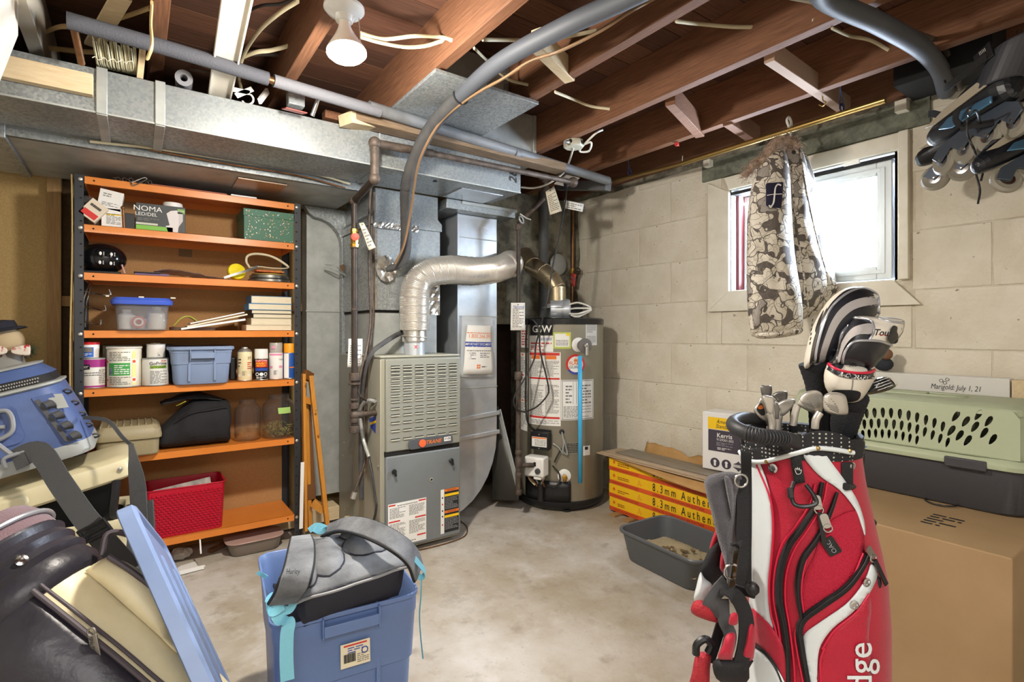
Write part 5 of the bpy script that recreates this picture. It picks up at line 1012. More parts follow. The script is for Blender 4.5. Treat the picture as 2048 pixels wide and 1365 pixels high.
mcw = mat('white_can_print', '#dedad0', .45)
o, f, f2, r_ = can('paint_can', 'white paint can with magenta bands at the left end of shelf', 160, 212, 3.07, z, .135, mcw)
mg_ = mat('magenta_print', '#9c2a7a', .45)
patch(f, -.08, .075, .095, .130, mg_, o, 'magenta_band', n=10); patch(f, -.08, .075, .002, .012, mg_, o, 'magenta_band', n=10); patch(f2, -.05, -.012, .086, .108, M_inkd, o, 'black_panel', n=3)
text('ler', .022, lambda x, y: f2(x-.028, y+.098)+V((0, -.001, 0)), M_paper, o); prints(f, -.04, .02, .055, .075, 2, M_ink, o); prints(f, .02, .06, .02, .085, 8, M_ink, o, words=3)
o, f, f2, r_ = can('plaster_tub', 'small white tub with bright red lid standing on the magenta can', 160, 200, 3.07, z+.137, .062, M_white, mat('red_lid', '#c8242a', .35), .008, 'tub', taper=.92, rim=False)
patch(f, -.04, .012, .004, .048, mat('blue_print', '#2d62b8', .5), o, 'blue_label', n=5); patch(f2, -.03, .008, .026, .046, M_ink, o, 'grey_label', n=4); prints(f2, -.03, .006, .008, .022, 2, M_paper, o, words=3)
o, f, f2, r_ = can('formula_can', 'large white can with green panel and two orange maple leaves', 213, 284, 3.06, z, .180, mat('cream_can', '#e4dfd0', .5, col2='#d8d1bd', ns=12), M_whitep, .004)
patch(f, -.068, .02, .055, .112, mat('green_print', '#3f9a45', .5), o, 'green_panel', n=6); prints(f2, -.04, .016, .06, .105, 5, M_paper, o, words=3); patch(f2, -.064, -.048, .058, .09, mat('navy_picture', '#33506a', .5, col2='#8a9a9a', ns=120), o, 'picture', n=2)
patch(f, .028, .044, .01, .165, mat('pale_yellow_print', '#e8d98c', .5), o, 'yellow_stripe', n=2); prints(f, -.065, .02, .12, .165, 6, M_ink, o, words=5); prints(f, -.065, .02, .012, .05, 5, M_ink, o, words=5)
for zz in (.034, .118):
    for dx in (.036, -.078):
        disc(f, dx, zz, .0125, M_paper, o, 'white_disc'); q = MB(); q.add([f2(dx+rr*math.cos(a), zz+rr*math.sin(a)) for k in range(16) for a, rr in [(math.pi/2+k*math.pi/8, (.0095 if k % 2 == 0 else .0052))]], [tuple(range(16))]); q.build('maple_leaf', M_orange_ink if dx < 0 else mat('orange_red', '#d9482a', .5), o, ang=0)
o, f, f2, r_ = can('primer_can', 'square-looking white primer can with green stripe and grey lettering', 283, 338, 3.05, z, .128, mat('pale_grey_can', '#d7d5cd', .45), None)
text('GoPrime', .021, lambda x, y: f2(x+.012, y+.105), M_inkd, o, bold=.008, sx=.95); patch(f, -.022, .048, .082, .095, mat('grass_print', '#7fa02e', .5, col2='#4f6e1c', ns=90), o, 'grass_band', n=5); prints(f, -.022, .05, .01, .072, 9, M_ink, o, words=4); prints(f2, .022, .045, .114, .121, 1, M_red, o, words=2)
o, f, f2, r_ = can('messy_can', 'small paint-spattered white can on the primer can', 293, 331, 3.06, z+.130, .066, mat('spattered_white', '#dcd9d2', .6, col2='#2b3550', ns=16, lo=.62, hi=.68)); b = MB(); b.grid(lambda u, v: (sx(312)+.04*(u-.5), 3.06+.04*(v-.5), z+.199+.006*noise.noise(V((u*4, v*4, 7)))), 6, 6); b.build('lid_crust', mat('paint_crust', '#d6cfba', .8), o)
o = carton('plastic_container', 'cloudy olive plastic container standing behind the cans', sx(205, 3.2), sx(285, 3.2), 3.2, 3.27, z, z+.19, mat('olive_plastic', '#7e7a60', .3))
o = carton('black_case', 'black case standing behind the primer can', sx(290, 3.22), sx(345, 3.22), 3.22, 3.28, z, z+.19, M_black)
def tote(name, label, cx, y0, z0, w_, dep, h_, m, lid=False, rim=.012, cat='storage bin', handle=True, MT=None):
    """moulded storage tote: tapered walls, stepped ribs, rolled rim, front handle"""
    o = thing(name, label, cat, (MT or Matrix()) @ V((cx, y0+dep/2, z0))); cy = y0+dep/2; t = .0035
    def ring(k, zz, r_=.03, ins=0): return [(cx+x, cy+y, zz) for x, y in rrect(w_*k-2*ins, dep*k-2*ins, r_, n=5)]
    b = MB(MT); b.loft([ring(.82, z0+.004, .04), ring(.83, z0), ring(.86, z0+.012), ring(.90, z0+h_*.55), ring(.925, z0+h_*.56), ring(.955, z0+h_*.86), ring(.965, z0+h_*.87), ring(.97, z0+h_-.012),
                      ring(1.0, z0+h_-.012, .045), ring(1.0, z0+h_, .045), ring(.975, z0+h_, .04), ring(.95, z0+h_-.02, .035, t), ring(.88, z0+h_*.5, .03, t), ring(.84, z0+.02, .03, t), ring(.82, z0+.008, .03, t)], capends=(True, True))
    b.build('bin_body', m, o, bevel=.0015)
    if handle:
        hw = w_*.36
        b = MB(MT); zz = z0+h_; yf = y0-.002
        b.box(cx-hw/2, cx+hw/2, yf-.012, yf+.012, zz-.034, zz-.026); b.box(cx-hw/2, cx+hw/2, yf-.014, yf-.009, zz-.05, zz-.022); b.box(cx-hw/2-.004, cx-hw/2, yf-.012, yf+.02, zz-.06, zz-.003); b.box(cx+hw/2, cx+hw/2+.004, yf-.012, yf+.02, zz-.06, zz-.003)
        b.build('handle', m, o, bevel=.0015)
        kk = .89
        for sgn in (-1, 1): b = MB(MT); b.box(cx+sgn*hw*.55-.006, cx+sgn*hw*.55+.006, y0+dep*(1-kk)/2*.62, y0+dep*(1-kk)/2+.012, z0+.015, z0+h_*.84); b.build('front_rib', m, o, bevel=.002)
    return o
x0, x1 = sx(338, 2.96), sx(468, 2.96)
M_tote = mat('blue_tote_plastic', '#5a719f', .42, bump=.05, bs=300)
M_tote2 = mat('pale_blue_tote', '#7c8ca8', .42, bump=.05, bs=300)
o = tote('small_blue_bin', 'small pale blue plastic bin with lid on the paint shelf', (x0+x1)/2, 2.955, z, x1-x0, .30, .176, M_tote2)
b = MB(); cx = (x0+x1)/2; b.loft([[(cx+x*k, 3.105+y*k, zz) for x, y in rrect(x1-x0+.012, .312, .045, n=5)] for zz, k in ((z+.168, 1), (z+.18, 1), (z+.184, .96), (z+.181, .9))]); b.build('lid', M_tote2, o, bevel=.001)
q = MB(); q.add([at(350, 735, Y=2.99), at(359, 735, Y=2.985), at(357, 757, Y=2.985), at(352, 757, Y=2.99)], [(0, 1, 2, 3)]); q.build('yellow_sticker', M_yel_ink, o, ang=0)
def spray(label, px0, px1, Y, h_, body, cap, caph, capr=.9, dome=True):
    x0, x1 = sx(px0, Y), sx(px1, Y); r_ = (x1-x0)/2; c = V(((x0+x1)/2, Y, z)); o = thing('spray_can', label, 'spray can', c, 'spray cans at the right end of the paint shelf')
    b = MB(); b.lathe([(r_*.94, 0), (r_, .004), (r_, h_-.004), (r_*.97, h_)], c, 28); b.build('can_body', body, o)
    b = MB(); b.tor(c+V((0, 0, .003)), r_*.98, .002); b.build('rim', M_screw, o)
    b = MB(); b.lathe([(r_*.97, h_), (r_*.8, h_+.010), (r_*.45, h_+.018), (r_*.42, h_+.024), (r_*.3, h_+.025)], c, 24); b.build('dome', M_screw, o)
    if caph: b = MB(); b.lathe([(r_*capr, h_+.002), (r_*capr, h_+caph-.003), (r_*capr*.95, h_+caph), (r_*capr*.2, h_+caph)], c, 28); b.build('cap', cap, o)
    a0 = math.atan2(-c.y, -c.x)+.02
    return o, cmap((c.x, c.y), r_, a0, z, .0012), cmap((c.x, c.y), r_, a0, z, .002)
o, f, f2 = spray('cream spray can without its cap, brown print', 475, 504, 3.05, .150, mat('cream_print', '#dfcfa4', .4), None, 0)
text('ST', .018, lambda x, y: f(x+.022, y+.118), M_rust, o); prints(f, .012, .034, .06, .10, 4, M_red, o, words=3); prints(f, -.034, -.018, .07, .12, 3, M_rust, o, words=2); prints(f, -.012, .008, .028, .052, 6, M_ink, o, words=1); [disc(f, x, .03, .009, M_manila, o, 'round_mark') for x in (-.026, .022)]
o, f, f2 = spray('black spray can with white cap and red label', 508, 537, 3.05, .112, M_black, M_white, .052, .93)
patch(f, -.03, .032, .068, .108, M_red, o, 'red_label', n=6); text('Dupli-Color', .012, lambda x, y: f2(x, y+.1035), M_paper, o, bold=.01); text('PERFECT', .014, lambda x, y: f2(x, y+.088), M_yel_ink, o, bold=.012); text('MATCH', .012, lambda x, y: f2(x-.002, y+.076), M_yel_ink, o, bold=.012); patch(f2, -.03, .032, .05, .064, M_blue_ink, o, 'blue_label', n=5)
for k, x in enumerate((-.02, .0, .02)): disc(f2, x, .032, .009, M_paper, o, 'hazard_mark', r0=.006 if k != 1 else 0)
prints(f2, -.024, .026, .008, .02, 2, M_paper, o, words=3)
o, f, f2 = spray('white spray can with pink bands and clear grey cap', 538, 566, 3.05, .142, M_white, mat('smoky_cap', '#a9a39c', .25), .054, .93)
mp = mat('pink_print', '#e08fae', .5); patch(f, -.035, .035, .128, .138, mp, o, 'pink_band', n=6); patch(f, -.035, -.018, .06, .072, mp, o, 'pink_mark', n=2); patch(f, .014, .035, .062, .074, mp, o, 'pink_mark', n=2); text('TREM', .011, lambda x, y: f2(x+.026, y+.106), M_inkd, o); prints(f, -.012, .008, .026, .05, 6, M_inkd, o, words=1)
q = MB(); q.grid(lambda u, v: f(-.025+.02*u, .165+.013*v)+V((0, -.001, 0)), 3, 1); q.build('pink_sticker', mp, o, ang=0)
o, f, f2 = spray('blue and white spray can with an orange cap beside the post', 567, 591, 3.04, .140, mat('blue_can', '#27519c', .4), mat('orange_cap', '#e89a1d', .4), .052, .96)
patch(f, -.032, -.004, .006, .138, M_paper, o, 'white_side', n=3); patch(f2, .0, .03, .06, .066, M_orange_ink, o, 'orange_band', n=2)
b = MB(); b.cbox((sx(466, 3.12), 3.14, z+.06), .03, .05, .12); plain('black_bottle', 'black bottle squeezed between blue bin and cream spray can', 'bottle', b, M_black, bevel=.006)
# --- row 5
z = SH[5]+.001
mt = mat('khaki_plastic', '#8f8263', .5, bump=.15, bs=200)
x0, x1 = sx(188, 2.93), sx(322, 2.96); o = thing('tool_case', 'khaki ribbed hard plastic case on the shelf behind the blue cooler', 'case', ((x0+x1)/2, 3.08, z))
b = MB(); b.loft([[(x0+(x1-x0)/2+x*k, 3.085+y*k, zz) for x, y in rrect(x1-x0, .27, .03)] for zz, k in ((z, .9), (z+.006, .94), (z+.075, .96))]); b.build('case_base', mt, o, bevel=.003)
b = MB(); b.loft([[(x0+(x1-x0)/2+x*k, 3.085+y*k, zz) for x, y in rrect(x1-x0, .27, .03)] for zz, k in ((z+.077, 1.03), (z+.09, 1.04), (z+.12, 1.0), (z+.14, .86))]); b.build('case_lid', mt, o, bevel=.003)
for k in range(8):
    x = x0+.02+(x1-x0-.05)*k/7; b = MB(); b.tube([V((x, 2.955, z+.10)), V((x, 2.962, z+.122)), V((x, 2.985, z+.142)), V((x, 3.18, z+.142))], .004, 6); b.build('lid_rib', mt, o)
# black bag
o = thing('black_bag', 'soft black zipped bag slumped beside the glass jars', 'bag', (sx(395), 3.12, z))
b = MB(); n = 18; rg = []
x0, x1 = sx(318, 3.0), sx(466, 3.0)
for i in range(n+1):
    u = i/n; X = x0+(x1-x0)*u; hh = .10+.13*min(1, u*2.2)-.012*u; dp = .12*(.75+.3*min(1, u*2)); rr_ = []
    if i in (0, n): hh *= .93; dp *= .9
    for k in range(20):
        a = 2*math.pi*k/20; ca, sa = math.cos(a), math.sin(a); s4 = (abs(ca)**3+abs(sa)**3)**(-1/3)
        rr_.append((X+.012*noise.noise(V((u*3, k*.4, 0))), 3.12+dp*ca*s4+.008*noise.noise(V((u*7, k*.5, 1))), z+hh/2+hh/2*sa*s4*(1+.05*noise.noise(V((u*6, k*.7, 2))))))
    rg.append(rr_)
b.loft(rg); mb_ = mat('black_canvas', '#1d1d20', .85, bump=.4, bs=300); b.build('bag_body', mb_, o, sub=1, ang=0)
b = MB(); b.tube(curve([V((x0+.07, 2.995, z+.155)), V((x0+.13, 2.985, z+.185)), V((x0+.22, 2.985, z+.195)), V((x1-.02, 2.99, z+.205))], 5), .0035, 6); b.build('piping', M_blackm, o)
b = MB(); b.grid(lambda u, v: (x0+.01+.26*u, 3.06+.14*v, z+.215+.045*math.sin(u*3.0)*math.sin(.5+v*2)+.008*noise.noise(V((u*8, v*6, 0)))), 12, 6); b.build('top_flap', mb_, o, solid=.006)
b = MB(); b.tube(curve([at(353, 812, Y=3.03), at(362, 808, Y=3.02), at(372, 803, Y=3.03)], 4), .002, 5); b.build('green_trim', mat('lime', '#a5a83a', .5), o)
def jar(label, px0, px1, Y, h_, nm='glass_jar'):
    x0, x1 = sx(px0, Y), sx(px1, Y); r_ = (x1-x0)/2; c = V(((x0+x1)/2, Y, z)); o = thing(nm, label, 'jar', c)
    prof = [(r_*.9, 0), (r_, .012), (r_, h_*.70), (r_*.93, h_*.79), (r_*.68, h_*.88), (r_*.62, h_*.9), (r_*.62, h_*.985), (r_*.66, h_), (r_*.58, h_), (r_*.58, h_*.9), (r_*.62, h_*.87), (r_*.89, h_*.785), (r_*.955, h_*.7), (r_*.955, .016), (r_*.86, .007)]
    b = MB(); b.lathe(prof, c, 40); b.build('glass', clear('thin_glass', .96, .02), o)
    for k in (.91, .94): b = MB(); b.tor(c+V((0, 0, h_*k)), r_*.635, .0018); b.build('thread_ring', MATS['thin_glass'], o)
    return o, c, r_
o, c, r_ = jar('empty clear glass jar between the black bag and herb jar', 468, 522, 3.08, .215); b = MB(); b.lathe([(r_*.85, .008), (r_*.94, .012), (r_*.95, .05), (r_*.9, .052)], c, 32); b.build('amber_dregs', mat('amber_film', '#b5793a', .4, alpha=.25), o)
o, c, r_ = jar('clear glass jar holding dried green herbs, with a green tape label', 524, 590, 3.07, .232)
b = MB(); r = random.Random(2)
for i in range(420):
    rr_ = r_*.88*math.sqrt(r.random()); a = r.uniform(0, 6.28); p = c+V((rr_*math.cos(a), rr_*math.sin(a), .014+r.random()*(.052+.012*math.sin(a)))); u = V((r.uniform(-1, 1), r.uniform(-1, 1), r.uniform(-1, 1))).normalized()*.008; v_ = u.orthogonal().normalized()*.0035
    b.add([p-u, p+v_, p+u, p-v_], [(0, 1, 2, 3)])
b.build('dried_herbs', mat('herb', '#8b7f45', .9, col2='#5f5a2e', ns=60), o, kind='stuff', ang=0, recalc=False)
a0 = math.atan2(-c.y, -c.x); q = cmap((c.x, c.y), r_, a0+.35, z, .001); b = MB(); b.grid(lambda u, v: q(-.03+.065*u-.004*v, .135+.032*v), 6, 1); b.build('green_tape', mat('green_tape', '#9fc46a', .6), o)
# --- row 6: red basket
z = SH[6]+.001; bx0, bx1 = .040, .370; bc = (bx0+bx1)/2; mr = mat('red_basket_plastic', '#b8122e', .35)
o = thing('red_basket', 'red woven-look plastic basket holding papers on the bottom shelf', 'basket', (bc, 3.11, z))
def br(k, zz, ins=0): return [(bc+x, 3.115+y, zz) for x, y in rrect((bx1-bx0)*k-2*ins, .22*k-2*ins, .02)]
b = MB(); b.loft([br(.93, z), br(.94, z+.005), br(1.0, z+.222), br(1.0, z+.228), br(1.03, z+.229), br(1.03, z+.234), br(.985, z+.234), br(.975, z+.21, .002), br(.92, z+.006, .002)]); b.build('basket_body', mr, o, bevel=.001)
b = MB()
for i in range(17):
    for j in range(17):
        zz = z+.012+.012*i; k = .94+.06*(zz-z)/.222; x = bc+((j+.5*(i % 2))/17-.5)*(bx1-bx0)*.93*k; y = 3.115-.11*k
        if abs(x-bc) > (bx1-bx0)*k/2-.014: continue
        b.loft([[(x-.0085, y+.0005, zz-.004), (x-.004, y-.0035, zz-.0035), (x+.004, y-.0035, zz-.0035), (x+.0085, y+.0005, zz-.004)], [(x-.0085, y+.0005, zz+.004), (x-.004, y-.0035, zz+.0035), (x+.004, y-.0035, zz+.0035), (x+.0085, y+.0005, zz+.004)]])
b.build('weave', mr, o, kind='stuff')
b = MB()
for i in range(16):
    for j in range(17):
        zz = z+.018+.012*i; k = .94+.06*(zz-z)/.222; x = bc+((j+.5*(i % 2)+.25)/17-.5)*(bx1-bx0)*.93*k; y = 3.115-.11*k-.0006
        if abs(x-bc) > (bx1-bx0)*k/2-.014: continue
        b.add([(x-.005, y, zz-.001), (x+.005, y, zz-.001), (x+.005, y, zz+.001), (x-.005, y, zz+.001)], [(0, 1, 2, 3)])
b.build('slots', mat('dark_red', '#5a0816', .7), o, kind='stuff', ang=0)
b = MB(M_ := basis((bc-.01, 3.10, z+.15), (1, 0, .12), (0, .35, 1))); b.box(-.115, .13, -.08, .075, -.003, .003); plain('magazine', 'magazine standing inside the red basket', 'magazine', b, mat('magazine_cover', '#b9b0a6', .5, col2='#6f6a66', ns=14)); b = MB(basis((bc-.01, 3.13, z+.14), (1, 0, .1), (0, .3, 1))); b.box(-.11, .11, -.08, .07, -.003, .003); plain('paper_sheets', 'white paper sheets behind the magazine in the red basket', 'papers', b, M_paper)
b = MB(); b.lathe([(.022, 0), (.03, .002), (.036, .11), (.033, .11), (.027, .006), (.005, .006)], (sx(284, 3.1), 3.1, z), 24); plain('plastic_cup', 'clear plastic cup standing left of the red basket', 'cup', b, clear('thin_glass', .96, .02))
# --- under the rack
cx = (sx(457, 2.98)+sx(567, 2.98))/2; o = thing('glass_tray', 'shallow clear tray with pinkish rim on the floor under the rack', 'tray', (cx, 3.06, .0))
b = MB(); b.loft([[(cx+x*k, 3.06+y*k, zz) for x, y in rrect(.26, .17, .05)] for zz, k in ((.002, .85), (.008, .9), (.06, 1.0), (.062, 1.05), (.066, 1.05), (.066, .98), (.012, .88))]); b.build('tray_body', mat('smoky_tray', '#8c8177', .2, alpha=.75), o)
b = MB(); b.loft([[(cx+x, 3.06+y, zz) for x, y in rrect(.28, .19, .06)] for zz in (.067, .072)]); b.build('tray_lid', mat('pinkish_lid', '#b3948a', .3), o, bevel=.002)
b = MB(); b.sph(at(362, 1108, Z=.03), .05, 20, sc=(1.0, .7, .55)); me_ = b
for i, p in enumerate(b.v): b.v[i] = p+V((noise.noise(p*40)*.022, noise.noise(p*40+V((5, 0, 0)))*.022, noise.noise(p*40+V((0, 7, 0)))*.02))
plain('plastic_wrap', 'crumpled clear plastic wrap on the floor under the rack', 'plastic wrap', b, mat('crumpled_clear', '#cfc9bf', .12, alpha=.6), ang=10)
wb0, wb1 = at(225, 1185, Z=.004), at(408, 1138, Z=.004); b = MB(); u_ = (wb1-wb0).normalized(); n_ = V((0, 0, 1)).cross(u_)
L0 = (wb1-wb0).length; M_ = Matrix((u_, n_, V((0, 0, 1)))).transposed().to_4x4(); M_.translation = wb0
o = thing('shelf_bracket_rail', 'white metal bracket lying on the floor behind the blue bin lid', 'bracket', wb0)
b = MB(M_); poly = [(0, 0), (L0, 0), (L0, .012), (L0+.01, .02), (L0+.01, .035), (L0-.015, .03), (L0-.02, .06), (L0-.012, .08), (L0-.015, .11), (L0-.08, .10), (L0-.13, .05), (L0*.5, .035), (0, .03)]
b.prism(poly, .0, .004); b.prism([(0, -.003), (L0, -.003), (L0, 0), (0, 0)], 0, .018); b.build('bracket_plate', M_white, o)
for x in (.12, L0-.1, L0*.55): b = MB(M_); b.lathe([(.003, .0041), (.003, .0048)], (x, .018, 0), 8); b.build('screw_hole', M_dark, o)
b = MB(); b.tube([at(400, 1080, Y=3.0), at(402, 1108, Y=2.95)], .004, 6); plain('white_rod', 'thin white rod standing by the floor bracket under the rack', 'rod', b, M_white)
b = MB(); b.bar(at(420, 1103, Z=.012), at(455, 1086, Z=.012), .02, .03); plain('wood_scrap', 'dark red wood scrap on the floor left of the clear tray', 'wood block', b, M_joist)
# varnished wooden frame right of the rack
o = thing('wooden_frame', 'varnished orange wood ladder-like frame standing between rack and duct', 'wooden frame', (.80, 3.05, 0))
def lg(a, c, w_, t_, m=M_orangewood, nm='rail', u=(1, 0, 0)): b = MB(); b.bar(a, c, w_, t_, u=u); return b.build(nm, m, o, bevel=.002)
lg(at(607, 748, Y=2.98), at(611, 1062, Y=2.96), .016, .04); lg(at(621, 752, Y=3.0), at(655, 1055, Y=2.9), .022, .03); lg(at(612, 800, Y=3.06), at(620, 1062, Y=3.0), .02, .03)
lg(at(608, 748, Y=3.0), at(622, 756, Y=3.02), .05, .03, mat('dark_varnish', '#6b4420', .5), 'top_block', (0, 0, 1)); lg(at(606, 798, Y=3.03), at(622, 804, Y=3.03), .035, .05, nm='rung', u=(0, 0, 1)); lg(at(625, 1005, Y=2.98), at(648, 1022, Y=2.95), .04, .03, nm='rung', u=(0, 0, 1)); lg(at(612, 800, Y=3.06), at(622, 1000, Y=3.0), .05, .006, mat('dark_varnish', '#6b4420', .5), 'dark_panel')
for px, py in ((612, 765), (632, 820), (637, 870), (643, 960)):
    b = MB(); b.sph(at(px, py, Y=2.93), .006, 8); b.build('knob', M_orangewood, o)
b = MB(); b.bar(at(605, 925, Y=2.93), at(602, 1058, Y=2.93), .004, .018, u=(0, 1, 0)); plain('white_strip', 'thin white strip leaning on the varnished wooden frame', 'strip', b, M_white)
# festive figure at the far left
c = at(22, 720, Y=3.1); o = thing('festive_figure', 'stuffed festive figure with dark hat and red checked bow at far left', 'figurine', c-V((0, 0, .2)))
c = at(12, 683, Y=3.1); b = MB(); b.sph(c, .062, 18, sc=(1, .9, 1)); b.build('head', mat('linen', '#b8a27e', .9, bump=.3, bs=200), o)
b = MB(); b.lathe([(.085, 0), (.078, .008), (.055, .014), (.05, .04), (.014, .05)], c+V((-.012, 0, .04)), 20, axis=(-.25, 0, 1)); b.build('hat', mat('dark_felt', '#22222c', .9), o)
cb = at(18, 702, Y=3.03)
mck = mat('red_check', '#b33a36', .8, col2='#e0d2c0', ns=90, tex='voronoi', lo=.4, hi=.5)
for s_ in (-1, 1): b = MB(); b.loft([[cb+V((s_*x, .0, y)) for y in (-h_, h_)]+[cb+V((s_*x, .015, y)) for y in (h_, -h_)] for x, h_ in ((.002, .011), (.028, .025), (.062, .03), (.068, .022))]); b.build('bow_loop', mck, o, sub=1)
b = MB(); b.loft([[c+V((x*k, y*k*.8, zz)) for x, y in rrect(.12, .10, .045)] for zz, k in ((-.24, 1.3), (-.15, 1.4), (-.06, .9), (-.035, .5))]); b.build('body', mat('grey_cloth', '#8a8780', .9), o)
o = thing('pine_garland', 'dark green artificial pine sprig beside the festive figure', 'garland', at(45, 715, Y=3.12)); b = MB(); r = random.Random(9); p0, p1 = at(20, 716, Y=3.12), at(62, 700, Y=3.12)
for i in range(420):
    u = r.random(); p = p0.lerp(p1, u); dr = V((r.uniform(-.5, 1), r.uniform(-1, 1), r.uniform(-1, 1))).normalized(); q = p+dr*r.uniform(.02, .055); w_ = dr.orthogonal().normalized()*.002
    b.add([p-w_, p+w_, q], [(0, 1, 2)])
b.build('needles', mat('pine_green', '#3c4f3a', .8), o, kind='stuff', ang=0, recalc=False); b = MB(); b.tube([p0+V((-.1, 0, -.03)), p0, p1], .004, 6); b.build('stem', M_iron, o)
# ================================================================== shaping tools for soft things
from mathutils.geometry import tessellate_polygon
def fill2d(polys, maxlen):
    """triangles filling the outline (holes allowed), refined to edges shorter than maxlen"""
    pts = [V((x, y, 0)) for pl in polys for x, y in pl]
    tri = tessellate_polygon([[V((x, y, 0)) for x, y in pl] for pl in polys])
    bm = bmesh.new(); vs = [bm.verts.new(p) for p in pts]
    for t in tri:
        try: bm.faces.new([vs[i] for i in t])
        except ValueError: pass
    for _ in range(7):
        es = [e for e in bm.edges if e.calc_length() > maxlen]
        if not es: break
        bmesh.ops.subdivide_edges(bm, edges=es, cuts=1)
        bmesh.ops.triangulate(bm, faces=[f for f in bm.faces if len(f.verts) > 3])
    bm.verts.index_update(); V_ = [(v.co.x, v.co.y) for v in bm.verts]; F_ = [[v.index for v in f.verts] for f in bm.faces]; bm.free(); return V_, F_
def smooth2(poly, n=4):
    P = [V((x, y, 0)) for x, y in poly]; N = len(P); out = []
    for i in range(N):
        a, b, c, d = P[i-1], P[i], P[(i+1) % N], P[(i+2) % N]
        for k in range(n):
            t = k/n; q = .5*((2*b)+(c-a)*t+(2*a-5*b+4*c-d)*t*t+(3*b-a-3*c+d)*t**3); out.append((q.x, q.y))
    return out
class Puff:
    """a cushion-like solid with the given outline; its front and back swell by th (depth of the seam plane t)"""
    def __init__(s, t, outline, th, thb=None, p=2.2, smooth=4, wr=0, ws=30, yaw=0, cen=None):
        s.o = smooth2(outline, smooth) if smooth else outline; s.th = th; s.thb = thb or th; s.p = p; s.wr = wr; s.ws = ws
        s.cx, s.cy = cen or (sum(x for x, y in s.o)/len(s.o), sum(y for x, y in s.o)/len(s.o)); s.t = t
        s.u = V((.8137, -.5814, 0)); s.n = -V((.5816, .8135, 0)); s.c = at(s.cx, s.cy, t=t)
        if yaw: q = Matrix.Rotation(yaw, 3, 'Z'); s.yu = q @ s.u; s.n = q @ s.n
        else: s.yu = s.u
        s.cosy = math.cos(yaw)
    def rho(s, x, y):
        dx, dy = x-s.cx, y-s.cy; d = math.hypot(dx, dy)
        if d < 1e-6: return 0
        best = 1e9; dx /= d; dy /= d; n = len(s.o)
        for i in range(n):
            x1, y1 = s.o[i][0]-s.cx, s.o[i][1]-s.cy; x2, y2 = s.o[(i+1) % n][0]-s.cx, s.o[(i+1) % n][1]-s.cy
            ex, ey = x2-x1, y2-y1; den = dx*ey-dy*ex
            if abs(den) < 1e-9: continue
            r_ = (x1*ey-y1*ex)/den; q = (x1*dy-y1*dx)/den
            if r_ > 0 and -1e-6 <= q <= 1+1e-6: best = min(best, r_)
        return min(1, d/best) if best < 1e8 else 1
    def pt(s, x, y, off=0, side=1, rho=None):
        r_ = s.rho(x, y) if rho is None else rho
        h = (s.th if side > 0 else -s.thb)*(max(0, 1-r_**s.p))**.5
        w_ = s.wr*noise.noise(at(x, y, t=s.t)*s.ws)*(1-r_*.5) if s.wr else 0
        return at(x, y, t=s.t-h-(off+w_)*side)
    def body(s, name, m, par, rings=14, **k):
        b = MB(); N = len(s.o); R_ = []
        for side, seq in ((1, range(1, rings+1)), (-1, range(rings-1, 0, -1))):
            for i in seq:
                r_ = math.sin(i/rings*math.pi/2); R_.append([s.pt(s.cx+(x-s.cx)*r_, s.cy+(y-s.cy)*r_, 0, side, r_) for x, y in s.o])
        b.loft(R_); return b.build(name, m, par, ang=60, **k)
    def patch(s, name, poly, m, par, off=.0025, ml=None, smooth=3, **k):
        pl = smooth2(poly, smooth) if smooth else poly
        xs = [p[0] for p in pl]; ml = ml or max(2.2, (max(xs)-min(xs))/13)
        v, f = fill2d([pl], ml); b = MB(); b.add([s.pt(x, y, off) for x, y in v], f); return b.build(name, m, par, ang=60, recalc=False, **k)
    def cord(s, name, pts, r, m, par, off=.003, k=5, **kk):
        c = curve([(x, y, 0) for x, y in pts], k); b = MB(); b.tube([s.pt(p.x, p.y, off) for p in c], r, 6); return b.build(name, m, par, ang=60, **kk)
    def text(s, st, size, x, y, rot, m, par, off=.002, **k):
        c_, s_ = math.cos(rot), math.sin(rot); kp = F/s.t
        return text(st, size, lambda a, b_: s.pt(x+(a*c_-b_*s_)*kp, y-(a*s_+b_*c_)*kp, off), m, par, **k)
def stxt(st, size, o, u, v, m, par, fitw, ext=.0008, **k):
    """flat lettering starting at o, running along u, squeezed to the width fitw"""
    M_ = basis(o, u, v); ob = text(st, size, lambda x, y: V((x, y, 0)), m, par, align='LEFT', **k)
    xs = [v_.co.x for v_ in ob.data.vertices]; w0 = max(xs)-min(xs); x0 = min(xs); lc = ORG[ob.name]
    for v_ in ob.data.vertices:
        p = M_ @ V(((v_.co.x-x0)*fitw/w0, v_.co.y+lc.y, ext)); v_.co = p-M_.translation
    ORG[ob.name] = V(M_.translation); ob.location = M_.translation-ORG[par.name]; return ob
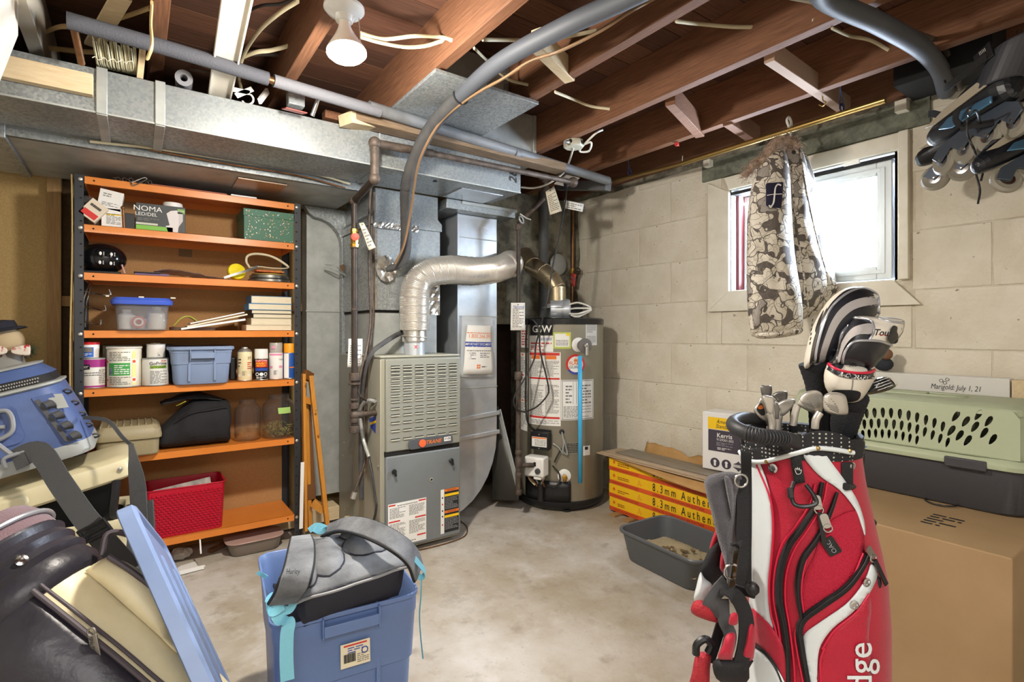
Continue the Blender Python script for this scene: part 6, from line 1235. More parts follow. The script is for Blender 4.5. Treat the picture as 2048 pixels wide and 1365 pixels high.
# ================================================================== flooring cartons along the block wall
FXX = 2.463; my = mat('carton_yellow', '#f0c01c', .55, col2='#e9b517', ns=5); mo = mat('carton_orange', '#db5a26', .55)
mk = mat('kraft_card', '#b58d57', .75, col2='#a9824e', ns=12)
lbl = ['lowest yellow and orange laminate flooring carton, resting on wood strips', 'second laminate flooring carton from the floor in the yellow stack', 'third laminate flooring carton from the floor in the yellow stack', 'topmost yellow laminate flooring carton, torn open under loose planks']
for i in range(4):
    z0 = .013+.0845*i; y1 = 2.376+(.004 if i % 2 else 0); o = thing('flooring_carton', lbl[i], 'carton', (2.56, 1.77, z0), 'laminate flooring cartons stacked by the block wall')
    b = MB(); b.box(FXX, 2.665, 1.17, y1, z0, z0+.0835); b.build('carton', my, o, bevel=.002)
    fm = pmap(basis((FXX, 0, z0), (0, -1, 0), (0, 0, 1)), .0008); P_ = lambda Y, z, d=0: fm(-Y, z)+V((-d, 0, 0))
    def strip(ya, yb, za, zb, m, nm, d=0): q = MB(); q.add([P_(ya, za, d), P_(yb, za, d), P_(yb, zb, d), P_(ya, zb, d)], [(0, 1, 2, 3)]); return q.build(nm, m, o, ang=0, recalc=False)
    strip(y1-.001, 1.17, .001, .026, mo, 'orange_stripe')
    for k in range(2):
        ys_ = 2.03-.62*k
        stxt('8 . 3 m m   A u t h e n t i c', .064, P_(ys_, .053, .0004), (0, -1, 0), (0, 0, 1), M_inkd, o, .46, bold=.005)
        stxt('LAMINATED FLOORING/PLANCHER FLOTTANT', .019, P_(ys_, .0125, .0008), (0, -1, 0), (0, 0, 1), mat('dark_orange_print', '#8e2f16', .6), o, .345)
    stxt('FLOORING/PLANCHER FLOTTANT', .019, P_(2.370, .0125, .0008), (0, -1, 0), (0, 0, 1), MATS['dark_orange_print'], o, .235)
    q = MB(); q.add([P_(2.335+rr*math.cos(a), .055+rr*math.sin(a), .0004) for k in range(16) for a, rr in [(math.pi/2+k*math.pi/8, (.014 if k % 2 == 0 else .007))]], [tuple(range(16))]); q.build('maple_leaf', mo, o, ang=0)
    prints(lambda x, y: P_(-x, y, .0004), -2.305, -2.21, .036, .058, 2, MATS['dark_orange_print'], o, words=5, seed=i)
    q = MB()
    for a, c, w_ in (((2.145, .034), (2.13, .07), .004), ((2.13, .07), (2.12, .034), .004), ((2.14, .045), (2.105, .045), .003)): q.bar(P_(*a, .0004), P_(*c, .0004), .0006, w_, u=(1, 0, 0))
    q.build('letter_mark', mat('pale_orange', '#eba02a', .6), o, kind='stuff')
# opened flap and loose planks on the stack
b = MB(); b.grid(lambda u, v: (FXX-.002-.045*v*math.sin(min(1, u*1.6+.1)*1.57), 2.39-1.15*u, .352-.052*v*min(1, .1+u*1.3)+.004*math.sin(u*9)), 24, 4); plain('carton_flap', 'curled open kraft flap hanging over the top flooring carton', 'cardboard flap', b, mk, solid=.003)
b = MB(); b.grid(lambda u, v: (2.655+.03*v, 2.26-.95*u, .352+(.085-.035*u-.03*max(0, 1-abs(u-.33)/.07)-.01*noise.noise(V((u*22, 0, 0))))*v), 40, 3); plain('torn_flap', 'torn brown cardboard flap standing against the wall behind planks', 'cardboard flap', b, mk, solid=.003)
mpl = mat('grey_oak_plank', '#8c8272', .45, col2='#776c5d', ns=5, stretch=(12, 1.2, 12)); mpl2 = mat('pale_oak_plank', '#b7a186', .45, col2='#a58f73', ns=5, stretch=(12, 1.2, 12))
for i, (xa, xb, ya, yb, z0, m, lb) in enumerate(((2.44, 2.63, 1.25, 2.47, .354, mpl2, 'lowest loose pale laminate plank on the carton stack'), (2.445, 2.635, 1.25, 2.44, .363, mpl2, 'second loose pale laminate plank on the carton stack'), (2.49, 2.645, 1.22, 2.35, .372, mpl, 'uppermost grey laminate plank lying on the paler planks'))):
    b = MB(); b.box(xa, xb, ya, yb, z0, z0+.008); plain('laminate_plank', lb, 'plank', b, m, 'loose planks on the flooring cartons', bevel=.001)
b = MB(); b.grid(lambda u, v: (2.50+.10*v, 2.38+.08*u, .33-.015*u+.012*math.sin(v*3)), 4, 6); plain('end_flap', 'small crumpled kraft end flap of the carton stack', 'cardboard flap', b, mk, solid=.003)
for (ya, yb) in ((2.27, 2.37), (2.16, 2.26)): b = MB(); b.box(2.40, 2.62, ya, ya+.05, .001, .012); plain('floor_batten', ('left' if ya > 2.2 else 'right')+' thin wood strip on the floor under the flooring cartons', 'wood strip', b, M_stud)
# plumbing fixture box
A_, B_ = at(1405, 936, Z=.385), at(1483, 951, Z=.385); u_ = (B_-A_).normalized(); BW, BH, BD = .30, .315, .16
FM = basis(A_, u_, (0, 0, 1)); o = thing('faucet_box', 'white upright product box with yellow and charcoal panel on the flooring stack', 'box', A_)
b = MB(FM); b.box(0, BW, 0, BH, -BD, 0); b.build('carton', mat('gloss_white_card', '#e4e2de', .4), o, bevel=.002)
f = pmap(FM, .001); f2_ = pmap(FM, .0018)
patch(f, .032, .22, .225, .29, M_yel_ink, o, 'yellow_panel'); patch(f, .034, .222, .105, .222, mat('charcoal_violet', '#433d48', .5), o, 'charcoal_panel')
text('American', .031, lambda x, y: f2_(x+.128, y+.268), M_inkd, o, shear=.35, sx=.8); text('Standard', .031, lambda x, y: f2_(x+.12, y+.243), M_inkd, o, shear=.35, sx=.8)
text('Kerris', .034, lambda x, y: f2_(x+.125, y+.193), M_paper, o, bold=.012); text('9129301.002', .018, lambda x, y: f2_(x+.128, y+.170), M_paper, o); prints(f2_, .08, .17, .136, .158, 3, mat('pale_print', '#8e8e92', .7), o, words=4); prints(f2_, .085, .16, .115, .13, 2, M_paper, o, words=3)
for x in (.072, .135): disc(f, x, .042, .026, MATS['charcoal_violet'], o, 'round_icon'); disc(f2_, x, .050, .008, M_paper, o, 'icon_mark'); q = MB(); q.add([f2_(x+a, .034+c) for a, c in ((-.006, -.009), (.006, -.009), (.006, .009), (-.006, .009))], [(0, 1, 2, 3)]); q.build('icon_mark', M_paper, o, ang=0)
q = MB(); q.add([f(.200+a, .042+c) for a, c in ((-.032, .007), (-.01, .018), (0, .028), (.01, .018), (.032, .007), (.032, -.006), (.01, -.018), (0, -.028), (-.01, -.018), (-.032, -.006))], [tuple(range(10))]); q.build('lifetime_badge', MATS['charcoal_violet'], o, ang=0); patch(f2_, .165, .235, .036, .05, MATS['gloss_white_card'], o, 'badge_band'); text('LIFETIME', .014, lambda x, y: f2_(x+.2, y+.043)+V((-.0006, 0, 0)), M_inkd, o)
b = MB(FM); b.box(-.001, 0, .2, BH-.005, -BD+.002, -.002); b.build('yellow_side', M_yel_ink, o)
# litter tray
lt = [(at(1250, 1062, Z=.15)), (at(1338, 1033, Z=.15)), (at(1452, 1078, Z=.15)), (at(1402, 1130, Z=.15))]
cN = sum(lt, V())/4; ux = (lt[3]-lt[0]); LL = .50; ux.z = 0; ux.normalize(); vy = V((0, 0, 1)).cross(ux); o = thing('litter_tray', 'grey plastic cat litter tray half full of sand on the floor', 'litter tray', (cN.x, cN.y, 0))
M_ = Matrix((ux, vy, V((0, 0, 1)))).transposed().to_4x4(); M_.translation = (cN.x, cN.y, 0)
mg = mat('grey_tray_plastic', '#585b5e', .42)
def lr(k, z, ins=0, w_=LL, d_=.36): return [(x, y, z) for x, y in rrect(w_*k-2*ins, d_*k-2*ins, .06, n=6)]
b = MB(M_); b.loft([lr(.84, .001), lr(.86, .008), lr(.965, .135), lr(.975, .138), lr(1.0, .134), lr(1.015, .138), lr(1.02, .148), lr(1.0, .154), lr(.965, .150), lr(.85, .012)]); b.build('tray', mg, o, bevel=.001)
b = MB(M_); b.grid(lambda u, v: ((u-.5)*LL*.86, (v-.5)*.36*.86, .050+.022*noise.noise(V((u*3, v*3, 2)))+.006*noise.noise(V((u*30, v*20, 2)))+.03*max(0, u-.6)), 60, 40); b.build('sand', mat('litter_sand', '#b8a683', .95, col2='#9d8b68', ns=240, bump=.8, bs=600), o, kind='stuff', ang=80)
b = MB(M_); r = random.Random(4)
for i in range(26): b.sph((r.uniform(-.08, .16), r.uniform(-.06, .09), .062+r.uniform(0, .01)), r.uniform(.004, .011), 7, sc=(1.6, 1, .7))
b.build('clumps', mat('litter_clump', '#6d5a3d', .95), o, kind='stuff')
# ================================================================== big cardboard box, pet carrier, board behind
BX, BY0, BZ = 1.87, .361, .55
mb2 = mat('corrugated_brown', '#9c815d', .75, col2='#917652', ns=3, bump=.12, bs=30)
o = thing('moving_box', 'large plain brown cardboard box at the right holding the pet carrier', 'box', (2.3, .75, 0))
b = MB(); b.box(BX, 2.76, BY0, 1.12, .001, BZ); b.build('carton', mb2, o, bevel=.004)
b = MB(); b.box(BX-.0015, BX, .905, 1.0, .08, BZ-.002); b.box(BX, 2.7, .905, 1.0, BZ, BZ+.0012); b.build('packing_tape', mat('glossy_tape', '#a27b48', .2, coat=.5), o, kind='stuff')
b = MB(); r = random.Random(6)
for i in range(30):
    y = r.uniform(.9, 1.0); z = r.uniform(.25, .52); b.add([(BX-.002, y, z), (BX-.002, y-.012, z+.01+r.random()*.02), (BX-.0021, y-.011, z+.012+r.random()*.02)], [(0, 1, 2)])
b.build('tape_wrinkles', M_paper, o, kind='stuff', ang=0, recalc=False)
prints(lambda x, y: V((BX+.10+y, -x, BZ+.0008)), -.60, -.52, .02, .16, 5, M_inkd, o, words=2)
b = MB(); b.box(BX-.0008, BX+.9, BY0-.0005, BY0+.0006, BZ-.001, BZ+.0006); b.build('edge_crease', mb2, o)
# carrier
KX, KB = 2.257, 2.66; KY0, KY1 = .385, 1.16
o = thing('pet_carrier', 'pet carrier with sage green vented roof and dark grey base on the box', 'pet carrier', ((KX+KB)/2, .77, BZ))
kc = V(((KX+KB)/2, (KY0+KY1)/2, 0)); KW, KL = KB-KX, KY1-KY0
def kr(kx, ky, z, r_=.07): return [(kc.x+x, kc.y+y, z) for x, y in rrect(KW*kx, KL*ky, r_, n=5)]
b = MB(); b.loft([kr(.90, .94, BZ+.002), kr(.93, .955, BZ+.01), kr(.97, .985, BZ+.148), kr(1.0, 1.0, BZ+.152), kr(1.0, 1.0, BZ+.16)]); b.build('base', mat('charcoal_plastic', '#3d3d40', .5, bump=.2, bs=400), o, bevel=.002)
mgk = mat('sage_plastic', '#a3ab8e', .5, bump=.1, bs=400)
# roof: rim, holed side panels, ends and top
def side_z(z): return .012+.018*((z-.735)/.165) if z > .7349 else 0.0
holes = []
h1 = [(550, 680), (618, 672), (690, 668), (765, 665), (840, 670), (920, 678), (1000, 692), (1078, 710), (1160, 733), (1237, 760), (1315, 792)]
h2 = [(540, 780), (602, 770), (665, 765), (732, 763), (800, 765), (870, 772), (940, 782), (1012, 797), (1083, 815), (1153, 840), (1225, 868), (1295, 900), (1363, 935)]
h3 = [(593, 862), (650, 855), (708, 852), (768, 855), (830, 858), (893, 866), (957, 878), (1020, 895), (1085, 913)]
h4 = [(1430, 700), (1522, 747), (1635, 688), (1607, 795), (1730, 745), (1393, 830), (1470, 873), (1545, 918), (1692, 850), (1773, 908)]
def P2(cx_, cy_): p = at(1600+cx_/4.571, 680+cy_/4.571, X=KX+.03); return p.y, p.z
for hs_, aw, ah, tl in ((h1, 20, 48, -.2), (h2, 18, 46, -.15), (h3, 16, 42, -.15), (h4, 26, 56, .62)):
    for j, (hx_, hy_) in enumerate(hs_):
        tt = tl+(.035*j if hs_ is not h4 else 0); pl = []
        for k in range(10):
            a = 2*math.pi*k/10; ex, ey = aw*math.cos(a)*(1-.3*math.sin(a)), ah*math.sin(a); pl.append(P2(hx_+ex*math.cos(tt)-ey*math.sin(tt), hy_+ex*math.sin(tt)+ey*math.cos(tt)))
        holes.append(pl)
# mirrored slots beyond the left of the visible rows continue along the side
step = P2(550, 680)[0]-P2(618, 672)[0]
for k in range(1, 5):
    for src in (h1[0], h2[0], h3[0]):
        y_, z_ = P2(*src); pl = [(y_+step*k+.006*math.cos(a), z_+.016*math.sin(a)) for a in [2*math.pi*j/10 for j in range(10)]]; holes.append(pl)
outer = [(KY0+.035, .735), (KY1-.035, .735), (KY1-.038, .865), (KY1-.055, .888), (KY0+.055, .888), (KY0+.038, .865)]
outer = outer[::-1]
v_, f_ = fill2d([outer]+holes, .2)
for sgn, nm in ((1, 'vented_side'), (-1, 'vented_side')):
    b = MB(); b.add([((KX if sgn > 0 else KB)+sgn*(side_z(z)), y, z) for y, z in v_], f_); b.build(nm, mgk, o, solid=.003, ang=0)
def kr2(z, ins, r_=.07): return [(kc.x+x, kc.y+y, z) for x, y in rrect(KW-2*ins, KL-2*ins, r_, n=5)]
b = MB(); b.loft([kr2(BZ+.150, -.006), kr2(BZ+.165, -.008), kr2(BZ+.18, .0), kr2(.737, .012), kr2(.737, .03), kr2(BZ+.15, .02)], cap=False); b.build('roof_rim', mgk, o, bevel=.001)
def endp(s_):
    y0 = KY0 if s_ > 0 else KY1
    b = MB(); b.grid(lambda u, v: (KX+.012+.018*v+(KW-.024-.036*v)*u, y0+s_*(.008+.02*v+.03*abs(2*u-1)**6), .735+.152*v), 14, 6); return b
for s_ in (1, -1): endp(s_).build('end_wall', mgk, o, solid=.003)
b = MB(); b.loft([kr2(.872, .026, .05), kr2(.893, .032, .05), kr2(.904, .048, .05), kr2(.906, .08, .04)], capends=(False, True)); b.build('roof_top', mgk, o, bevel=.001)
b = MB(); b.loft([[(kc.x+x*k, kc.y+.02+y*k, z) for x, y in rrect(.10, .40, .045)] for z, k in ((.9062, 1.0), (.912, .97), (.912, .85), (.9075, .82))]); b.build('handle_recess', mgk, o)
b = MB(); b.box(kc.x-.018, kc.x+.018, kc.y-.06, kc.y+.13, .908, .915); b.build('carry_handle', mgk, o, bevel=.003)
b = MB(); ya, yb = at(1975, 930, X=KX).y, at(1890, 920, X=KX).y; b.box(KX-.012, KX+.01, ya, yb, .688, .722); b.build('side_latch', MATS['charcoal_plastic'], o, bevel=.004)
b = MB(); b.grid(lambda u, v: (KX+.05+(KW-.1)*u, KY1-.002, .56+.26*v), 1, 1); b.build('door_back', M_blackm, o)
b = MB(); b.box(KX+.02, KB-.02, KY1-.001, KY1+.02, .70, .72); b.build('red_latch', mat('red_latch', '#c23a3c', .4), o, bevel=.003)
for y in (.62, .96):
    b = MB(); b.tor((KX+.012, y, BZ+.006), .045, .0025, axis=(0, 0, 1)); plain('cord_loop', ('right' if y < .8 else 'left')+' thin black ring of cord under the carrier edge', 'cord', b, M_black)
# white box with handwriting, leaning at the wall
o = thing('white_flat_box', 'white flat box with a handwritten date leaning behind the pet carrier', 'box', (2.73, .77, BZ))
b = MB(); b.box(2.70, 2.765, .53, 1.2, BZ+.001, .965); b.build('carton', mat('white_box_card', '#d9d6cf', .6), o, bevel=.003)
stxt('Marigold: July 1, 21', .030, (2.70, at(1862, 770, X=2.7).y, .918), (0, -1, 0), (0, 0, 1), M_inkd, o, .16, shear=.25)
wy = at(1890, 760, X=2.7).y; b = MB()
for k, (dy, dz) in enumerate(((.012, .0), (-.008, .006), (0, -.008))): b.tor((2.6985, wy+dy, .944+dz), .006, .0008, n=12, k=4, axis=(1, 0, 0))
b.build('doodle', M_inkd, o, kind='stuff')
b = MB(); b.box(2.70, 2.76, .44, .525, BZ+.001, .962); plain('wood_block_upright', 'raw wood block standing beside the white flat box at far right', 'wood block', b, M_pine, bevel=.002)
b = MB(); b.box(2.71, 2.76, .20, .43, BZ-.3, .965); o = plain('dark_panel_board', 'dark board at the far right edge behind the carrier', 'board', b, M_iron)
# dark stuffed toy on the white box
p = at(1766, 722, X=2.70); o = thing('stuffed_toy', 'small brown faced stuffed toy sitting on the flat white box', 'toy', (p.x, p.y, .967))
b = MB(); b.sph((2.735, p.y+.01, 1.0), .032, 14, sc=(.9, 1.2, 1.0)); b.build('body', mat('dark_check_cloth', '#2c2f36', .9), o)
b = MB(); b.sph((2.72, p.y-.005, 1.045), .026, 14); b.build('head', mat('brown_face', '#7d5a43', .7), o)
# ================================================================== jacket on the clothes rod
def camo():
    m = bpy.data.materials.new('printed_camouflage'); m.use_nodes = True; nt = m.node_tree; L = nt.links.new; p = nt.nodes['Principled BSDF']
    tc = nd(nt, 'ShaderNodeTexCoord'); n = nd(nt, 'ShaderNodeTexNoise', Scale=13, Detail=1); L(tc.outputs['Object'], n.inputs['Vector'])
    va = nd(nt, 'ShaderNodeVectorMath', operation='MULTIPLY_ADD'); L(n.outputs['Color'], va.inputs[0]); va.inputs[1].default_value = (.14, .14, .14); L(tc.outputs['Object'], va.inputs[2])
    def vor(sc, feat): v = nd(nt, 'ShaderNodeTexVoronoi', feature=feat); v.inputs['Scale'].default_value = sc; L(va.outputs[0], v.inputs['Vector']); return v
    a = vor(16, 'F1'); e = vor(16, 'DISTANCE_TO_EDGE'); e2 = vor(27, 'DISTANCE_TO_EDGE')
    sp = nd(nt, 'ShaderNodeSeparateColor'); L(a.outputs['Color'], sp.inputs[0])
    cr = nd(nt, 'ShaderNodeValToRGB'); cr.color_ramp.interpolation = 'CONSTANT'; el = cr.color_ramp.elements
    el[0].position = 0; el[0].color = lin('#e6dfd0'); el[1].position = .5; el[1].color = lin('#dad2c2')
    for q, c in ((.66, '#a39c94'), (.78, '#e2dacb'), (.88, '#645c56')): x = el.new(q); x.color = lin(c)
    L(sp.outputs[0], cr.inputs[0])
    prev = cr.outputs[0]
    for ed, th, c in ((e, .035, '#5c554f'), (e2, .022, '#7d766d')):
        lt_ = nd(nt, 'ShaderNodeMath', operation='LESS_THAN'); L(ed.outputs['Distance'], lt_.inputs[0]); lt_.inputs[1].default_value = th
        mx_ = nd(nt, 'ShaderNodeMix', data_type='RGBA'); L(lt_.outputs[0], mx_.inputs[0]); L(prev, mx_.inputs[6]); mx_.inputs[7].default_value = lin(c); prev = mx_.outputs[2]
    L(prev, p.inputs['Base Color']); p.inputs['Roughness'].default_value = .75; return m
M_camo = camo()
tj = 2.53
o = thing('winter_jacket', 'cream and grey patterned winter jacket with fur collar on the rod', 'jacket', at(1580, 690, t=tj))
bodyP = Puff(tj+.05, [(1600, 300), (1622, 330), (1640, 400), (1660, 480), (1672, 560), (1677, 585), (1650, 612), (1600, 642), (1560, 625), (1545, 480), (1560, 350)], .10, .06, wr=.02, ws=9)
bodyP.body('jacket_back', M_camo, o)
midP = Puff(tj, [(1570, 290), (1600, 292), (1616, 340), (1628, 430), (1648, 520), (1655, 575), (1625, 622), (1590, 628), (1568, 500), (1560, 380)], .10, .05, wr=.02, ws=14)
midP.body('jacket_front', M_camo, o)
slP = Puff(tj-.10, [(1562, 295), (1578, 330), (1584, 420), (1592, 520), (1604, 600), (1606, 640), (1600, 664), (1560, 672), (1510, 674), (1500, 660), (1494, 600), (1493, 500), (1496, 420), (1508, 355), (1535, 310)], .085, .07, p=3, wr=.018, ws=16, smooth=3, cen=(1545, 520))
slP.body('sleeve', M_camo, o)
cuff = Puff(tj-.10, [(1515, 664), (1560, 662), (1602, 656), (1600, 668), (1560, 676), (1522, 678), (1508, 672)], .07, .06, wr=.01, ws=30); cuff.body('cuff', M_camo, o)
slP.patch('dark_patch', [(1532, 368), (1536, 366), (1565, 364), (1567, 366), (1563, 414), (1560, 417), (1534, 413), (1532, 410)], mat('navy_patch', '#25233c', .8), o, off=.004, smooth=0, ml=6)
slP.cord('patch_emblem', [(1562, 371), (1556, 369), (1551, 376), (1549, 392), (1547, 406), (1542, 413), (1538, 411)], .0035, M_paper, o, off=.007); slP.cord('patch_emblem', [(1534, 391), (1545, 389), (1564, 388)], .002, M_paper, o, off=.007)
for pts in ([(1583, 330), (1590, 430), (1606, 540), (1618, 625)], [(1600, 300), (1612, 380), (1634, 480), (1662, 580)]):
    midP.cord('seam', pts, .004, M_camo, o, off=.0)
b = MB(); r = random.Random(12)
fur = [at(x, y, t=tj-.10) for x, y in ((1490, 352), (1508, 330), (1530, 318), (1545, 295), (1560, 283), (1580, 284), (1592, 292))]
fc_ = curve(fur, 10)
for i in range(1500):
    c = r.choice(fc_)+V((r.gauss(0, .015), r.gauss(0, .015), r.gauss(0, .018))); dr = V((r.uniform(-1, .4), r.uniform(-.8, .8), r.uniform(-1, .5))).normalized(); w_ = dr.orthogonal().normalized()*.0017; q = c+dr*r.uniform(.02, .045)
    b.add([c-w_, c+w_, q], [(0, 1, 2)])
b.build('fur_collar', mat('fur_brown', '#8a7361', .9, col2='#b9a594', ns=60), o, kind='stuff', ang=0, recalc=False)
b = MB(); b.tube(fc_, [.018+.01*math.sin(i*.05) for i in range(len(fc_))], 8); b.build('collar_roll', mat('fur_brown', '#8a7361', .9), o)
b = MB(); hk = at(1578, 262, X=RX); b.tube(curve([hk+V((0, .0, .02)), hk+V((-.02, 0, .045)), hk+V((0, 0, .066)), hk+V((.022, 0, .045)), hk+V((.018, 0, .0)), hk+V((-.005, -.01, -.05)), hk+V((0, -.0, -.09))], 6), .006, 8); b.build('hanger_hook', M_white, o)
b = MB(); c = at(1587, 305, t=tj-.11); b.lathe([(.008, 0), (.01, .003), (.006, .005)], c, 12, axis=tuple(-V((.58, .81, 0)))); b.build('snap', M_black, o)
# ================================================================== inline skates hanging at the top right
def skate(label, base, xd, zd, s_=1.0, dark='#1f2125'):
    """base: middle of the wheel line; xd: toe direction, zd: towards the cuff"""
    Mx = basis(base, xd, zd) @ Matrix.Scale(-1, 4, (0, 0, 1)); o = thing('inline_skate', label, 'inline skate', base); q = lambda x, y, z=0: Mx @ V((x*s_, y*s_, z*s_)); N = Mx.to_3x3() @ V((0, 0, 1))
    for k in range(4):
        c = (-.125+.083*k, .0); b = MB(); b.lathe([(.006*s_, -.010*s_), (.026*s_, -.009*s_), (.038*s_, -.012*s_), (.046*s_, -.005*s_), (.046*s_, .005*s_), (.038*s_, .012*s_), (.026*s_, .009*s_), (.006*s_, .010*s_)], q(*c), 28, axis=tuple(N)); w_ = b.build('wheel', mat('smoky_wheel', '#8f8a7c', .35), o)
        b = MB(); b.lathe([(.022*s_, -.0095*s_), (.022*s_, .0115*s_), (.012*s_, .0125*s_)], q(*c), 20, axis=tuple(N)); b.lathe([(.008*s_, .0), (.008*s_, .017*s_), (.004*s_, .018*s_)], q(*c), 10, axis=tuple(N)); b.build('hub', M_steel, w_)
    for sd in (-1, 1):
        b = MB(Mx); pl = [(-.16, .012), (-.125, -.012), (-.09, .02), (-.042, -.010), (0, .02), (.042, -.010), (.08, .02), (.124, -.012), (.155, .015), (.12, .045), (.05, .055), (-.03, .065), (-.11, .062), (-.15, .04)]
        b.prism([(x*s_, y*s_) for x, y in pl], sd*.016*s_-.002, sd*.016*s_+.002); b.build('frame_rail', mat('blue_grey_frame', '#56606c', .3, .5), o, bevel=.001)
    def ring(x, y, w_, h_, tilt=0, n=14): return [q(x+h_*math.cos(a)*math.sin(tilt)*1, y+h_*math.cos(a)*math.cos(tilt), w_*math.sin(a)) for a in [2*math.pi*k/n for k in range(n)]]
    b = MB(); b.loft([ring(.175, .085, .015, .015), ring(.16, .09, .035, .03), ring(.12, .095, .042, .038), ring(.06, .11, .043, .052), ring(0, .125, .044, .064), ring(-.06, .13, .045, .07), ring(-.11, .12, .04, .062), ring(-.135, .11, .02, .04)]); b.build('boot_shell', mat('boot_'+dark[1:], dark, .35), o, sub=1, ang=0)
    b = MB(); b.loft([[q(-.07-.02*k+cx_*.068, .12+.032*k, sz_*(.05-.002*k)) for cx_, sz_ in [(math.cos(a), math.sin(a)) for a in [2*math.pi*j/14 for j in range(14)]]] for k in range(4)], cap=False); b.build('cuff', mat('charcoal_cuff', '#33343a', .5), o, solid=.006, sub=1, ang=0)
    b = MB(); b.loft([[q(.02+x, .148+y*.5, z) for x, y, z in ((-.05, .02, .03), (.09, -.035, .03), (.09, -.035, -.03), (-.05, .02, -.03))], [q(.02+x, .156+y*.5, z) for x, y, z in ((-.05, .02, .026), (.09, -.035, .026), (.09, -.035, -.026), (-.05, .02, -.026))]]); b.build('tongue', mat('boot_inner', '#4c4d52', .8), o)
    b = MB(Mx); b.prism([(x*s_, y*s_) for x, y in ((-.10, .062), (.04, .062), (.09, .082), (.05, .10), (-.02, .095), (-.10, .085))], .040*s_, .047*s_); b.build('side_plate', mat('sky_metal', '#5a86a8', .3, .6), o, bevel=.003)
    b = MB(Mx); b.prism([(x*s_, y*s_) for x, y in ((-.09, .12), (.10, .105), (.14, .112), (.06, .135), (-.06, .148))], .043*s_, .049*s_); b.build('pale_flash', mat('stone_flash', '#a59c8a', .4), o, bevel=.002)
    for k, (x, y) in enumerate(((-.03, .08), (.01, .084))): b = MB(); b.lathe([(.006*s_, 0), (.005*s_, .004)], q(x, y, .048), 10, axis=tuple(N)); b.build('rivet', M_steel, o)
    b = MB(); b.ribbon(curve([q(-.10, .20, .052), q(-.03, .19, .06), q(.05, .20, .045), q(.09, .235, .02), q(.11, .25, 0)], 5), .024*s_, .003, tuple(Mx.to_3x3() @ V((0, 1, 0)))); b.build('buckle_strap', M_blackm, o)
    b = MB(); b.box(-.1, 0, 0, .03, 0, .01) if False else b.loft([[q(x, y, z) for x, y in ((-.12, .19), (-.06, .19), (-.055, .23), (-.11, .24))] for z in (.046, .052)]); b.build('badge_plate', M_black, o, bevel=.002)
    text('/////', .016*s_, lambda x, y: q(-.088+x/s_, .222+y/s_, .0535), M_paper, o); patch(lambda x, y: q(x, y, .0533), -.10, -.075, .197, .206, M_red, o, 'red_mark')
    return o, q
sk1, q1 = skate('upper inline skate with tan wheels and blue side plate near wall top', at(1957, 284, t=1.74), at(1907, 313, t=1.84)-at(2011, 256, t=1.64), (-.05, -.15, 1), 1.12)
sk2, q2 = skate('lower inline skate seen behind the upper skate at right wall', at(1955, 326, t=1.98), at(1889, 349, t=2.06)-at(1995, 311, t=1.92), (.05, -.1, 1), 1.08, '#15161a')
sk3, q3 = skate('third dark skate cut off by the right edge of the frame', at(2085, 330, t=1.62), (-.5, .45, -.3), (.3, .2, 1), .9, '#1a1b21')
wire('skate_lace', 'black lace hanging from the upper skate, longer end', [at(1934, 240, t=1.62), at(1935, 270, t=1.62), at(1948, 298, t=1.62), at(1953, 320, t=1.75), at(1952, 345, t=1.8), at(1960, 380, t=1.8), at(1956, 408, t=1.8)], .0035, M_black, 'lace')
wire('skate_lace', 'black lace hanging from the upper skate, shorter end', [at(1936, 232, t=1.62), at(1955, 225, t=1.62), at(1966, 290, t=1.8), at(1970, 325, t=1.8), at(1962, 362, t=1.8)], .0035, M_black, 'lace')
b = MB(); b.ribbon(curve([at(1940, 200, t=1.7), at(1918, 218, t=1.72), at(1911, 238, t=1.74), at(1922, 250, t=1.72), at(1936, 243, t=1.7)], 6), .02, .003, (.58, .81, 0)); plain('skate_strap_loop', 'black strap loop sticking out left of the upper skate', 'strap', b, M_blackm)
b = MB(); b.tube([at(2040, 60, t=1.8), at(2042, 128, t=1.8)], .008, 8); b.tube([at(2010, 122, t=1.78), at(2060, 118, t=1.78)], .012, 8); plain('skate_hook', 'metal hook in the joist holding the skates', 'hook', b, M_steel)
# ================================================================== blue storage bin, backpack, lid
th = math.radians(-6.5); BC = V((.487, 1.61, 0)); MT = Matrix.Translation(BC) @ Matrix.Rotation(th, 4, 'Z')
M_t = mat('blue_bin_plastic', '#6279a6', .38, bump=.05, bs=300)
o = tote('large_blue_bin', 'large open blue storage bin in the foreground holding a backpack', 0, -.25, .001, .385, .50, .42, M_t, MT=MT)
f = pmap(MT @ basis((0.012, -.2425, .30), (1, 0, 0), (0, .09, 1)), .003); f2_ = pmap(MT @ basis((0.012, -.2425, .30), (1, 0, 0), (0, .09, 1)), .0036)
patch(f, -.038, .038, -.03, .03, mat('cream_label', '#ddd3b6', .5), o, 'bin_label'); patch(f2_, -.03, .03, .022, .026, M_red, o, 'red_line'); prints(f2_, -.03, .0, -.024, .0, 1, M_inkd, o, words=11, thick=.9); prints(f2_, .004, .034, -.024, .0, 5, M_ink, o, words=3); prints(f2_, -.02, .02, .003, .02, 3, M_blue_ink, o, words=2); disc(f2_, .024, .004, .009, M_blue_ink, o, 'round_logo', r0=.006)
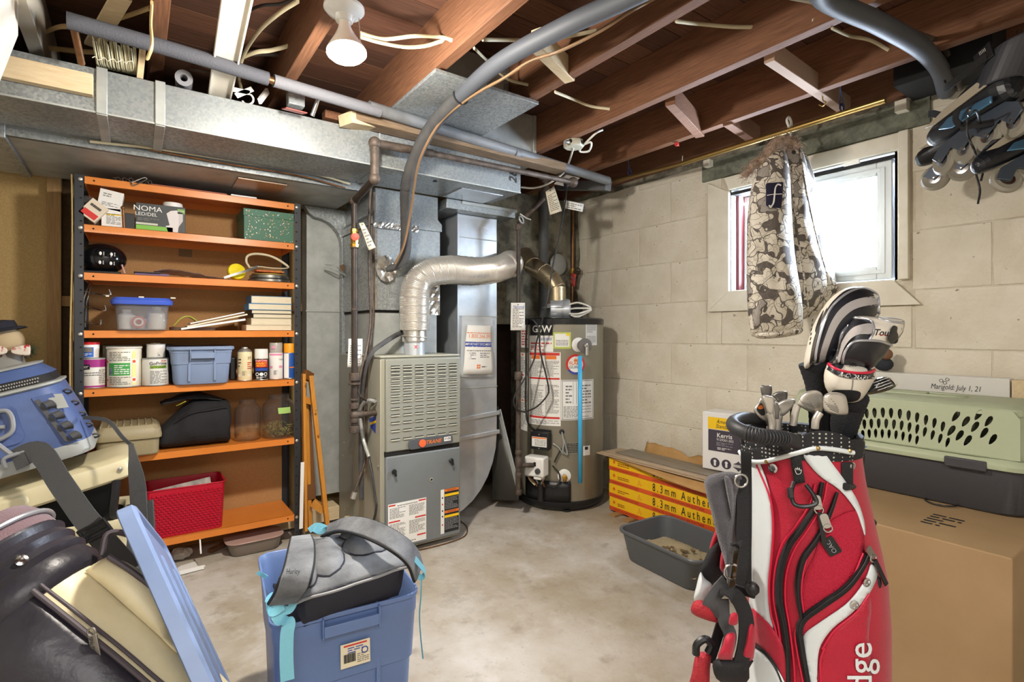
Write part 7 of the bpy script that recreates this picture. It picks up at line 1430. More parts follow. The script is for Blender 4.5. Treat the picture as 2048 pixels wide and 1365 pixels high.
# backpack: soft slab resting askew on the rim
o = thing('backpack', 'grey quilted backpack with light blue webbing lying across the blue bin', 'backpack', (BC.x, BC.y, .40))
A = {'FL': at(590, 1212, Z=.475), 'FR': at(816, 1138, Z=.49), 'BR': at(762, 1066, Z=.52), 'BL': at(578, 1082, Z=.53)}
def bpk(u, v, h=0):
    a = A['FL'].lerp(A['FR'], u); c = A['BL'].lerp(A['BR'], u); p = a.lerp(c, v); e = (1-abs(2*u-1)**5)*(1-abs(2*v-1)**5)
    return p+V((0, 0, .022*e+.008*noise.noise(V((u*4, v*4, 3)))+h+.004*noise.noise(V((u*14, v*9, 1)))))
mq = mat('denim_grey', '#505256', .8, col2='#828589', ns=7, lo=.35, hi=.65, bump=.3, bs=160); mn = mat('dark_navy_cloth', '#23242e', .75, bump=.2, bs=160)
b = MB(); N = 64
def edge(k, s_, dz):
    t = k/N*4; i = int(t) % 4; q = t-int(t); uv = [(q, 0), (1, q), (1-q, 1), (0, 1-q)][i]; u, v = uv; u = .5+(u-.5)*s_; v = .5+(v-.5)*s_
    c = abs(2*u-1)**8*abs(2*v-1)**8*.06; u += -(2*u-1)*c; v += -(2*v-1)*c; p = bpk(u, v); return p+V((0, 0, dz))
b.loft([[edge(k, s_, dz) for k in range(N)] for s_, dz in ((.5, -.10), (.72, -.098), (.86, -.085), (.95, -.055), (1.01, -.02), (1.0, .0), (.96, .005))], cap=True); b.build('backpack_side', mn, o)
b = MB(); b.grid(lambda u, v: bpk(.02+.96*u, .02+.96*v, .003), 30, 30); b.build('back_panel', mq, o, solid=.004, ang=80)
b = MB(); b.tube([bpk(*uv, .003) for uv in [(i/14, 0.005) for i in range(15)]+[(1, i/14) for i in range(1, 15)]], .004, 6); b.build('piping', mat('grey_piping', '#8f9092', .6), o)
for (u, v, ru, rv) in ((.30, .40, .17, .26), (.70, .52, .22, .22), (.62, .78, .12, .10), (.13, .30, .08, .22)):
    b = MB(); n = 20; rg = []
    for i in range(5):
        k = (1, .9, .7, .4, .08)[i]; hh = (.001, .012, .018, .021, .022)[i]; rg.append([bpk(min(.98, max(.02, u+ru*k*math.cos(a))), min(.98, max(.02, v+rv*k*math.sin(a))), .004+hh) for a in [2*math.pi*j/n for j in range(n)]])
    b.loft(rg); b.build('quilted_pad', mq, o, ang=80); b = MB(); b.tube([p+V((0, 0, .001)) for p in rg[0]]+[rg[0][0]], .0028, 5); b.build('quilt_seam', mn, o)
def strap(pts, wd, name, wdir):
    c = curve(pts, 8); W = [wd*(.75+.25*math.sin(min(1, i/len(c)*1.3+.2)*math.pi/2)) for i in range(len(c))]; b = MB(); b.ribbon(c, W, .014, wdir); s_ = b.build(name, mq, o, bevel=.003, ang=60)
    for sg in (-1, 1):
        e = []
        for i, p in enumerate(c):
            t_ = (c[min(i+1, len(c)-1)]-c[max(i-1, 0)]).normalized(); w_ = V(wdir); w_ = (w_-t_*w_.dot(t_)).normalized(); e.append(p+w_*sg*W[i]/2)
        b = MB(); b.tube(e, .0045, 6); b.build('strap_edging', M_blackm, s_)
    return s_
strap([at(602, 1076, Z=.56), at(603, 1095, Z=.60), at(598, 1135, Z=.60), at(585, 1175, Z=.57), at(566, 1205, Z=.50)], .062, 'shoulder_strap', (1, -.3, 0))
strap([at(652, 1062, Z=.55), at(690, 1050, Z=.585), at(735, 1058, Z=.60), at(785, 1082, Z=.58), at(822, 1112, Z=.53), at(836, 1145, Z=.46)], .055, 'shoulder_strap', (.75, .6, .5))
b = MB(); b.grid(lambda u, v: (lambda p: p+V((0, 0, .0085)))(at(574+30*u, 1137-7*u+8*v, Z=.595)), 2, 1); b.build('strap_label', M_manila, o)
stxt('Hurley', .016, at(574, 1144, Z=.607), (.814, -.58, 0), (.3, .4, 1), M_inkd, o, .03, ext=.002)
mlb = mat('light_blue_webbing', '#7fc3d6', .7, bump=.3, bs=400)
def web(pts, w_, wdir, nm='webbing'): b = MB(); b.ribbon(curve(pts, 7), w_, .0016, wdir); b.build(nm, mlb, o)
web([at(566, 1210, Z=.49), at(545, 1222, Z=.48), at(536, 1208, Z=.50), at(548, 1196, Z=.50), at(560, 1205, Z=.49), at(556, 1222, Z=.47)], .026, (0, .5, 1), 'webbing_bow')
web([at(545, 1206, Z=.49), at(575, 1222, Z=.47), at(590, 1200, Z=.49), at(600, 1166, Z=.52)], .018, (.4, .3, 1))
web([at(550, 1222, Z=.475), at(562, 1240, Z=.455), at(577, 1246, Z=.45), at(574, 1270, t=1.25), at(573, 1315, t=1.24), at(575, 1362, t=1.235)], .030, (1, -.2, 0), 'hanging_webbing')
web([at(618, 1062, Z=.57), at(633, 1052, Z=.58), at(650, 1057, Z=.57), at(640, 1064, Z=.565), at(628, 1058, Z=.58)], .016, (.2, .2, 1), 'webbing_bow')
web([at(806, 1112, Z=.53), at(814, 1099, Z=.55), at(824, 1112, Z=.53), at(838, 1128, Z=.50), at(850, 1145, Z=.46), at(843, 1156, Z=.44), at(834, 1150, Z=.45), at(826, 1150, Z=.45)], .015, (.2, .3, 1), 'webbing_loop')
b = MB(); b.tube(curve([at(843, 1150, t=1.45), at(842, 1190, t=1.43), at(839, 1230, t=1.42), at(841, 1270, t=1.41), at(846, 1318, t=1.40)], 6), .0028, 6, flat=.6); b.build('dangling_cord', mat('teal_cord', '#4a90a4', .7), o)
web([at(515, 1146, Z=.45), at(524, 1150, Z=.44), at(534, 1156, Z=.43)], .011, (0, 0, 1), 'grey_tab')
# leaning lid
LA, LB, LD = V((.07, 1.98, .48)), V((.031, 1.514, .628)), V((.27, 1.62, .004))
LA = at(325, 1087, t=1.65); LB = at(302, 1100, t=1.27); u_ = LD-LA; v_ = LB-LA; L1, L2_ = u_.length, v_.length
ML = basis(LA, u_, v_)   # x down the long side, y towards the near long edge, z = u x v (away from the visible face)
M_lid = mat('greyed_blue_lid', '#7b8eb3', .4, col2='#7083a8', ns=4); o = thing('bin_lid', 'blue storage bin lid leaning upright beside the bin and cream golf bag', 'lid', LD)
def lrr(ins, z, r_=.05): return [(x, y, z) for x, y in rrect(L1-2*ins, L2_-2*ins, max(.01, r_-ins*.6), n=6, cx=L1/2, cy=L2_/2)]
b = MB(ML); b.loft([lrr(0, .03), lrr(-.002, .028), lrr(0, .0), lrr(.008, -.006), lrr(.022, -.006), lrr(.030, .002), lrr(.05, .004), lrr(.058, -.003), lrr(.075, -.004)], capends=(False, True)); b.build('lid_plate', M_lid, o, solid=.003)
for yy in (.3, .7):
    b = MB(ML); b.loft([[(x, L2_*yy+y, z) for x, y in rrect(L1*.62, .05, .024, cx=L1*.5)] for z in (-.0045,)]+[[(x, L2_*yy+y, -.010) for x, y in rrect(L1*.62-.02, .034, .016, cx=L1*.5)]]); b.build('raised_rib', M_lid, o, bevel=.001)
b = MB(ML); b.box(L1*.22, L1*.30, -.006, .02, -.002, .03); b.build('handle_notch', M_lid, o, bevel=.003)
# ================================================================== beige hard cooler and blue soft cooler
mcr = mat('cream_cooler_plastic', '#cfc5a2', .3, col2='#c7bc98', ns=3)
HY0 = 2.60
o = thing('hard_cooler', 'cream hard-sided cooler with its lid propped askew, left of rack', 'cooler', (-.37, 2.78, 0))
def hr(k, z, ins=0, w_=.76, d_=.36, cx=-.375, cy=2.785): return [(cx+x, cy+y, z) for x, y in rrect(w_*k-2*ins, d_*k-2*ins, .045, n=6)]
b = MB(); b.loft([hr(.93, .001), hr(.94, .01), hr(.96, .30), hr(.985, .345), hr(1.0, .352), hr(1.01, .385), hr(1.0, .40), hr(.97, .402), hr(.90, .398), hr(.88, .38), hr(.86, .05)]); b.build('cooler_body', mcr, o, bevel=.002)
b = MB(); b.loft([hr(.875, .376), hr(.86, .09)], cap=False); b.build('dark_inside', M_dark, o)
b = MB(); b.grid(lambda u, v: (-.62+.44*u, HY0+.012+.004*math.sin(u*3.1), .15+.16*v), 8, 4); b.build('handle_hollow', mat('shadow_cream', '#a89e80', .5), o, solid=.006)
b = MB(); b.loft([[(x-.33, HY0-.002-d, .325+z*1.0) for x, z in rrect(.28, .035, .016)] for d in (-.02, .008)]); b.build('handle_bar', mcr, o, bevel=.003)
HT_ = Matrix.Translation((-.012, 2.585, .655)) @ Matrix.Rotation(math.radians(-13.5), 4, 'Y')
def hl(ins, z, w_=.78): return [(x, y, z) for x, y in rrect(w_-2*ins, .38-2*ins, .05, n=6, cx=-w_/2, cy=.19)]
b = MB(HT_); b.loft([hl(.012, -.085), hl(.0, -.075), hl(.0, -.04), hl(.008, -.012), hl(.03, .0), hl(.06, .002)]); b.build('cooler_lid', mcr, o, bevel=.002)
b = MB(HT_); b.loft([[(x, -.004, z) for x, z in rrect(.20, .05, .02, cx=-.42, cy=-.045)], [(x, -.018, z) for x, z in rrect(.18, .035, .016, cx=-.42, cy=-.045)]]); b.build('lid_grip', mcr, o, bevel=.002)
b = MB(HT_); b.lathe([(.009, 0), (.008, .006), (.003, .008)], (-.045, -.002, -.04), 12, axis=(0, -1, 0)); b.build('hinge_screw', M_screw, o)
b = MB(); b.tube(curve([V((-.06, 2.60, .56)), V((-.065, 2.595, .50)), V((-.07, 2.60, .44)), V((-.065, 2.63, .40))], 5), .016, 8); b.build('rubber_latch', M_black, o)
# a propping block inside keeps the lid up
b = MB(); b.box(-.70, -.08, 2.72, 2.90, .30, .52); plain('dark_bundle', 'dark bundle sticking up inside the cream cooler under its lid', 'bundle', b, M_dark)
# soft cooler
MS = Matrix.Translation((-.128, 2.575, .69)) @ Matrix.Rotation(math.radians(-14.5), 4, 'Y')
mb3 = mat('blue_cooler_fabric', '#4c5f8c', .5, col2='#465885', ns=3, bump=.08, bs=200); mgr = mat('light_grey_vinyl', '#9a9c98', .45); mgd = mat('grey_webbing', '#4b4c4e', .7, bump=.5, bs=500)
o = thing('soft_cooler', 'blue soft-sided cooler bag with grey trim sitting tilted on the cream cooler', 'cooler bag', (-.4, 2.72, .66))
W_, D_ = .60, .34
def sr(l, r_, y0, y1, z, rr_=.07): w_ = r_-l; d_ = y1-y0; return [(x, y, z) for x, y in rrect(w_, d_, min(rr_, w_/2.1), n=7, cx=(l+r_)/2, cy=(y0+y1)/2)]
b = MB(MS); b.loft([sr(-W_, .0, 0, D_, .0), sr(-W_, .006, -.006, D_, .015), sr(-W_, .002, -.003, D_, .05)]); b.build('base_skirt', mgr, o, bevel=.001)
b = MB(MS); b.loft([sr(-W_, .001, -.002, D_, .05), sr(-W_, -.012, .006, D_, .16), sr(-W_, -.035, .022, D_-.01, .275), sr(-W_, -.042, .028, D_-.015, .285)]); b.build('cooler_body', mb3, o)
b = MB(MS); b.loft([sr(-W_, -.038, .022, D_-.01, .278), sr(-W_, -.03, .012, D_-.01, .284), sr(-W_, -.03, .012, D_-.01, .292), sr(-W_, -.05, .03, D_-.02, .296)]); b.build('lower_lip', mgr, o)
b = MB(MS); b.loft([sr(-W_, -.045, .028, D_-.02, .296), sr(-W_, -.052, .034, D_-.02, .325)]); b.build('zipper_tape', M_blackm, o)
b = MB(MS)
for i in range(72):
    for dz in (0, .011):
        x = -.58+.0073*i+dz*.3
        if x < -.085: b.cbox((x, .028+.003*(dz > 0), .304+dz), .0042, .008, .006)
b.build('zipper_teeth', mat('grey_teeth', '#8c8a86', .4), o, kind='stuff')
b = MB(MS); b.loft([sr(-W_, -.050, .032, D_-.02, .325), sr(-W_, -.085, .06, D_-.04, .365), sr(-W_, -.10, .075, D_-.05, .372)]); b.build('lid_fabric', mb3, o)
b = MB(MS); b.loft([sr(-W_, -.082, .055, D_-.04, .366), sr(-W_, -.078, .052, D_-.035, .374), sr(-W_, -.10, .075, D_-.06, .378), sr(-W_, -.14, .11, D_-.1, .376)]); b.build('lid_trim', mgr, o)
fs = lambda x, z, d=0: MS @ V((x, .0-.004-d+(.028 if z > .285 else .006+.022*max(0, (z-.16)/.115) if z > .16 else -.002+.008*max(0, (z-.05)/.11)), z))
b = MB(); b.add([fs(x, z, .002) for x, z in rrect(.13, .14, .025, cx=-.235, cy=.175)], [tuple(range(20))]); b.build('handle_patch', mat('blue_vinyl', '#46598a', .35), o, ang=0)
b = MB(); b.bar(fs(-.36, .20, .012), fs(-.215, .215, .012), .026, .012, u=(0, 0, 1)); b.build('side_handle', M_foam2, o, bevel=.004)
b = MB(); b.tube(curve([fs(-.215, .235, .012), fs(-.19, .225, .016), fs(-.185, .19, .018), fs(-.20, .15, .018), fs(-.26, .135, .016), fs(-.30, .15, .014), fs(-.30, .18, .012), fs(-.25, .185, .012), fs(-.21, .175, .014)], 5), .008, 8); b.build('d_ring', mat('grey_nylon', '#85878a', .4), o)
b = MB(); b.tube([fs(-.25, .145, .022), fs(-.21, .07, .03)], .008, 8); b.tube(curve([fs(-.24, .04, .03), fs(-.235, .07, .035), fs(-.20, .075, .035), fs(-.165, .075, .035), fs(-.15, .06, .035)], 5), .007, 8); b.build('swivel_hook', MATS['grey_nylon'], o)
b = MB(MS); b.loft([[(x, y, z) for x, y, z in q_] for q_ in ([(-.095, .003, .06), (-.03, .0, .06), (-.06, .02, .25), (-.12, .02, .25)], [(-.095, -.001, .06), (-.03, -.004, .06), (-.06, .014, .25), (-.12, .014, .25)])]); b.build('attachment_panel', MATS['blue_vinyl'], o)
b = MB(); b.ribbon([fs(-.108, .24, .006), fs(-.062, .07, .008), fs(-.05, .065, .008)], .014, .003, (1, 0, 0)); b.build('webbing_strip', mgd, o)
for k in range(4): z_ = .215-.045*k; x_ = -.085+.014*k; b = MB(); b.ribbon(curve([fs(x_, z_+.012, .006), fs(x_+.008, z_+.006, .020), fs(x_+.014, z_-.008, .02), fs(x_+.01, z_-.018, .006)], 4), .026, .002, (1, 0, .2)); b.build('daisy_loop', mgd, o)
b = MB(); b.add([fs(x, z, .0035) for x, z in ((-.083, .25), (-.035, .24), (-.028, .185), (-.06, .19))], [(0, 1, 2, 3)]); b.build('silver_label', mgr, o, ang=0)
for k in range(5): p = MS @ V((-.022+.008*k, .06+.01*k, .24-.05*k)); b = MB(); b.tor(p, .012, .004, n=12, k=6, axis=(0, 1, 1)); b.build('rope_loop', mgd, o)
# shoulder strap of the soft cooler
o2 = o; b = MB(); pts = [fs(-.215, .055, .03), at(78, 905, t=1.88), at(120, 965, t=1.84), at(165, 1030, t=1.80), at(188, 1058, t=1.78)]; b.ribbon(curve(pts, 6), .074, .004, (.75, -.2, .62)); b.build('shoulder_strap', mgd, o)
b = MB(); b.ribbon(curve([at(180, 1050, t=1.76), at(215, 1090, t=1.76), at(262, 1142, t=1.78)], 6), .070, .006, (.75, -.2, .62)); b.build('strap_pad_end', M_black, o)
b = MB(); M_ = basis(at(190, 1062, t=1.74), (.8, -.35, .45), (-.42, 0, .8)); b = MB(M_)
for y in (-.022, 0, .022): b.box(-.042, .042, y-.004, y+.004, -.005, .005)
b.box(-.044, -.036, -.026, .026, -.005, .005); b.box(.036, .044, -.026, .026, -.005, .005); b.build('buckle', M_black, o, bevel=.001)
b = MB(); b.ribbon(curve([MS @ V((.0, .03, .13)), at(215, 842, t=2.0), at(245, 875, t=1.98), at(262, 890, t=1.96)], 5), .014, .003, (0, .3, 1)); b.build('thin_webbing', mgd, o)
b = MB(); b.ribbon(curve([at(262, 888, t=1.95), at(268, 925, t=1.94), at(275, 970, t=1.94), at(278, 1010, t=1.94)], 5), [.016, .018, .022, .026, .03, .036, .042, .046, .05, .052, .054, .055, .056, .056, .056, .056], .004, (.9, -.4, 0)); b.build('shoulder_strap', mgd, o)
b = MB(); b.ribbon(curve([at(280, 1005, t=1.95), at(283, 1060, t=1.93), at(280, 1110, t=1.9), at(284, 1142, t=1.86), at(262, 1160, t=1.80), at(228, 1128, t=1.80)], 6), .086, .012, (.95, -.4, .1)); b.build('shoulder_pad', mat('dark_grey_pad', '#454647', .85, bump=.5, bs=400), o, bevel=.003)
b = MB(); b.bar(at(278, 985, t=1.92), at(282, 1058, t=1.90), .003, .052, u=(-.58, -.81, 0)); b.build('pad_patch', mgd, o)
# ================================================================== cream and black golf bag leaning at the lower left
GT, GB = at(-28, 1120, t=1.29), at(365, 1485, t=1.28); gr_ = .130
MG = basis(GT, GB-GT, (0, 0, 1)); GL = (GB-GT).length      # x down the bag, y up-ish, z to its side
qx, qy, qz = [MG.to_3x3() @ V(e) for e in ((1, 0, 0), (0, 1, 0), (0, 0, 1))]
cvw = V((0, 0, CAMZ))-(GT+GB)/2; ac = math.atan2(cvw.dot(qz), cvw.dot(qy))
o = thing('old_golf_bag', 'old cream and black golf bag leaning in the lower left foreground', 'golf bag', GB)
def gp(s_, a, off=0):
    r_ = gr_*(1+.10*math.sin(min(1, s_/GL)*2.6))+off+.005*noise.noise(V((s_*9, a*2, 0))); return GT+qx*s_+(qy*math.cos(ac+a)+qz*math.sin(ac+a))*r_
mcb = mat('cream_leatherette', '#eaddb8', .45, col2='#dfd0a6', ns=8, bump=.3, bs=30); mlb_ = mat('black_leatherette', '#26242b', .38, col2='#333139', ns=6, bump=.5, bs=35)
NA = 40; SS = [GL*i/24 for i in range(25)]
b = MB(); b.loft([[gp(s_, 2*math.pi*k/NA) for k in range(NA)] for s_ in SS[2:]], capends=(False, True)); b.build('bag_tube', mcb, o)
def gstrip(name, a0, a1, s0, s1, m, off, n=14, k=20, th_=.004, fn=None):
    b = MB(); b.grid(lambda u, v: gp(s0+(s1-s0)*v, (a0(v) if callable(a0) else a0)+((a1(v) if callable(a1) else a1)-(a0(v) if callable(a0) else a0))*u, off+(fn(u, v) if fn else 0)), n, k); return b.build(name, m, o, solid=th_, ang=60)
sgn = 1 if (gp(.3, .6)-gp(.3, 0)).dot(V((.8137, -.5814, 0))) > 0 else -1
gstrip('black_pocket', sgn*-1.9, lambda v: sgn*(.10+.15*v), .17, GL, mlb_, .008, fn=lambda u, v: .028*math.sin(u*math.pi)*min(1, v*5))
for off_, w_ in ((.0, .006), (.018, .004)):
    b = MB(); b.tube([gp(.17+(GL-.17)*i/30, sgn*(.10+off_*6+.15*i/30), .014) for i in range(31)], w_, 8); b.build('zipper', mat('brown_zip', '#4a4248', .5), o)
b = MB(); b.loft([[gp(s_, 2*math.pi*k/NA, of) for k in range(NA)] for s_, of in ((-.02, .004), (.0, .012), (.04, .012), (.04, .020), (.055, .011), (.075, .020), (.09, .011), (.11, .020), (.125, .011), (.15, .018), (.18, .012), (.19, .002))], cap=False); b.build('collar_band', mlb_, o)
b = MB(); b.loft([[gp(s_, 2*math.pi*k/NA, of) for k in range(NA)] for s_, of in ((.03, .013), (-.015, .013), (-.045, .0), (-.05, -.012), (-.035, -.025), (.1, -.03))], cap=False); b.build('felt_rim', mat('mauve_felt', '#6a5257', .95, bump=.6, bs=250, sheen=.4), o)
b = MB(); b.tube([gp(.0, 2*math.pi*k/60, .018) for k in range(61)], .006, 8); b.build('rim_piping', mat('silver_piping', '#b5b6bb', .3, .6), o)
b = MB(); b.loft([[gp(.1, 2*math.pi*k/NA, -.032) for k in range(NA)], [gp(.101, 2*math.pi*k/NA, -.13) for k in range(NA)]]); b.build('dark_inside', M_dark, o)
p = gp(.10, sgn*.25, .018); nn = (gp(.1, sgn*.25, .1)-gp(.1, sgn*.25, 0)).normalized(); b = MB(); b.lathe([(.012, 0), (.012, .005), (.006, .007), (.005, .002)], p, 16, axis=tuple(nn)); b.build('snap', M_steel, o)
gstrip('cream_side_pocket', sgn*.80, sgn*1.45, .20, .50, mcb, .006, fn=lambda u, v: .045*math.sin(u*math.pi)**.5*math.sin(min(1, v*1.15+.05)*math.pi)**.5 if 0 < u < 1 else 0)
b = MB(); b.tube([gp(.21+.02*math.sin(i/20*3.14)+(.24*i/20), sgn*(.92+.1*math.sin(i/20*3)), .052) for i in range(21)], .007, 8); b.build('pocket_zipper', mat('brown_zip', '#4a4248', .5), o)
b = MB(); b.tube(curve([gp(.19, sgn*1.05, .03), gp(.16, sgn*1.1, .07), gp(.20, sgn*1.2, .09), gp(.27, sgn*1.2, .08), gp(.33, sgn*1.15, .05)], 6), .011, 10, flat=.7); b.build('carry_handle', mat('brown_zip', '#4a4248', .5), o)
for (s_, a_, of) in ((.34, .16, .03), (.54, .05, .04), (.33, 1.0, .06)):
    p = gp(s_, sgn*a_, of); b = MB(); Mz = basis(p, qx*.35+V((0, 0, -1)), V((.8137, -.5814, 0))); b = MB(Mz); b.box(.0, .055, -.010, .010, -.002, .002); b.tor((-.006, 0, 0), .009, .0025, n=14, k=6); b.build('zipper_pull', mat('antique_silver', '#a5a09a', .3, .9), o, bevel=.001)
    stxt('SPALDING', .014, Mz @ V((.004, -.004, .0026)), Mz.to_3x3() @ V((1, 0, 0)), Mz.to_3x3() @ V((0, 1, 0)), M_inkd, o, .046)
b = MB(MT); b.grid(lambda u, v: (.30*(u-.5), .40*(v-.5), .33+.03*noise.noise(V((u*5, v*5, 9)))), 14, 14); plain('dark_clothes', 'dark folded cloth filling the blue bin under the backpack', 'clothes', b, mn, solid=.01)
# ================================================================== red stand golf bag with clubs
BT = V((1.250, .607)); RD = V((.8137, -.5814))
def bC(z): return BT+RD*(.115*max(0, .88-z) if z > .55 else .115*.33)
def bR(z): s_ = min(1, max(0, (.86-z)/.30)); return .122+.022*s_*s_*(3-2*s_)
def bag(px, py, off=.002):
    d = ray(px, py); z = .8; P = None
    for _ in range(8):
        c = bC(z); r_ = bR(z)+off; dx = V((d.x, d.y)); A_ = dx.dot(dx); B_ = dx.dot(c); C_ = c.dot(c)-r_*r_; q = B_*B_-A_*C_
        t = (B_-math.sqrt(q))/A_ if q > 0 else B_/A_
        P = V((d.x*t, d.y*t, CAMZ+d.z*t))
        if q <= 0: v_ = V((P.x, P.y))-c; v_ = v_.normalized()*r_; P = V((c.x+v_.x, c.y+v_.y, P.z))
        z = P.z
    return P
TOP = .91
o = thing('stand_golf_bag', 'red white and black stand golf bag standing in front of the moving box', 'golf bag', (bC(0).x, bC(0).y, 0))
mr_ = mat('red_nylon', '#b01030', .5, col2='#a60d2b', ns=12, bump=.35, bs=420, sheen=.15); mwv = mat('white_vinyl', '#dcd8cf', .4, col2='#d3cec4', ns=9); mkn = mat('black_webbing', '#1c1c1e', .75, bump=.4, bs=300)
b = MB(); N = 56; zs = [.0, .02, .1, .2, .3, .4, .5, .6, .66, .72, .78, .82, .86, .885, TOP]
b.loft([[V((bC(z).x+math.cos(a)*bR(z), bC(z).y+math.sin(a)*bR(z), z)) for a in [2*math.pi*k/N for k in range(N)]] for z in zs], capends=(True, False)); b.build('bag_tube', mr_, o, ang=60)
b = MB(); b.loft([[V((bC(z).x+math.cos(a)*r_, bC(z).y+math.sin(a)*r_, z)) for a in [2*math.pi*k/N for k in range(N)]] for r_, z in ((bR(.9)+.003, .875), (bR(.9)+.006, .90), (bR(.9)+.003, TOP+.006), (bR(.9)-.010, TOP+.004), (bR(.9)-.014, .88))], cap=False)
mdot = mat('perforated_black_mesh', '#1b1b1e', .7, col2='#b5b2aa', ns=115, tex='dots', lo=.26, hi=.20); b.build('rim_collar', mdot, o)
b = MB(); b.loft([[V((bC(.88).x+math.cos(a)*r_, bC(.88).y+math.sin(a)*r_, z)) for a in [2*math.pi*k/N for k in range(N)]] for r_, z in ((bR(.9)-.013, .895), (bR(.9)-.016, .60), (.01, .60))], cap=False); b.build('inner_liner', mat('white_mesh_liner', '#bdb7aa', .8), o)
for a in (0.3, 2.4, 4.4):
    b = MB(); b.bar(V((BT.x, BT.y, .885)), V((BT.x+math.cos(a)*.11, BT.y+math.sin(a)*.11, .885)), .03, .012); b.build('divider', mkn, o, bevel=.003)
def bpoly(name, poly, m, off=.003, smooth=3, par=None, ml=14, **k):
    pl = smooth2(poly, smooth) if smooth else poly; v, f = fill2d([pl], ml); b = MB(); b.add([bag(x, y, off) for x, y in v], f); return b.build(name, m, par or o, ang=60, recalc=False, solid=.0025, **k)
def q5(l): return [(1360+x/2.814, 880+y/2.814) for x, y in l]
bpoly('white_panel', q5([(402, 120), (450, 135), (505, 300), (522, 450), (518, 620), (500, 800), (505, 950), (525, 1062), (460, 1010), (392, 940), (398, 700), (402, 400)]), mwv, smooth=2)
bpoly('black_edge', q5([(338, 110), (400, 125), (402, 840), (352, 840), (340, 400)]), mkn, smooth=0, off=.004)
bpoly('upper_white_swoosh', q5([(695, 78), (785, 52), (860, 140), (940, 250), (1000, 350), (1035, 460), (1040, 540), (1020, 480), (985, 390), (900, 285), (800, 215), (735, 150)]), mwv)
bpoly('lower_white_swoosh', q5([(1078, 700), (1110, 760), (1055, 880), (960, 980), (860, 1060), (795, 1150), (775, 1240), (770, 1400), (738, 1400), (705, 1250), (695, 1150), (705, 1090), (800, 1020), (930, 930), (1010, 840), (1055, 760)]), mwv)
bpoly('mesh_panel', q5([(820, 480), (990, 400), (1030, 520), (1030, 640), (960, 780), (830, 900), (700, 985), (680, 880), (700, 770), (760, 640)]), mat('bright_red_mesh', '#bd1838', .6, bump=.9, bs=520), off=.002)
bpoly('lower_red_pocket', q5([(800, 1200), (870, 1080), (990, 980), (1060, 880), (1075, 960), (1060, 1100), (1055, 1400), (790, 1400)]), mr_, off=.004)
bpoly('cream_pocket', q5([(410, 1180), (470, 1200), (545, 1290), (580, 1400), (330, 1400), (340, 1280)]), mwv, off=.010)
bpoly('red_shoulder', q5([(390, 950), (470, 1010), (540, 1090), (590, 1200), (600, 1400), (555, 1400), (520, 1250), (430, 1150), (395, 1120)]), mr_, off=.006)
def bcord(name, l, w_, m, off=.006, flat=1, raw=False, n=8, par=None, k=7):
    c = curve([(x, y, 0) for x, y in (l if raw else q5(l))], k); b = MB(); b.tube([bag(p.x, p.y, off) for p in c], w_, n); return b.build(name, m, par or o, ang=60)
def bband(name, l, wpx, m, off=.005, raw=False):
    c = curve([(x, y, 0) for x, y in (l if raw else q5(l))], 7); L_, R_ = [], []
    for i, p in enumerate(c):
        t = (c[min(i+1, len(c)-1)]-c[max(i-1, 0)]).normalized(); w_ = wpx[0]+(wpx[1]-wpx[0])*math.sin(i/(len(c)-1)*math.pi) if isinstance(wpx, tuple) else wpx
        n_ = V((-t.y, t.x, 0))*w_/2; L_.append(bag(p.x+n_.x, p.y+n_.y, off)); R_.append(bag(p.x-n_.x, p.y-n_.y, off))
    mid = [bag(p.x, p.y, off+.003) for p in c]; b = MB(); n = len(c); b.add(L_+mid+R_, [(i, i+1, n+i+1, n+i) for i in range(n-1)]+[(n+i, n+i+1, 2*n+i+1, 2*n+i) for i in range(n-1)]); return b.build(name, m, o, ang=60, recalc=False, solid=.002)
Z1 = [(800, 240), (770, 360), (690, 490), (610, 600), (565, 740), (558, 900), (585, 1050), (605, 1200), (612, 1400)]
Z2 = [(885, 295), (840, 420), (770, 560), (695, 670), (665, 790), (668, 900), (685, 1010)]
Z3 = [(1070, 620), (1030, 710), (940, 830), (800, 930), (705, 1000), (672, 1070), (685, 1180), (725, 1400)]
Z4 = [(420, 1165), (480, 1210), (540, 1290), (585, 1400)]
for zl, w_ in ((Z1, (8, 15)), (Z2, (6, 13)), (Z3, (10, 16)), (Z4, (10, 12))):
    z_ = bband('zipper_band', zl, w_, mkn, off=.006)
    bcord('zipper_coil', zl, .0022, M_black, off=.011, par=z_)
for l in ([(430, 140), (505, 320), (525, 470), (518, 640), (502, 820), (512, 980), (540, 1080), (570, 1250), (580, 1400)], [(760, 250), (735, 360), (655, 480), (575, 590), (535, 740), (528, 900), (555, 1060), (580, 1250)], [(830, 240), (800, 370), (725, 500), (645, 620), (600, 750), (592, 900), (615, 1050), (640, 1250), (648, 1400)], [(720, 640), (690, 770), (684, 880), (700, 990)], [(1030, 640), (960, 790), (830, 905), (700, 1005), (650, 1080), (660, 1200), (700, 1400)], [(800, 1180), (870, 1075), (990, 975), (1065, 870)], [(795, 1400), (790, 1250), (815, 1170)]):
    bcord('red_piping', l, .0022, mat('red_piping', '#c9203f', .4), off=.005)
coll = [(1479, 868), (1484, 888), (1500, 897), (1522, 896), (1550, 891), (1588, 881), (1610, 868), (1640, 862), (1672, 866), (1697, 876), (1706, 890), (1707, 903), (1668, 896), (1632, 894), (1600, 903), (1560, 914), (1522, 922), (1494, 918), (1482, 905)]
bpoly('dotted_collar', coll, mdot, off=.010, smooth=2, ml=9)
bcord('white_piping', [(1480, 904), (1493, 919), (1522, 924), (1560, 916), (1600, 905), (1631, 897), (1665, 899), (1706, 906)], .0055, mwv, off=.009, raw=True)
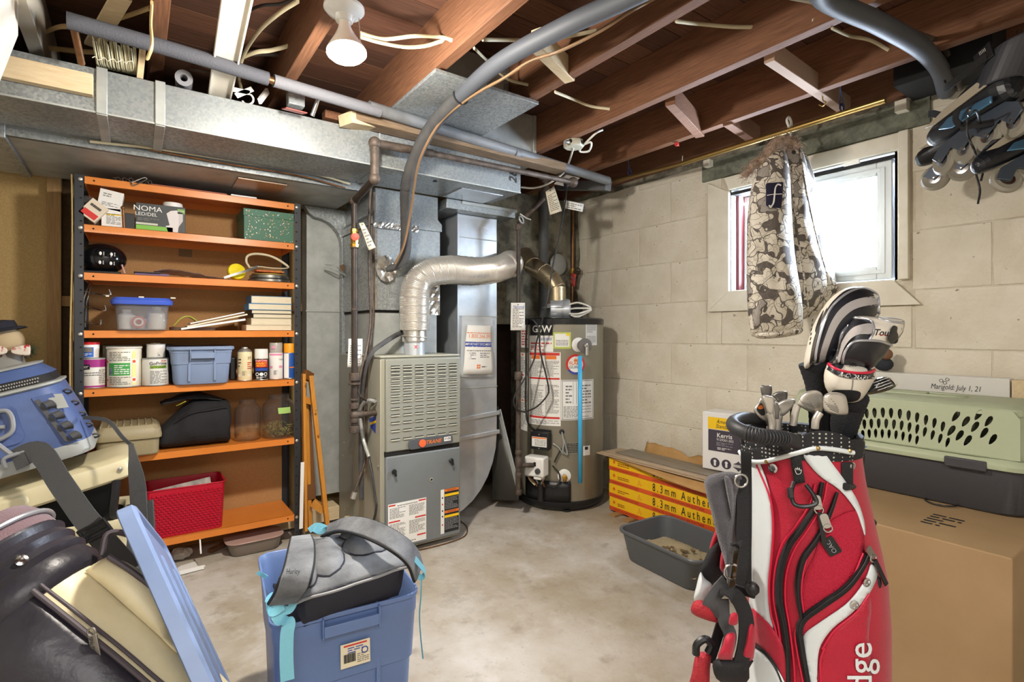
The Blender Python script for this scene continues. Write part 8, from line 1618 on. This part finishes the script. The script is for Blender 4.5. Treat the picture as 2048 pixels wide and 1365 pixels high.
for x, y in ((1533, 924), (1636, 897), (1699, 902)): p = bag(x, y, .012); b = MB(); b.sph(p, .005, 8); b.build('rivet', M_goldrod, o)
cn = lambda p: (V((p.x, p.y, 0))-V((bC(p.z).x, bC(p.z).y, 0))).normalized()
def snap(x, y, r_=.009): p = bag(x, y, .004); b = MB(); b.lathe([(r_, 0), (r_, .003), (r_*.6, .004), (r_*.5, .002)], p, 16, axis=tuple(cn(p))); b.build('snap', M_steel, o)
snap(1547, 937, .010); snap(1732, 1165); snap(1708, 1210); snap(1703, 932, .008)
def pull(x, y, ang=0, tape=True):
    p = bag(x, y, .012); n_ = cn(p); M_ = basis(p, V((-n_.y, n_.x, 0))*math.cos(ang)+V((0, 0, 1))*math.sin(ang), V((0, 0, 1))); b = MB(M_); b.loft([[(x_, y_, z) for x_, y_ in rrect(.016, .03, .006)] for z in (.0, .003)]); b.tor((0, -.015, .002), .008, .002, n=14, k=6); z_ = b.build('zipper_pull', M_steel, o)
    if tape: b = MB(M_); b.bar((0, -.02, .003), (-.004, -.085, .003), .003, .009, u=(0, 0, 1)); b.build('pull_tab', M_black, z_)
pull(1634, 1005, .2); pull(1650, 1042, .3, False); pull(1739, 1105, .6)
# badge, lettering
p = bag(1662, 1093, .007); n_ = cn(p); Mb = basis(p, (V((-n_.y, n_.x, 0))*.85+V((0, 0, .55))), V((0, 0, 1))); b = MB(Mb); b.loft([[(x, y, z) for x, y in rrect(.026, .036, .003)] for z in (0, .002)]); bd = b.build('cloth_badge', M_black, o); text('OAC', .013, lambda x, y: Mb @ V((-y, x, .0028)), mat('pale_print', '#8e8e92', .7), bd)
def btext(st, size, x, y, m, vert=True): text(st, size, lambda a, c: bag(x-c*F/1.12, y-a*F/1.12, .009), m, o, bold=.006)
btext('edge', .075, 1722, 1352, mwv)
bpoly('logo_strap', q5([(620, 95), (680, 90), (705, 240), (645, 250)]), mkn, off=.010, smooth=0); text('9', .001, lambda a, c: bag(1595, 940, .01), mwv, o) if False else None
hp_ = [(1592, 946), (1590, 940), (1592, 937), (1594, 941), (1595, 935), (1597, 941), (1599, 936), (1600, 942), (1603, 940), (1601, 948), (1594, 949), (1592, 946)]
bcord('hand_logo', hp_, .0006, M_paper, off=.0145, raw=True, n=5, k=2)
b = MB(); b.tube(curve([bag(x, y, of) for x, y, of in ((1588, 965, .014), (1583, 985, .03), (1588, 1008, .035), (1608, 1014, .035), (1632, 1008, .03), (1628, 992, .025), (1612, 970, .016))], 6), .0045, 8); b.build('strap_loop', M_black, o)
b = MB(); b.bar(bag(1580, 976, .03), bag(1582, 998, .035), .012, .01); b.build('loop_clip', M_black, o, bevel=.002)
# stand mechanism on the right flank
def bt(px, py, t): return at(px, py, t=t)
b = MB(); b.bar(bt(1713, 895, 1.17), bt(1710, 962, 1.18), .024, .03); b.build('stand_bracket', M_black, o, bevel=.004)
b = MB(); b.bar(bt(1694, 925, 1.10), bt(1694, 972, 1.10), .006, .026, u=(-.5, -.8, 0)); b.build('stand_plate', mkn, o, bevel=.003)
b = MB(); b.tube([bt(1692, 974, 1.09), bt(1716, 972, 1.14)], .008, 10); b.build('stand_axle', M_black, o)
b = MB(); b.box(-.001, .001, -.001, .001, 0, .001) if False else b.bar(bt(1718, 892, 1.2), bt(1700, 893, 1.15), .004, .03); b.build('blue_clip', mat('bright_blue_clip', '#5a7fc4', .4), o)
b = MB(); b.tube(curve([bt(1706, 975, 1.12), bt(1716, 1005, 1.13), bt(1732, 1030, 1.14), bt(1750, 1045, 1.15), bt(1742, 1055, 1.15), bt(1728, 1062, 1.13), bt(1733, 1085, 1.13)], 6), .0035, 7); b.build('elastic_cord', M_black, o)
b = MB(); b.sph(bt(1731, 1068, 1.12), .010, 10, sc=(.7, .7, 1.4)); b.sph(bt(1733, 1087, 1.12), .008, 10, sc=(.7, .7, 1.3)); b.build('cord_toggle', M_black, o, kind='stuff')
b = MB(); b.tube([bt(1740, 1100, 1.10), bt(1746, 1135, 1.10), bt(1757, 1163, 1.10)], .004, 7); b.sph(bt(1757, 1166, 1.10), .009, 8, sc=(.7, .7, 1.5)); b.build('zip_cord', M_black, o)
# moulded grab handle
hpth = curve([bt(1592, 884, 1.07), bt(1572, 878, 1.05), bt(1530, 874, 1.01), bt(1492, 866, 1.02), bt(1468, 853, 1.06), bt(1468, 843, 1.12), bt(1492, 837, 1.18), bt(1530, 842, 1.25)], 8)
b = MB(); b.tube(hpth, .0125, 12, flat=1.15); hd = b.build('grab_handle', mat('black_rubber', '#29292b', .55), o)
for i in range(9, 24): t_ = (hpth[i+1]-hpth[i-1]).normalized(); b = MB(); b.tor(hpth[i], .0135, .0022, n=14, k=5, axis=tuple(t_)); b.build('grip_rib', MATS['black_rubber'], hd)
b = MB(); b.bar(bt(1590, 868, 1.08), bt(1592, 898, 1.08), .02, .022); b.build('handle_socket', M_black, o, bevel=.004)
# straps on the left flank
def rib(name, pts, w_, m, wd=(.8137, -.5814, 0), th_=.004, par=None, bev=0): b = MB(); b.ribbon(curve([bt(*p) for p in pts], 6), w_, th_, wd); return b.build(name, m, par or o, ang=60, bevel=bev)
rib('black_strap', [(1483, 960, 1.13), (1485, 1010, 1.12), (1484, 1060, 1.11), (1484, 1100, 1.10)], .026, mkn); rib('black_strap', [(1492, 905, 1.16), (1493, 1000, 1.15), (1492, 1100, 1.14), (1488, 1180, 1.14)], .022, mkn)
rib('strap_loop_band', [(1468, 1092, 1.07), (1480, 1088, 1.06), (1487, 1100, 1.06), (1484, 1140, 1.06), (1480, 1168, 1.07)], .020, mkn)
b = MB(); b.tor(bt(1482, 962, 1.10), .013, .0025, axis=(-.58, -.81, 0)); b.build('d_ring', M_steel, o)
b = MB(); b.tor(bt(1464, 1145, 1.09), .016, .0022, axis=(-.58, -.81, 0)); b.build('d_ring', M_steel, o)
Pd = lambda t, pl, th_, nm, m, **k: Puff(t, pl, th_, smooth=3, **k).body(nm, m, o, rings=5)
def c2(l): return [(1370+x/4.2, 1040+y/4.2) for x, y in l]
Pd(1.22, c2([(280, 50), (305, 90), (250, 280), (205, 260), (230, 150)]), .02, 'red_shoulder_pad', mr_); Pd(1.18, c2([(340, 190), (362, 240), (350, 440), (320, 450), (292, 400), (305, 280)]), .02, 'red_shoulder_pad', mr_)
Pd(1.21, c2([(300, 120), (340, 190), (300, 400), (330, 470), (230, 545), (160, 480), (130, 430), (160, 340), (200, 260)]), .018, 'black_harness', mkn)
Pd(1.21, c2([(130, 440), (165, 490), (225, 545), (180, 640), (150, 700), (75, 680), (95, 560)]), .03, 'white_pad', mwv)
Pd(1.12, c2([(90, 680), (150, 680), (240, 740), (290, 790), (280, 850), (250, 865), (100, 815), (50, 770), (60, 710)]), .022, 'red_tip_pad', mat('red_sueded', '#a8242f', .6, bump=.8, bs=300))
rib('grey_strap', [(1452, 1165, 1.12), (1430, 1190, 1.1), (1420, 1212, 1.1), (1425, 1232, 1.11)], .030, MATS['grey_webbing'], wd=(.5, -.35, -.7)); rib('grey_strap', [(1440, 1185, 1.09), (1465, 1190, 1.08), (1480, 1205, 1.08), (1492, 1240, 1.08), (1490, 1290, 1.08), (1478, 1340, 1.08)], .030, mkn)
rib('grey_strap', [(1445, 1200, 1.10), (1448, 1240, 1.10), (1460, 1270, 1.09), (1455, 1300, 1.09)], .026, MATS['grey_webbing']); rib('harness_tail', [(1445, 1240, 1.14), (1430, 1290, 1.14), (1418, 1325, 1.14)], .022, mkn)
Pd(1.06, c2([(385, 790), (440, 790), (440, 880), (370, 880)]), .01, 'red_tab', mr_)
Pd(1.08, c2([(350, 960), (425, 965), (400, 1160), (380, 1180), (275, 1165), (310, 1060)]), .02, 'red_shoulder_pad', mr_); Pd(1.09, c2([(540, 860), (590, 880), (575, 1170), (480, 1170), (500, 1050)]), .02, 'red_shoulder_pad', mr_)
Pd(1.10, c2([(270, 1170), (560, 1170), (540, 1250), (520, 1365), (300, 1365), (235, 1260)]), .03, 'black_harness', mkn)
Pd(1.14, c2([(100, 1125), (215, 1125), (210, 1250), (190, 1420), (40, 1420), (60, 1280)]), .025, 'red_shoulder_pad', MATS['red_sueded'])
b = MB(); b.tube(curve([bt(1392, 1310, 1.12), bt(1394, 1290, 1.12), bt(1410, 1279, 1.12), bt(1422, 1290, 1.12), bt(1416, 1306, 1.12)], 6), .008, 8); b.build('strap_buckle', M_black, o)
b = MB(); b.bar(bt(1470, 1172, 1.12), bt(1512, 1185, 1.10), .02, .03); b.sph(bt(1505, 1178, 1.08), .014, 10); b.build('side_buckle', M_black, o, bevel=.003)
# towel hanging from the ring
tw = thing('golf_towel', 'dark grey terry towel folded over the left side of red golf bag', 'towel', bt(1450, 1160, 1.12))
mtw = mat('grey_terry', '#4a484c', .95, col2='#56535a', ns=30, bump=1, bs=420, sheen=.4)
P1_ = Puff(1.14, [(1408, 964), (1430, 948), (1462, 944), (1484, 955), (1480, 1000), (1470, 1080), (1462, 1150), (1456, 1180), (1450, 1130), (1436, 1080), (1421, 1020)], .022, .012, p=3, smooth=2, cen=(1452, 1010)); P1_.body('towel_fold', mtw, tw, rings=6)
Puff(1.11, [(1449, 952), (1463, 962), (1468, 1000), (1464, 1040), (1458, 1010), (1452, 980)], .012, smooth=3).body('towel_fold', mtw, tw, rings=4)
# ------------------------------------------------------------------ clubs and head covers
mcl = mat('satin_club_steel', '#c6c0b6', .28, .6, col2='#b5afa5', ns=9); mcd = mat('dark_club_steel', '#7a7774', .28, .7)
def c8(l): return [(1500+x/8.53, 760+y/8.53) for x, y in l]
def shaft(oo, x0, y0, t, x1=None, t1=None, m=M_steel, r_=.0052):
    p = bt(x0, y0, t); q = V((BT.x+(x1 if x1 is not None else 0), BT.y+(t1 or 0), .62)); q = p.lerp(q, min(1, (p.z-.62)/max(.01, p.z-.62))); b = MB(); b.tube([p, q], r_, 10); b.build('shaft', m, oo)
def iron(label, head, t, hosel, th_=.008, m=mcl, sx_=0, sy_=0, red=False, grooves=None):
    oo = thing('golf_iron', label, 'golf club', bt(hosel[-1][0], hosel[-1][1], t), 'irons in the red golf bag')
    P_ = Puff(t, head, th_*.7, smooth=3, p=14); P_.body('club_head', m, oo, rings=5)
    hp = [bt(x, y, t+.002) for x, y in hosel]; b = MB(); b.tube(curve(hp, 5), .0075, 12); b.build('hosel', mcl, oo)
    e = hp[-1]; q = V((BT.x+sx_, BT.y+sy_, .62)); d_ = (q-e).normalized(); b = MB(); b.tube([e-d_*.002, e+d_*.022], .0085, 12); b.build('ferrule', M_black, oo); b = MB(); b.tube([e, q], .0052, 10); b.build('shaft', M_steel, oo)
    if grooves:
        (ax_, ay), (bx_, by), n = grooves
        for i in range(n):
            k = i/(n-1); cx_ = head[0][0]; b = MB(); x0_, y0_ = ax_+(bx_-ax_)*k, ay+(by-ay)*k; w_ = 5+9*math.sin(.3+k*2.4); b.tube([P_.pt(x0_-w_, y0_-w_*.45, .0003), P_.pt(x0_+w_, y0_+w_*.45, .0003)], .0006, 4); b.build('groove', mcd, oo)
    return oo, P_
iron('upright iron with its dark sole end highest at the left of the group', c8([(180, 105), (280, 100), (375, 115), (365, 270), (300, 300), (205, 275)]), 1.27, [(1532, 790), (1538, 825), (1540, 862)], .010, mcd, -.03, .02)
oo, P_ = iron('cavity-back iron showing an orange and black emblem', c8([(110, 420), (205, 275), (250, 400), (290, 540), (345, 690), (330, 730), (200, 680), (90, 580), (58, 490)]), 1.20, [(1536, 838), (1542, 852), (1542, 866)], .009, mcl, -.02, 0)
P_.patch('emblem', c8([(120, 490), (190, 400), (240, 480), (260, 590), (200, 610), (130, 540)]), M_black, oo, off=.001); P_.patch('red_emblem', c8([(135, 480), (190, 425), (235, 480), (180, 505)]), M_orange_ink, oo, off=.002)
iron('shiny iron seen toe-on in front of the cavity-back iron', c8([(205, 275), (300, 270), (400, 300), (415, 380), (400, 560), (380, 620), (300, 560), (250, 420)]), 1.17, [(1540, 828), (1545, 848), (1544, 868)], .008, mcl, -.02, -.02)
iron('slim dark iron directly right of the toe-on shiny iron', c8([(415, 400), (470, 400), (500, 470), (495, 640), (470, 720), (430, 640)]), 1.18, [(1553, 838), (1554, 850), (1553, 866)], .006, mcd, -.01, -.01)
iron('dark hooded iron, upper one of the pair behind', c8([(370, 270), (460, 205), (620, 200), (645, 260), (620, 350), (500, 400), (430, 320)]), 1.26, [(1556, 800), (1552, 830), (1551, 862)], .010, mcd, 0, .03)
iron('dark hooded iron, lower one of the pair behind', c8([(430, 440), (560, 350), (700, 330), (780, 360), (730, 470), (600, 600), (510, 620), (500, 520)]), 1.24, [(1560, 826), (1557, 845), (1556, 866)], .010, mcl, 0, .02)
iron('left wedge with a grooved face turned to the viewer', c8([(800, 420), (830, 330), (900, 230), (1000, 190), (1130, 180), (1225, 230), (1255, 330), (1250, 520), (1180, 580), (1010, 545), (890, 480), (850, 465)]), 1.17, [(1595, 810), (1590, 828), (1586, 852)], .013, mcl, .01, 0, grooves=((1608, 796), (1620, 820), 8))
iron('right wedge with a grooved face below the striped head cover', c8([(1250, 300), (1330, 225), (1450, 212), (1580, 235), (1650, 310), (1680, 560), (1600, 605), (1440, 595), (1270, 530)]), 1.12, [(1640, 826), (1632, 840), (1630, 858)], .013, mcl, .02, 0, grooves=((1656, 796), (1668, 822), 8))
def c6(l): return [(1500+x/5.69, 560+y/5.69) for x, y in l]
mkl = mat('black_glove_leather', '#1d1d22', .35, col2='#25252b', ns=9); msl = mat('silver_fabric', '#a49e9b', .6, bump=.3, bs=500); mwl = mat('white_cover_leather', '#d8d1c3', .4, col2='#cfc7b8', ns=7); mknit = mat('black_knit', '#17171a', .9, bump=.6, bs=300)
def sock(oo, pts, ws):
    b = MB(); c = curve([bt(*p) for p in pts], 8); n = len(c); b.tube(c, [(ws[0]+(ws[-1]-ws[0])*i/(n-1))*(1+.03*(i % 2)) for i in range(n)], 20); b.build('knit_neck', mknit, oo)
# driver cover
oo = thing('driver_head_cover', 'tallest golf head cover, white back with black and silver stripes', 'head cover', bt(1625, 740, 1.22), 'head covers on the clubs')
H1 = Puff(1.22, c6([(612, 985), (630, 830), (690, 600), (765, 430), (850, 290), (950, 180), (1080, 102), (1200, 78), (1330, 88), (1430, 140), (1465, 230), (1475, 400), (1400, 500), (1200, 700), (1010, 860), (900, 945), (720, 975), (650, 1015)]), .065, .05, p=2.6, smooth=2, cen=c6([(1060, 520)])[0]); H1.body('cover_body', mwl, oo)
H1.patch('black_stripe', c6([(715, 975), (740, 770), (800, 520), (880, 330), (980, 205), (1100, 115), (1240, 88), (1360, 105), (1440, 165), (1455, 210), (1300, 200), (1140, 250), (1020, 340), (930, 470), (860, 640), (810, 800), (780, 955)]), mkl, oo)
H1.patch('silver_stripe', c6([(780, 955), (810, 800), (860, 640), (930, 470), (1020, 340), (1140, 250), (1300, 200), (1460, 195), (1466, 285), (1330, 295), (1180, 340), (1060, 440), (980, 560), (920, 700), (870, 850), (850, 945)]), msl, oo)
H1.patch('black_stripe', c6([(850, 945), (870, 850), (920, 700), (980, 560), (1060, 440), (1180, 340), (1330, 295), (1466, 285), (1472, 398), (1380, 500), (1200, 690), (1040, 850), (940, 935)]), mkl, oo)
H1.patch('spine_panel', c6([(680, 990), (690, 850), (730, 660), (800, 470), (880, 310), (840, 470), (780, 690), (745, 860), (730, 960)]), M_iron, oo, off=.0005)
H1.patch('shiny_window', c6([(740, 580), (780, 450), (840, 340), (800, 470), (770, 600)]), M_black, oo, off=.002)
for l in ([(735, 975), (760, 780), (825, 540), (910, 340), (1020, 215), (1160, 125), (1300, 95), (1430, 150), (1462, 230), (1470, 390)], [(730, 960), (880, 945), (960, 880), (1010, 760), (1040, 620), (1100, 540)]): H1.cord('silver_piping', c6(l), .0028, mat('silver_piping', '#b5b6bb', .3, .6), oo)
for k in range(6): H1.patch('side_letter', c6([(672+9*k*.9-k*2, 740-52*k), (682+9*k*.9-k*2, 735-52*k), (692+9*k*.9-k*2, 705-52*k), (680+9*k*.9-k*2, 708-52*k)]), M_inkd, oo, off=.002, smooth=0)
sock(oo, [(1630, 725, 1.23), (1640, 770, 1.23), (1642, 820, 1.23), (1640, 862, 1.23)], (.035, .022)); shaft(oo, 1640, 850, 1.23, -.0, .03)
# fairway cover
oo = thing('fairway_head_cover', 'second head cover, black and silver with a round dark tag on white band', 'head cover', bt(1700, 750, 1.18), 'head covers on the clubs')
H2 = Puff(1.17, c6([(985, 960), (1000, 820), (1050, 640), (1110, 510), (1180, 425), (1260, 408), (1440, 422), (1600, 430), (1740, 455), (1762, 490), (1740, 600), (1680, 680), (1600, 760), (1540, 860), (1460, 940), (1380, 1010), (1150, 1000)]), .06, .05, p=2.6, smooth=2, cen=c6([(1330, 680)])[0]); H2.body('cover_body', mkl, oo)
H2.patch('white_band', c6([(1355, 690), (1400, 620), (1410, 520), (1385, 465), (1180, 435), (1240, 412), (1440, 425), (1740, 458), (1752, 500), (1730, 600), (1620, 720), (1500, 690)]), mwl, oo)
H2.patch('silver_stripe', c6([(990, 930), (1010, 800), (1060, 680), (1140, 570), (1240, 515), (1385, 500), (1390, 610), (1250, 620), (1150, 670), (1080, 760), (1040, 860), (1020, 950)]), msl, oo)
for l in ([(1050, 950), (1070, 850), (1120, 760), (1200, 700), (1330, 690), (1480, 700), (1610, 745)], [(985, 950), (1000, 820), (1050, 650), (1110, 520), (1180, 435), (1350, 455), (1400, 500), (1405, 600), (1350, 690)], [(1440, 430), (1600, 480), (1750, 490)]): H2.cord('silver_piping', c6(l), .0028, MATS['silver_piping'], oo)
H2.text('Tour', .020, *c6([(1510, 605)])[0], -.05, M_inkd, oo, off=.003, shear=.3, bold=.02); H2.cord('red_underline', c6([(1460, 622), (1560, 634)]), .0006, M_red, oo, off=.0025)
H2.patch('round_tag', c6([(1640, 520), (1680, 540), (1675, 590), (1690, 640), (1680, 710), (1630, 730), (1580, 700), (1570, 640), (1610, 590), (1615, 540)]), M_black, oo, off=.012); H2.patch('tag_backing', c6([(1640, 520), (1680, 540), (1675, 590), (1690, 640), (1680, 710), (1630, 730), (1580, 700), (1570, 640), (1610, 590), (1615, 540)]), M_black, oo, off=.006)
sock(oo, [(1705, 735, 1.19), (1700, 790, 1.20), (1692, 830, 1.21), (1688, 862, 1.22)], (.036, .02)); shaft(oo, 1688, 850, 1.22, .03, .0)
# backdraft cover
oo = thing('hybrid_head_cover', 'small cream head cover with a black band and red piping', 'head cover', bt(1698, 800, 1.10), 'head covers on the clubs')
H3 = Puff(1.17, c6([(840, 1090), (862, 1000), (895, 948), (1050, 950), (1220, 960), (1340, 995), (1425, 1035), (1422, 1110), (1395, 1180), (1330, 1290), (1240, 1390), (1100, 1400), (940, 1330), (855, 1220)]), .055, .05, p=2.4, smooth=2); H3.body('cover_body', mwl, oo, rings=14)
H3.patch('black_band', c6([(862, 1005), (895, 955), (960, 1010), (1080, 1050), (1250, 1070), (1418, 1050), (1418, 1110), (1395, 1130), (1250, 1135), (1080, 1115), (950, 1070)]), mkl, oo)
H3.patch('black_top', c6([(905, 955), (1060, 958), (1040, 1015), (960, 990)]), mkl, oo); H3.patch('black_top', c6([(1250, 968), (1340, 1000), (1410, 1030), (1350, 1045), (1330, 1010)]), mkl, oo)
H3.cord('red_piping', c6([(892, 952), (960, 1005), (1080, 1043), (1250, 1062), (1380, 1050), (1424, 1020)]), .003, MATS['red_piping'], oo)
for i, ch in enumerate('BACKDRAFT'): u = i/8; H3.text(ch, .0135, 1500+(1030+300*u)/5.69, 560+(1073+48*math.sin(u*1.45))/5.69, -.28*(1-u)+.02, M_paper, oo, off=.0025, shear=.3, bold=.03)
H3.cord('seam', c6([(1175, 1135), (1170, 1200), (1160, 1260)]), .0008, M_ink, oo); H3.text('360', .012, *c6([(1175, 968)])[0], -.05, M_inkd, oo, off=.002)
H3.patch('knit_patch', c6([(935, 1265), (1080, 1255), (1200, 1262), (1262, 1290), (1230, 1370), (1100, 1395), (960, 1340)]), mknit, oo, off=.002)
sock(oo, [(1697, 792, 1.19), (1694, 815, 1.20), (1688, 845, 1.20), (1682, 880, 1.21)], (.040, .026)); shaft(oo, 1690, 840, 1.20, .03, -.03)
# bare hybrid head
oo = thing('hybrid_club', 'bare black hybrid club head with scored face right of cream cover', 'golf club', bt(1745, 790, 1.2))
H4 = Puff(1.21, c6([(1300, 1310), (1340, 1240), (1400, 1150), (1450, 1115), (1560, 1105), (1650, 1150), (1682, 1190), (1620, 1245), (1480, 1290)]), .028, .03, smooth=3); H4.body('club_head', mat('gloss_black_head', '#17181c', .15, coat=.6), oo, rings=6)
for k in range(4):
    for j in range(2): x_, y_ = 1400+80*j+18*k, 1175+28*k-30*j; H4.cord('score_line', c6([(x_, y_), (x_+90, y_-30)]), .0006, M_paper, oo)
H4.patch('pale_toe', c6([(1600, 1125), (1650, 1150), (1682, 1190), (1665, 1210), (1640, 1170)]), mwl, oo)
b = MB(); b.tube([bt(1735, 800, 1.2), bt(1706, 850, 1.21), V((BT.x+.04, BT.y-.03, .62))], .0055, 8); b.build('shaft', M_steel, oo)
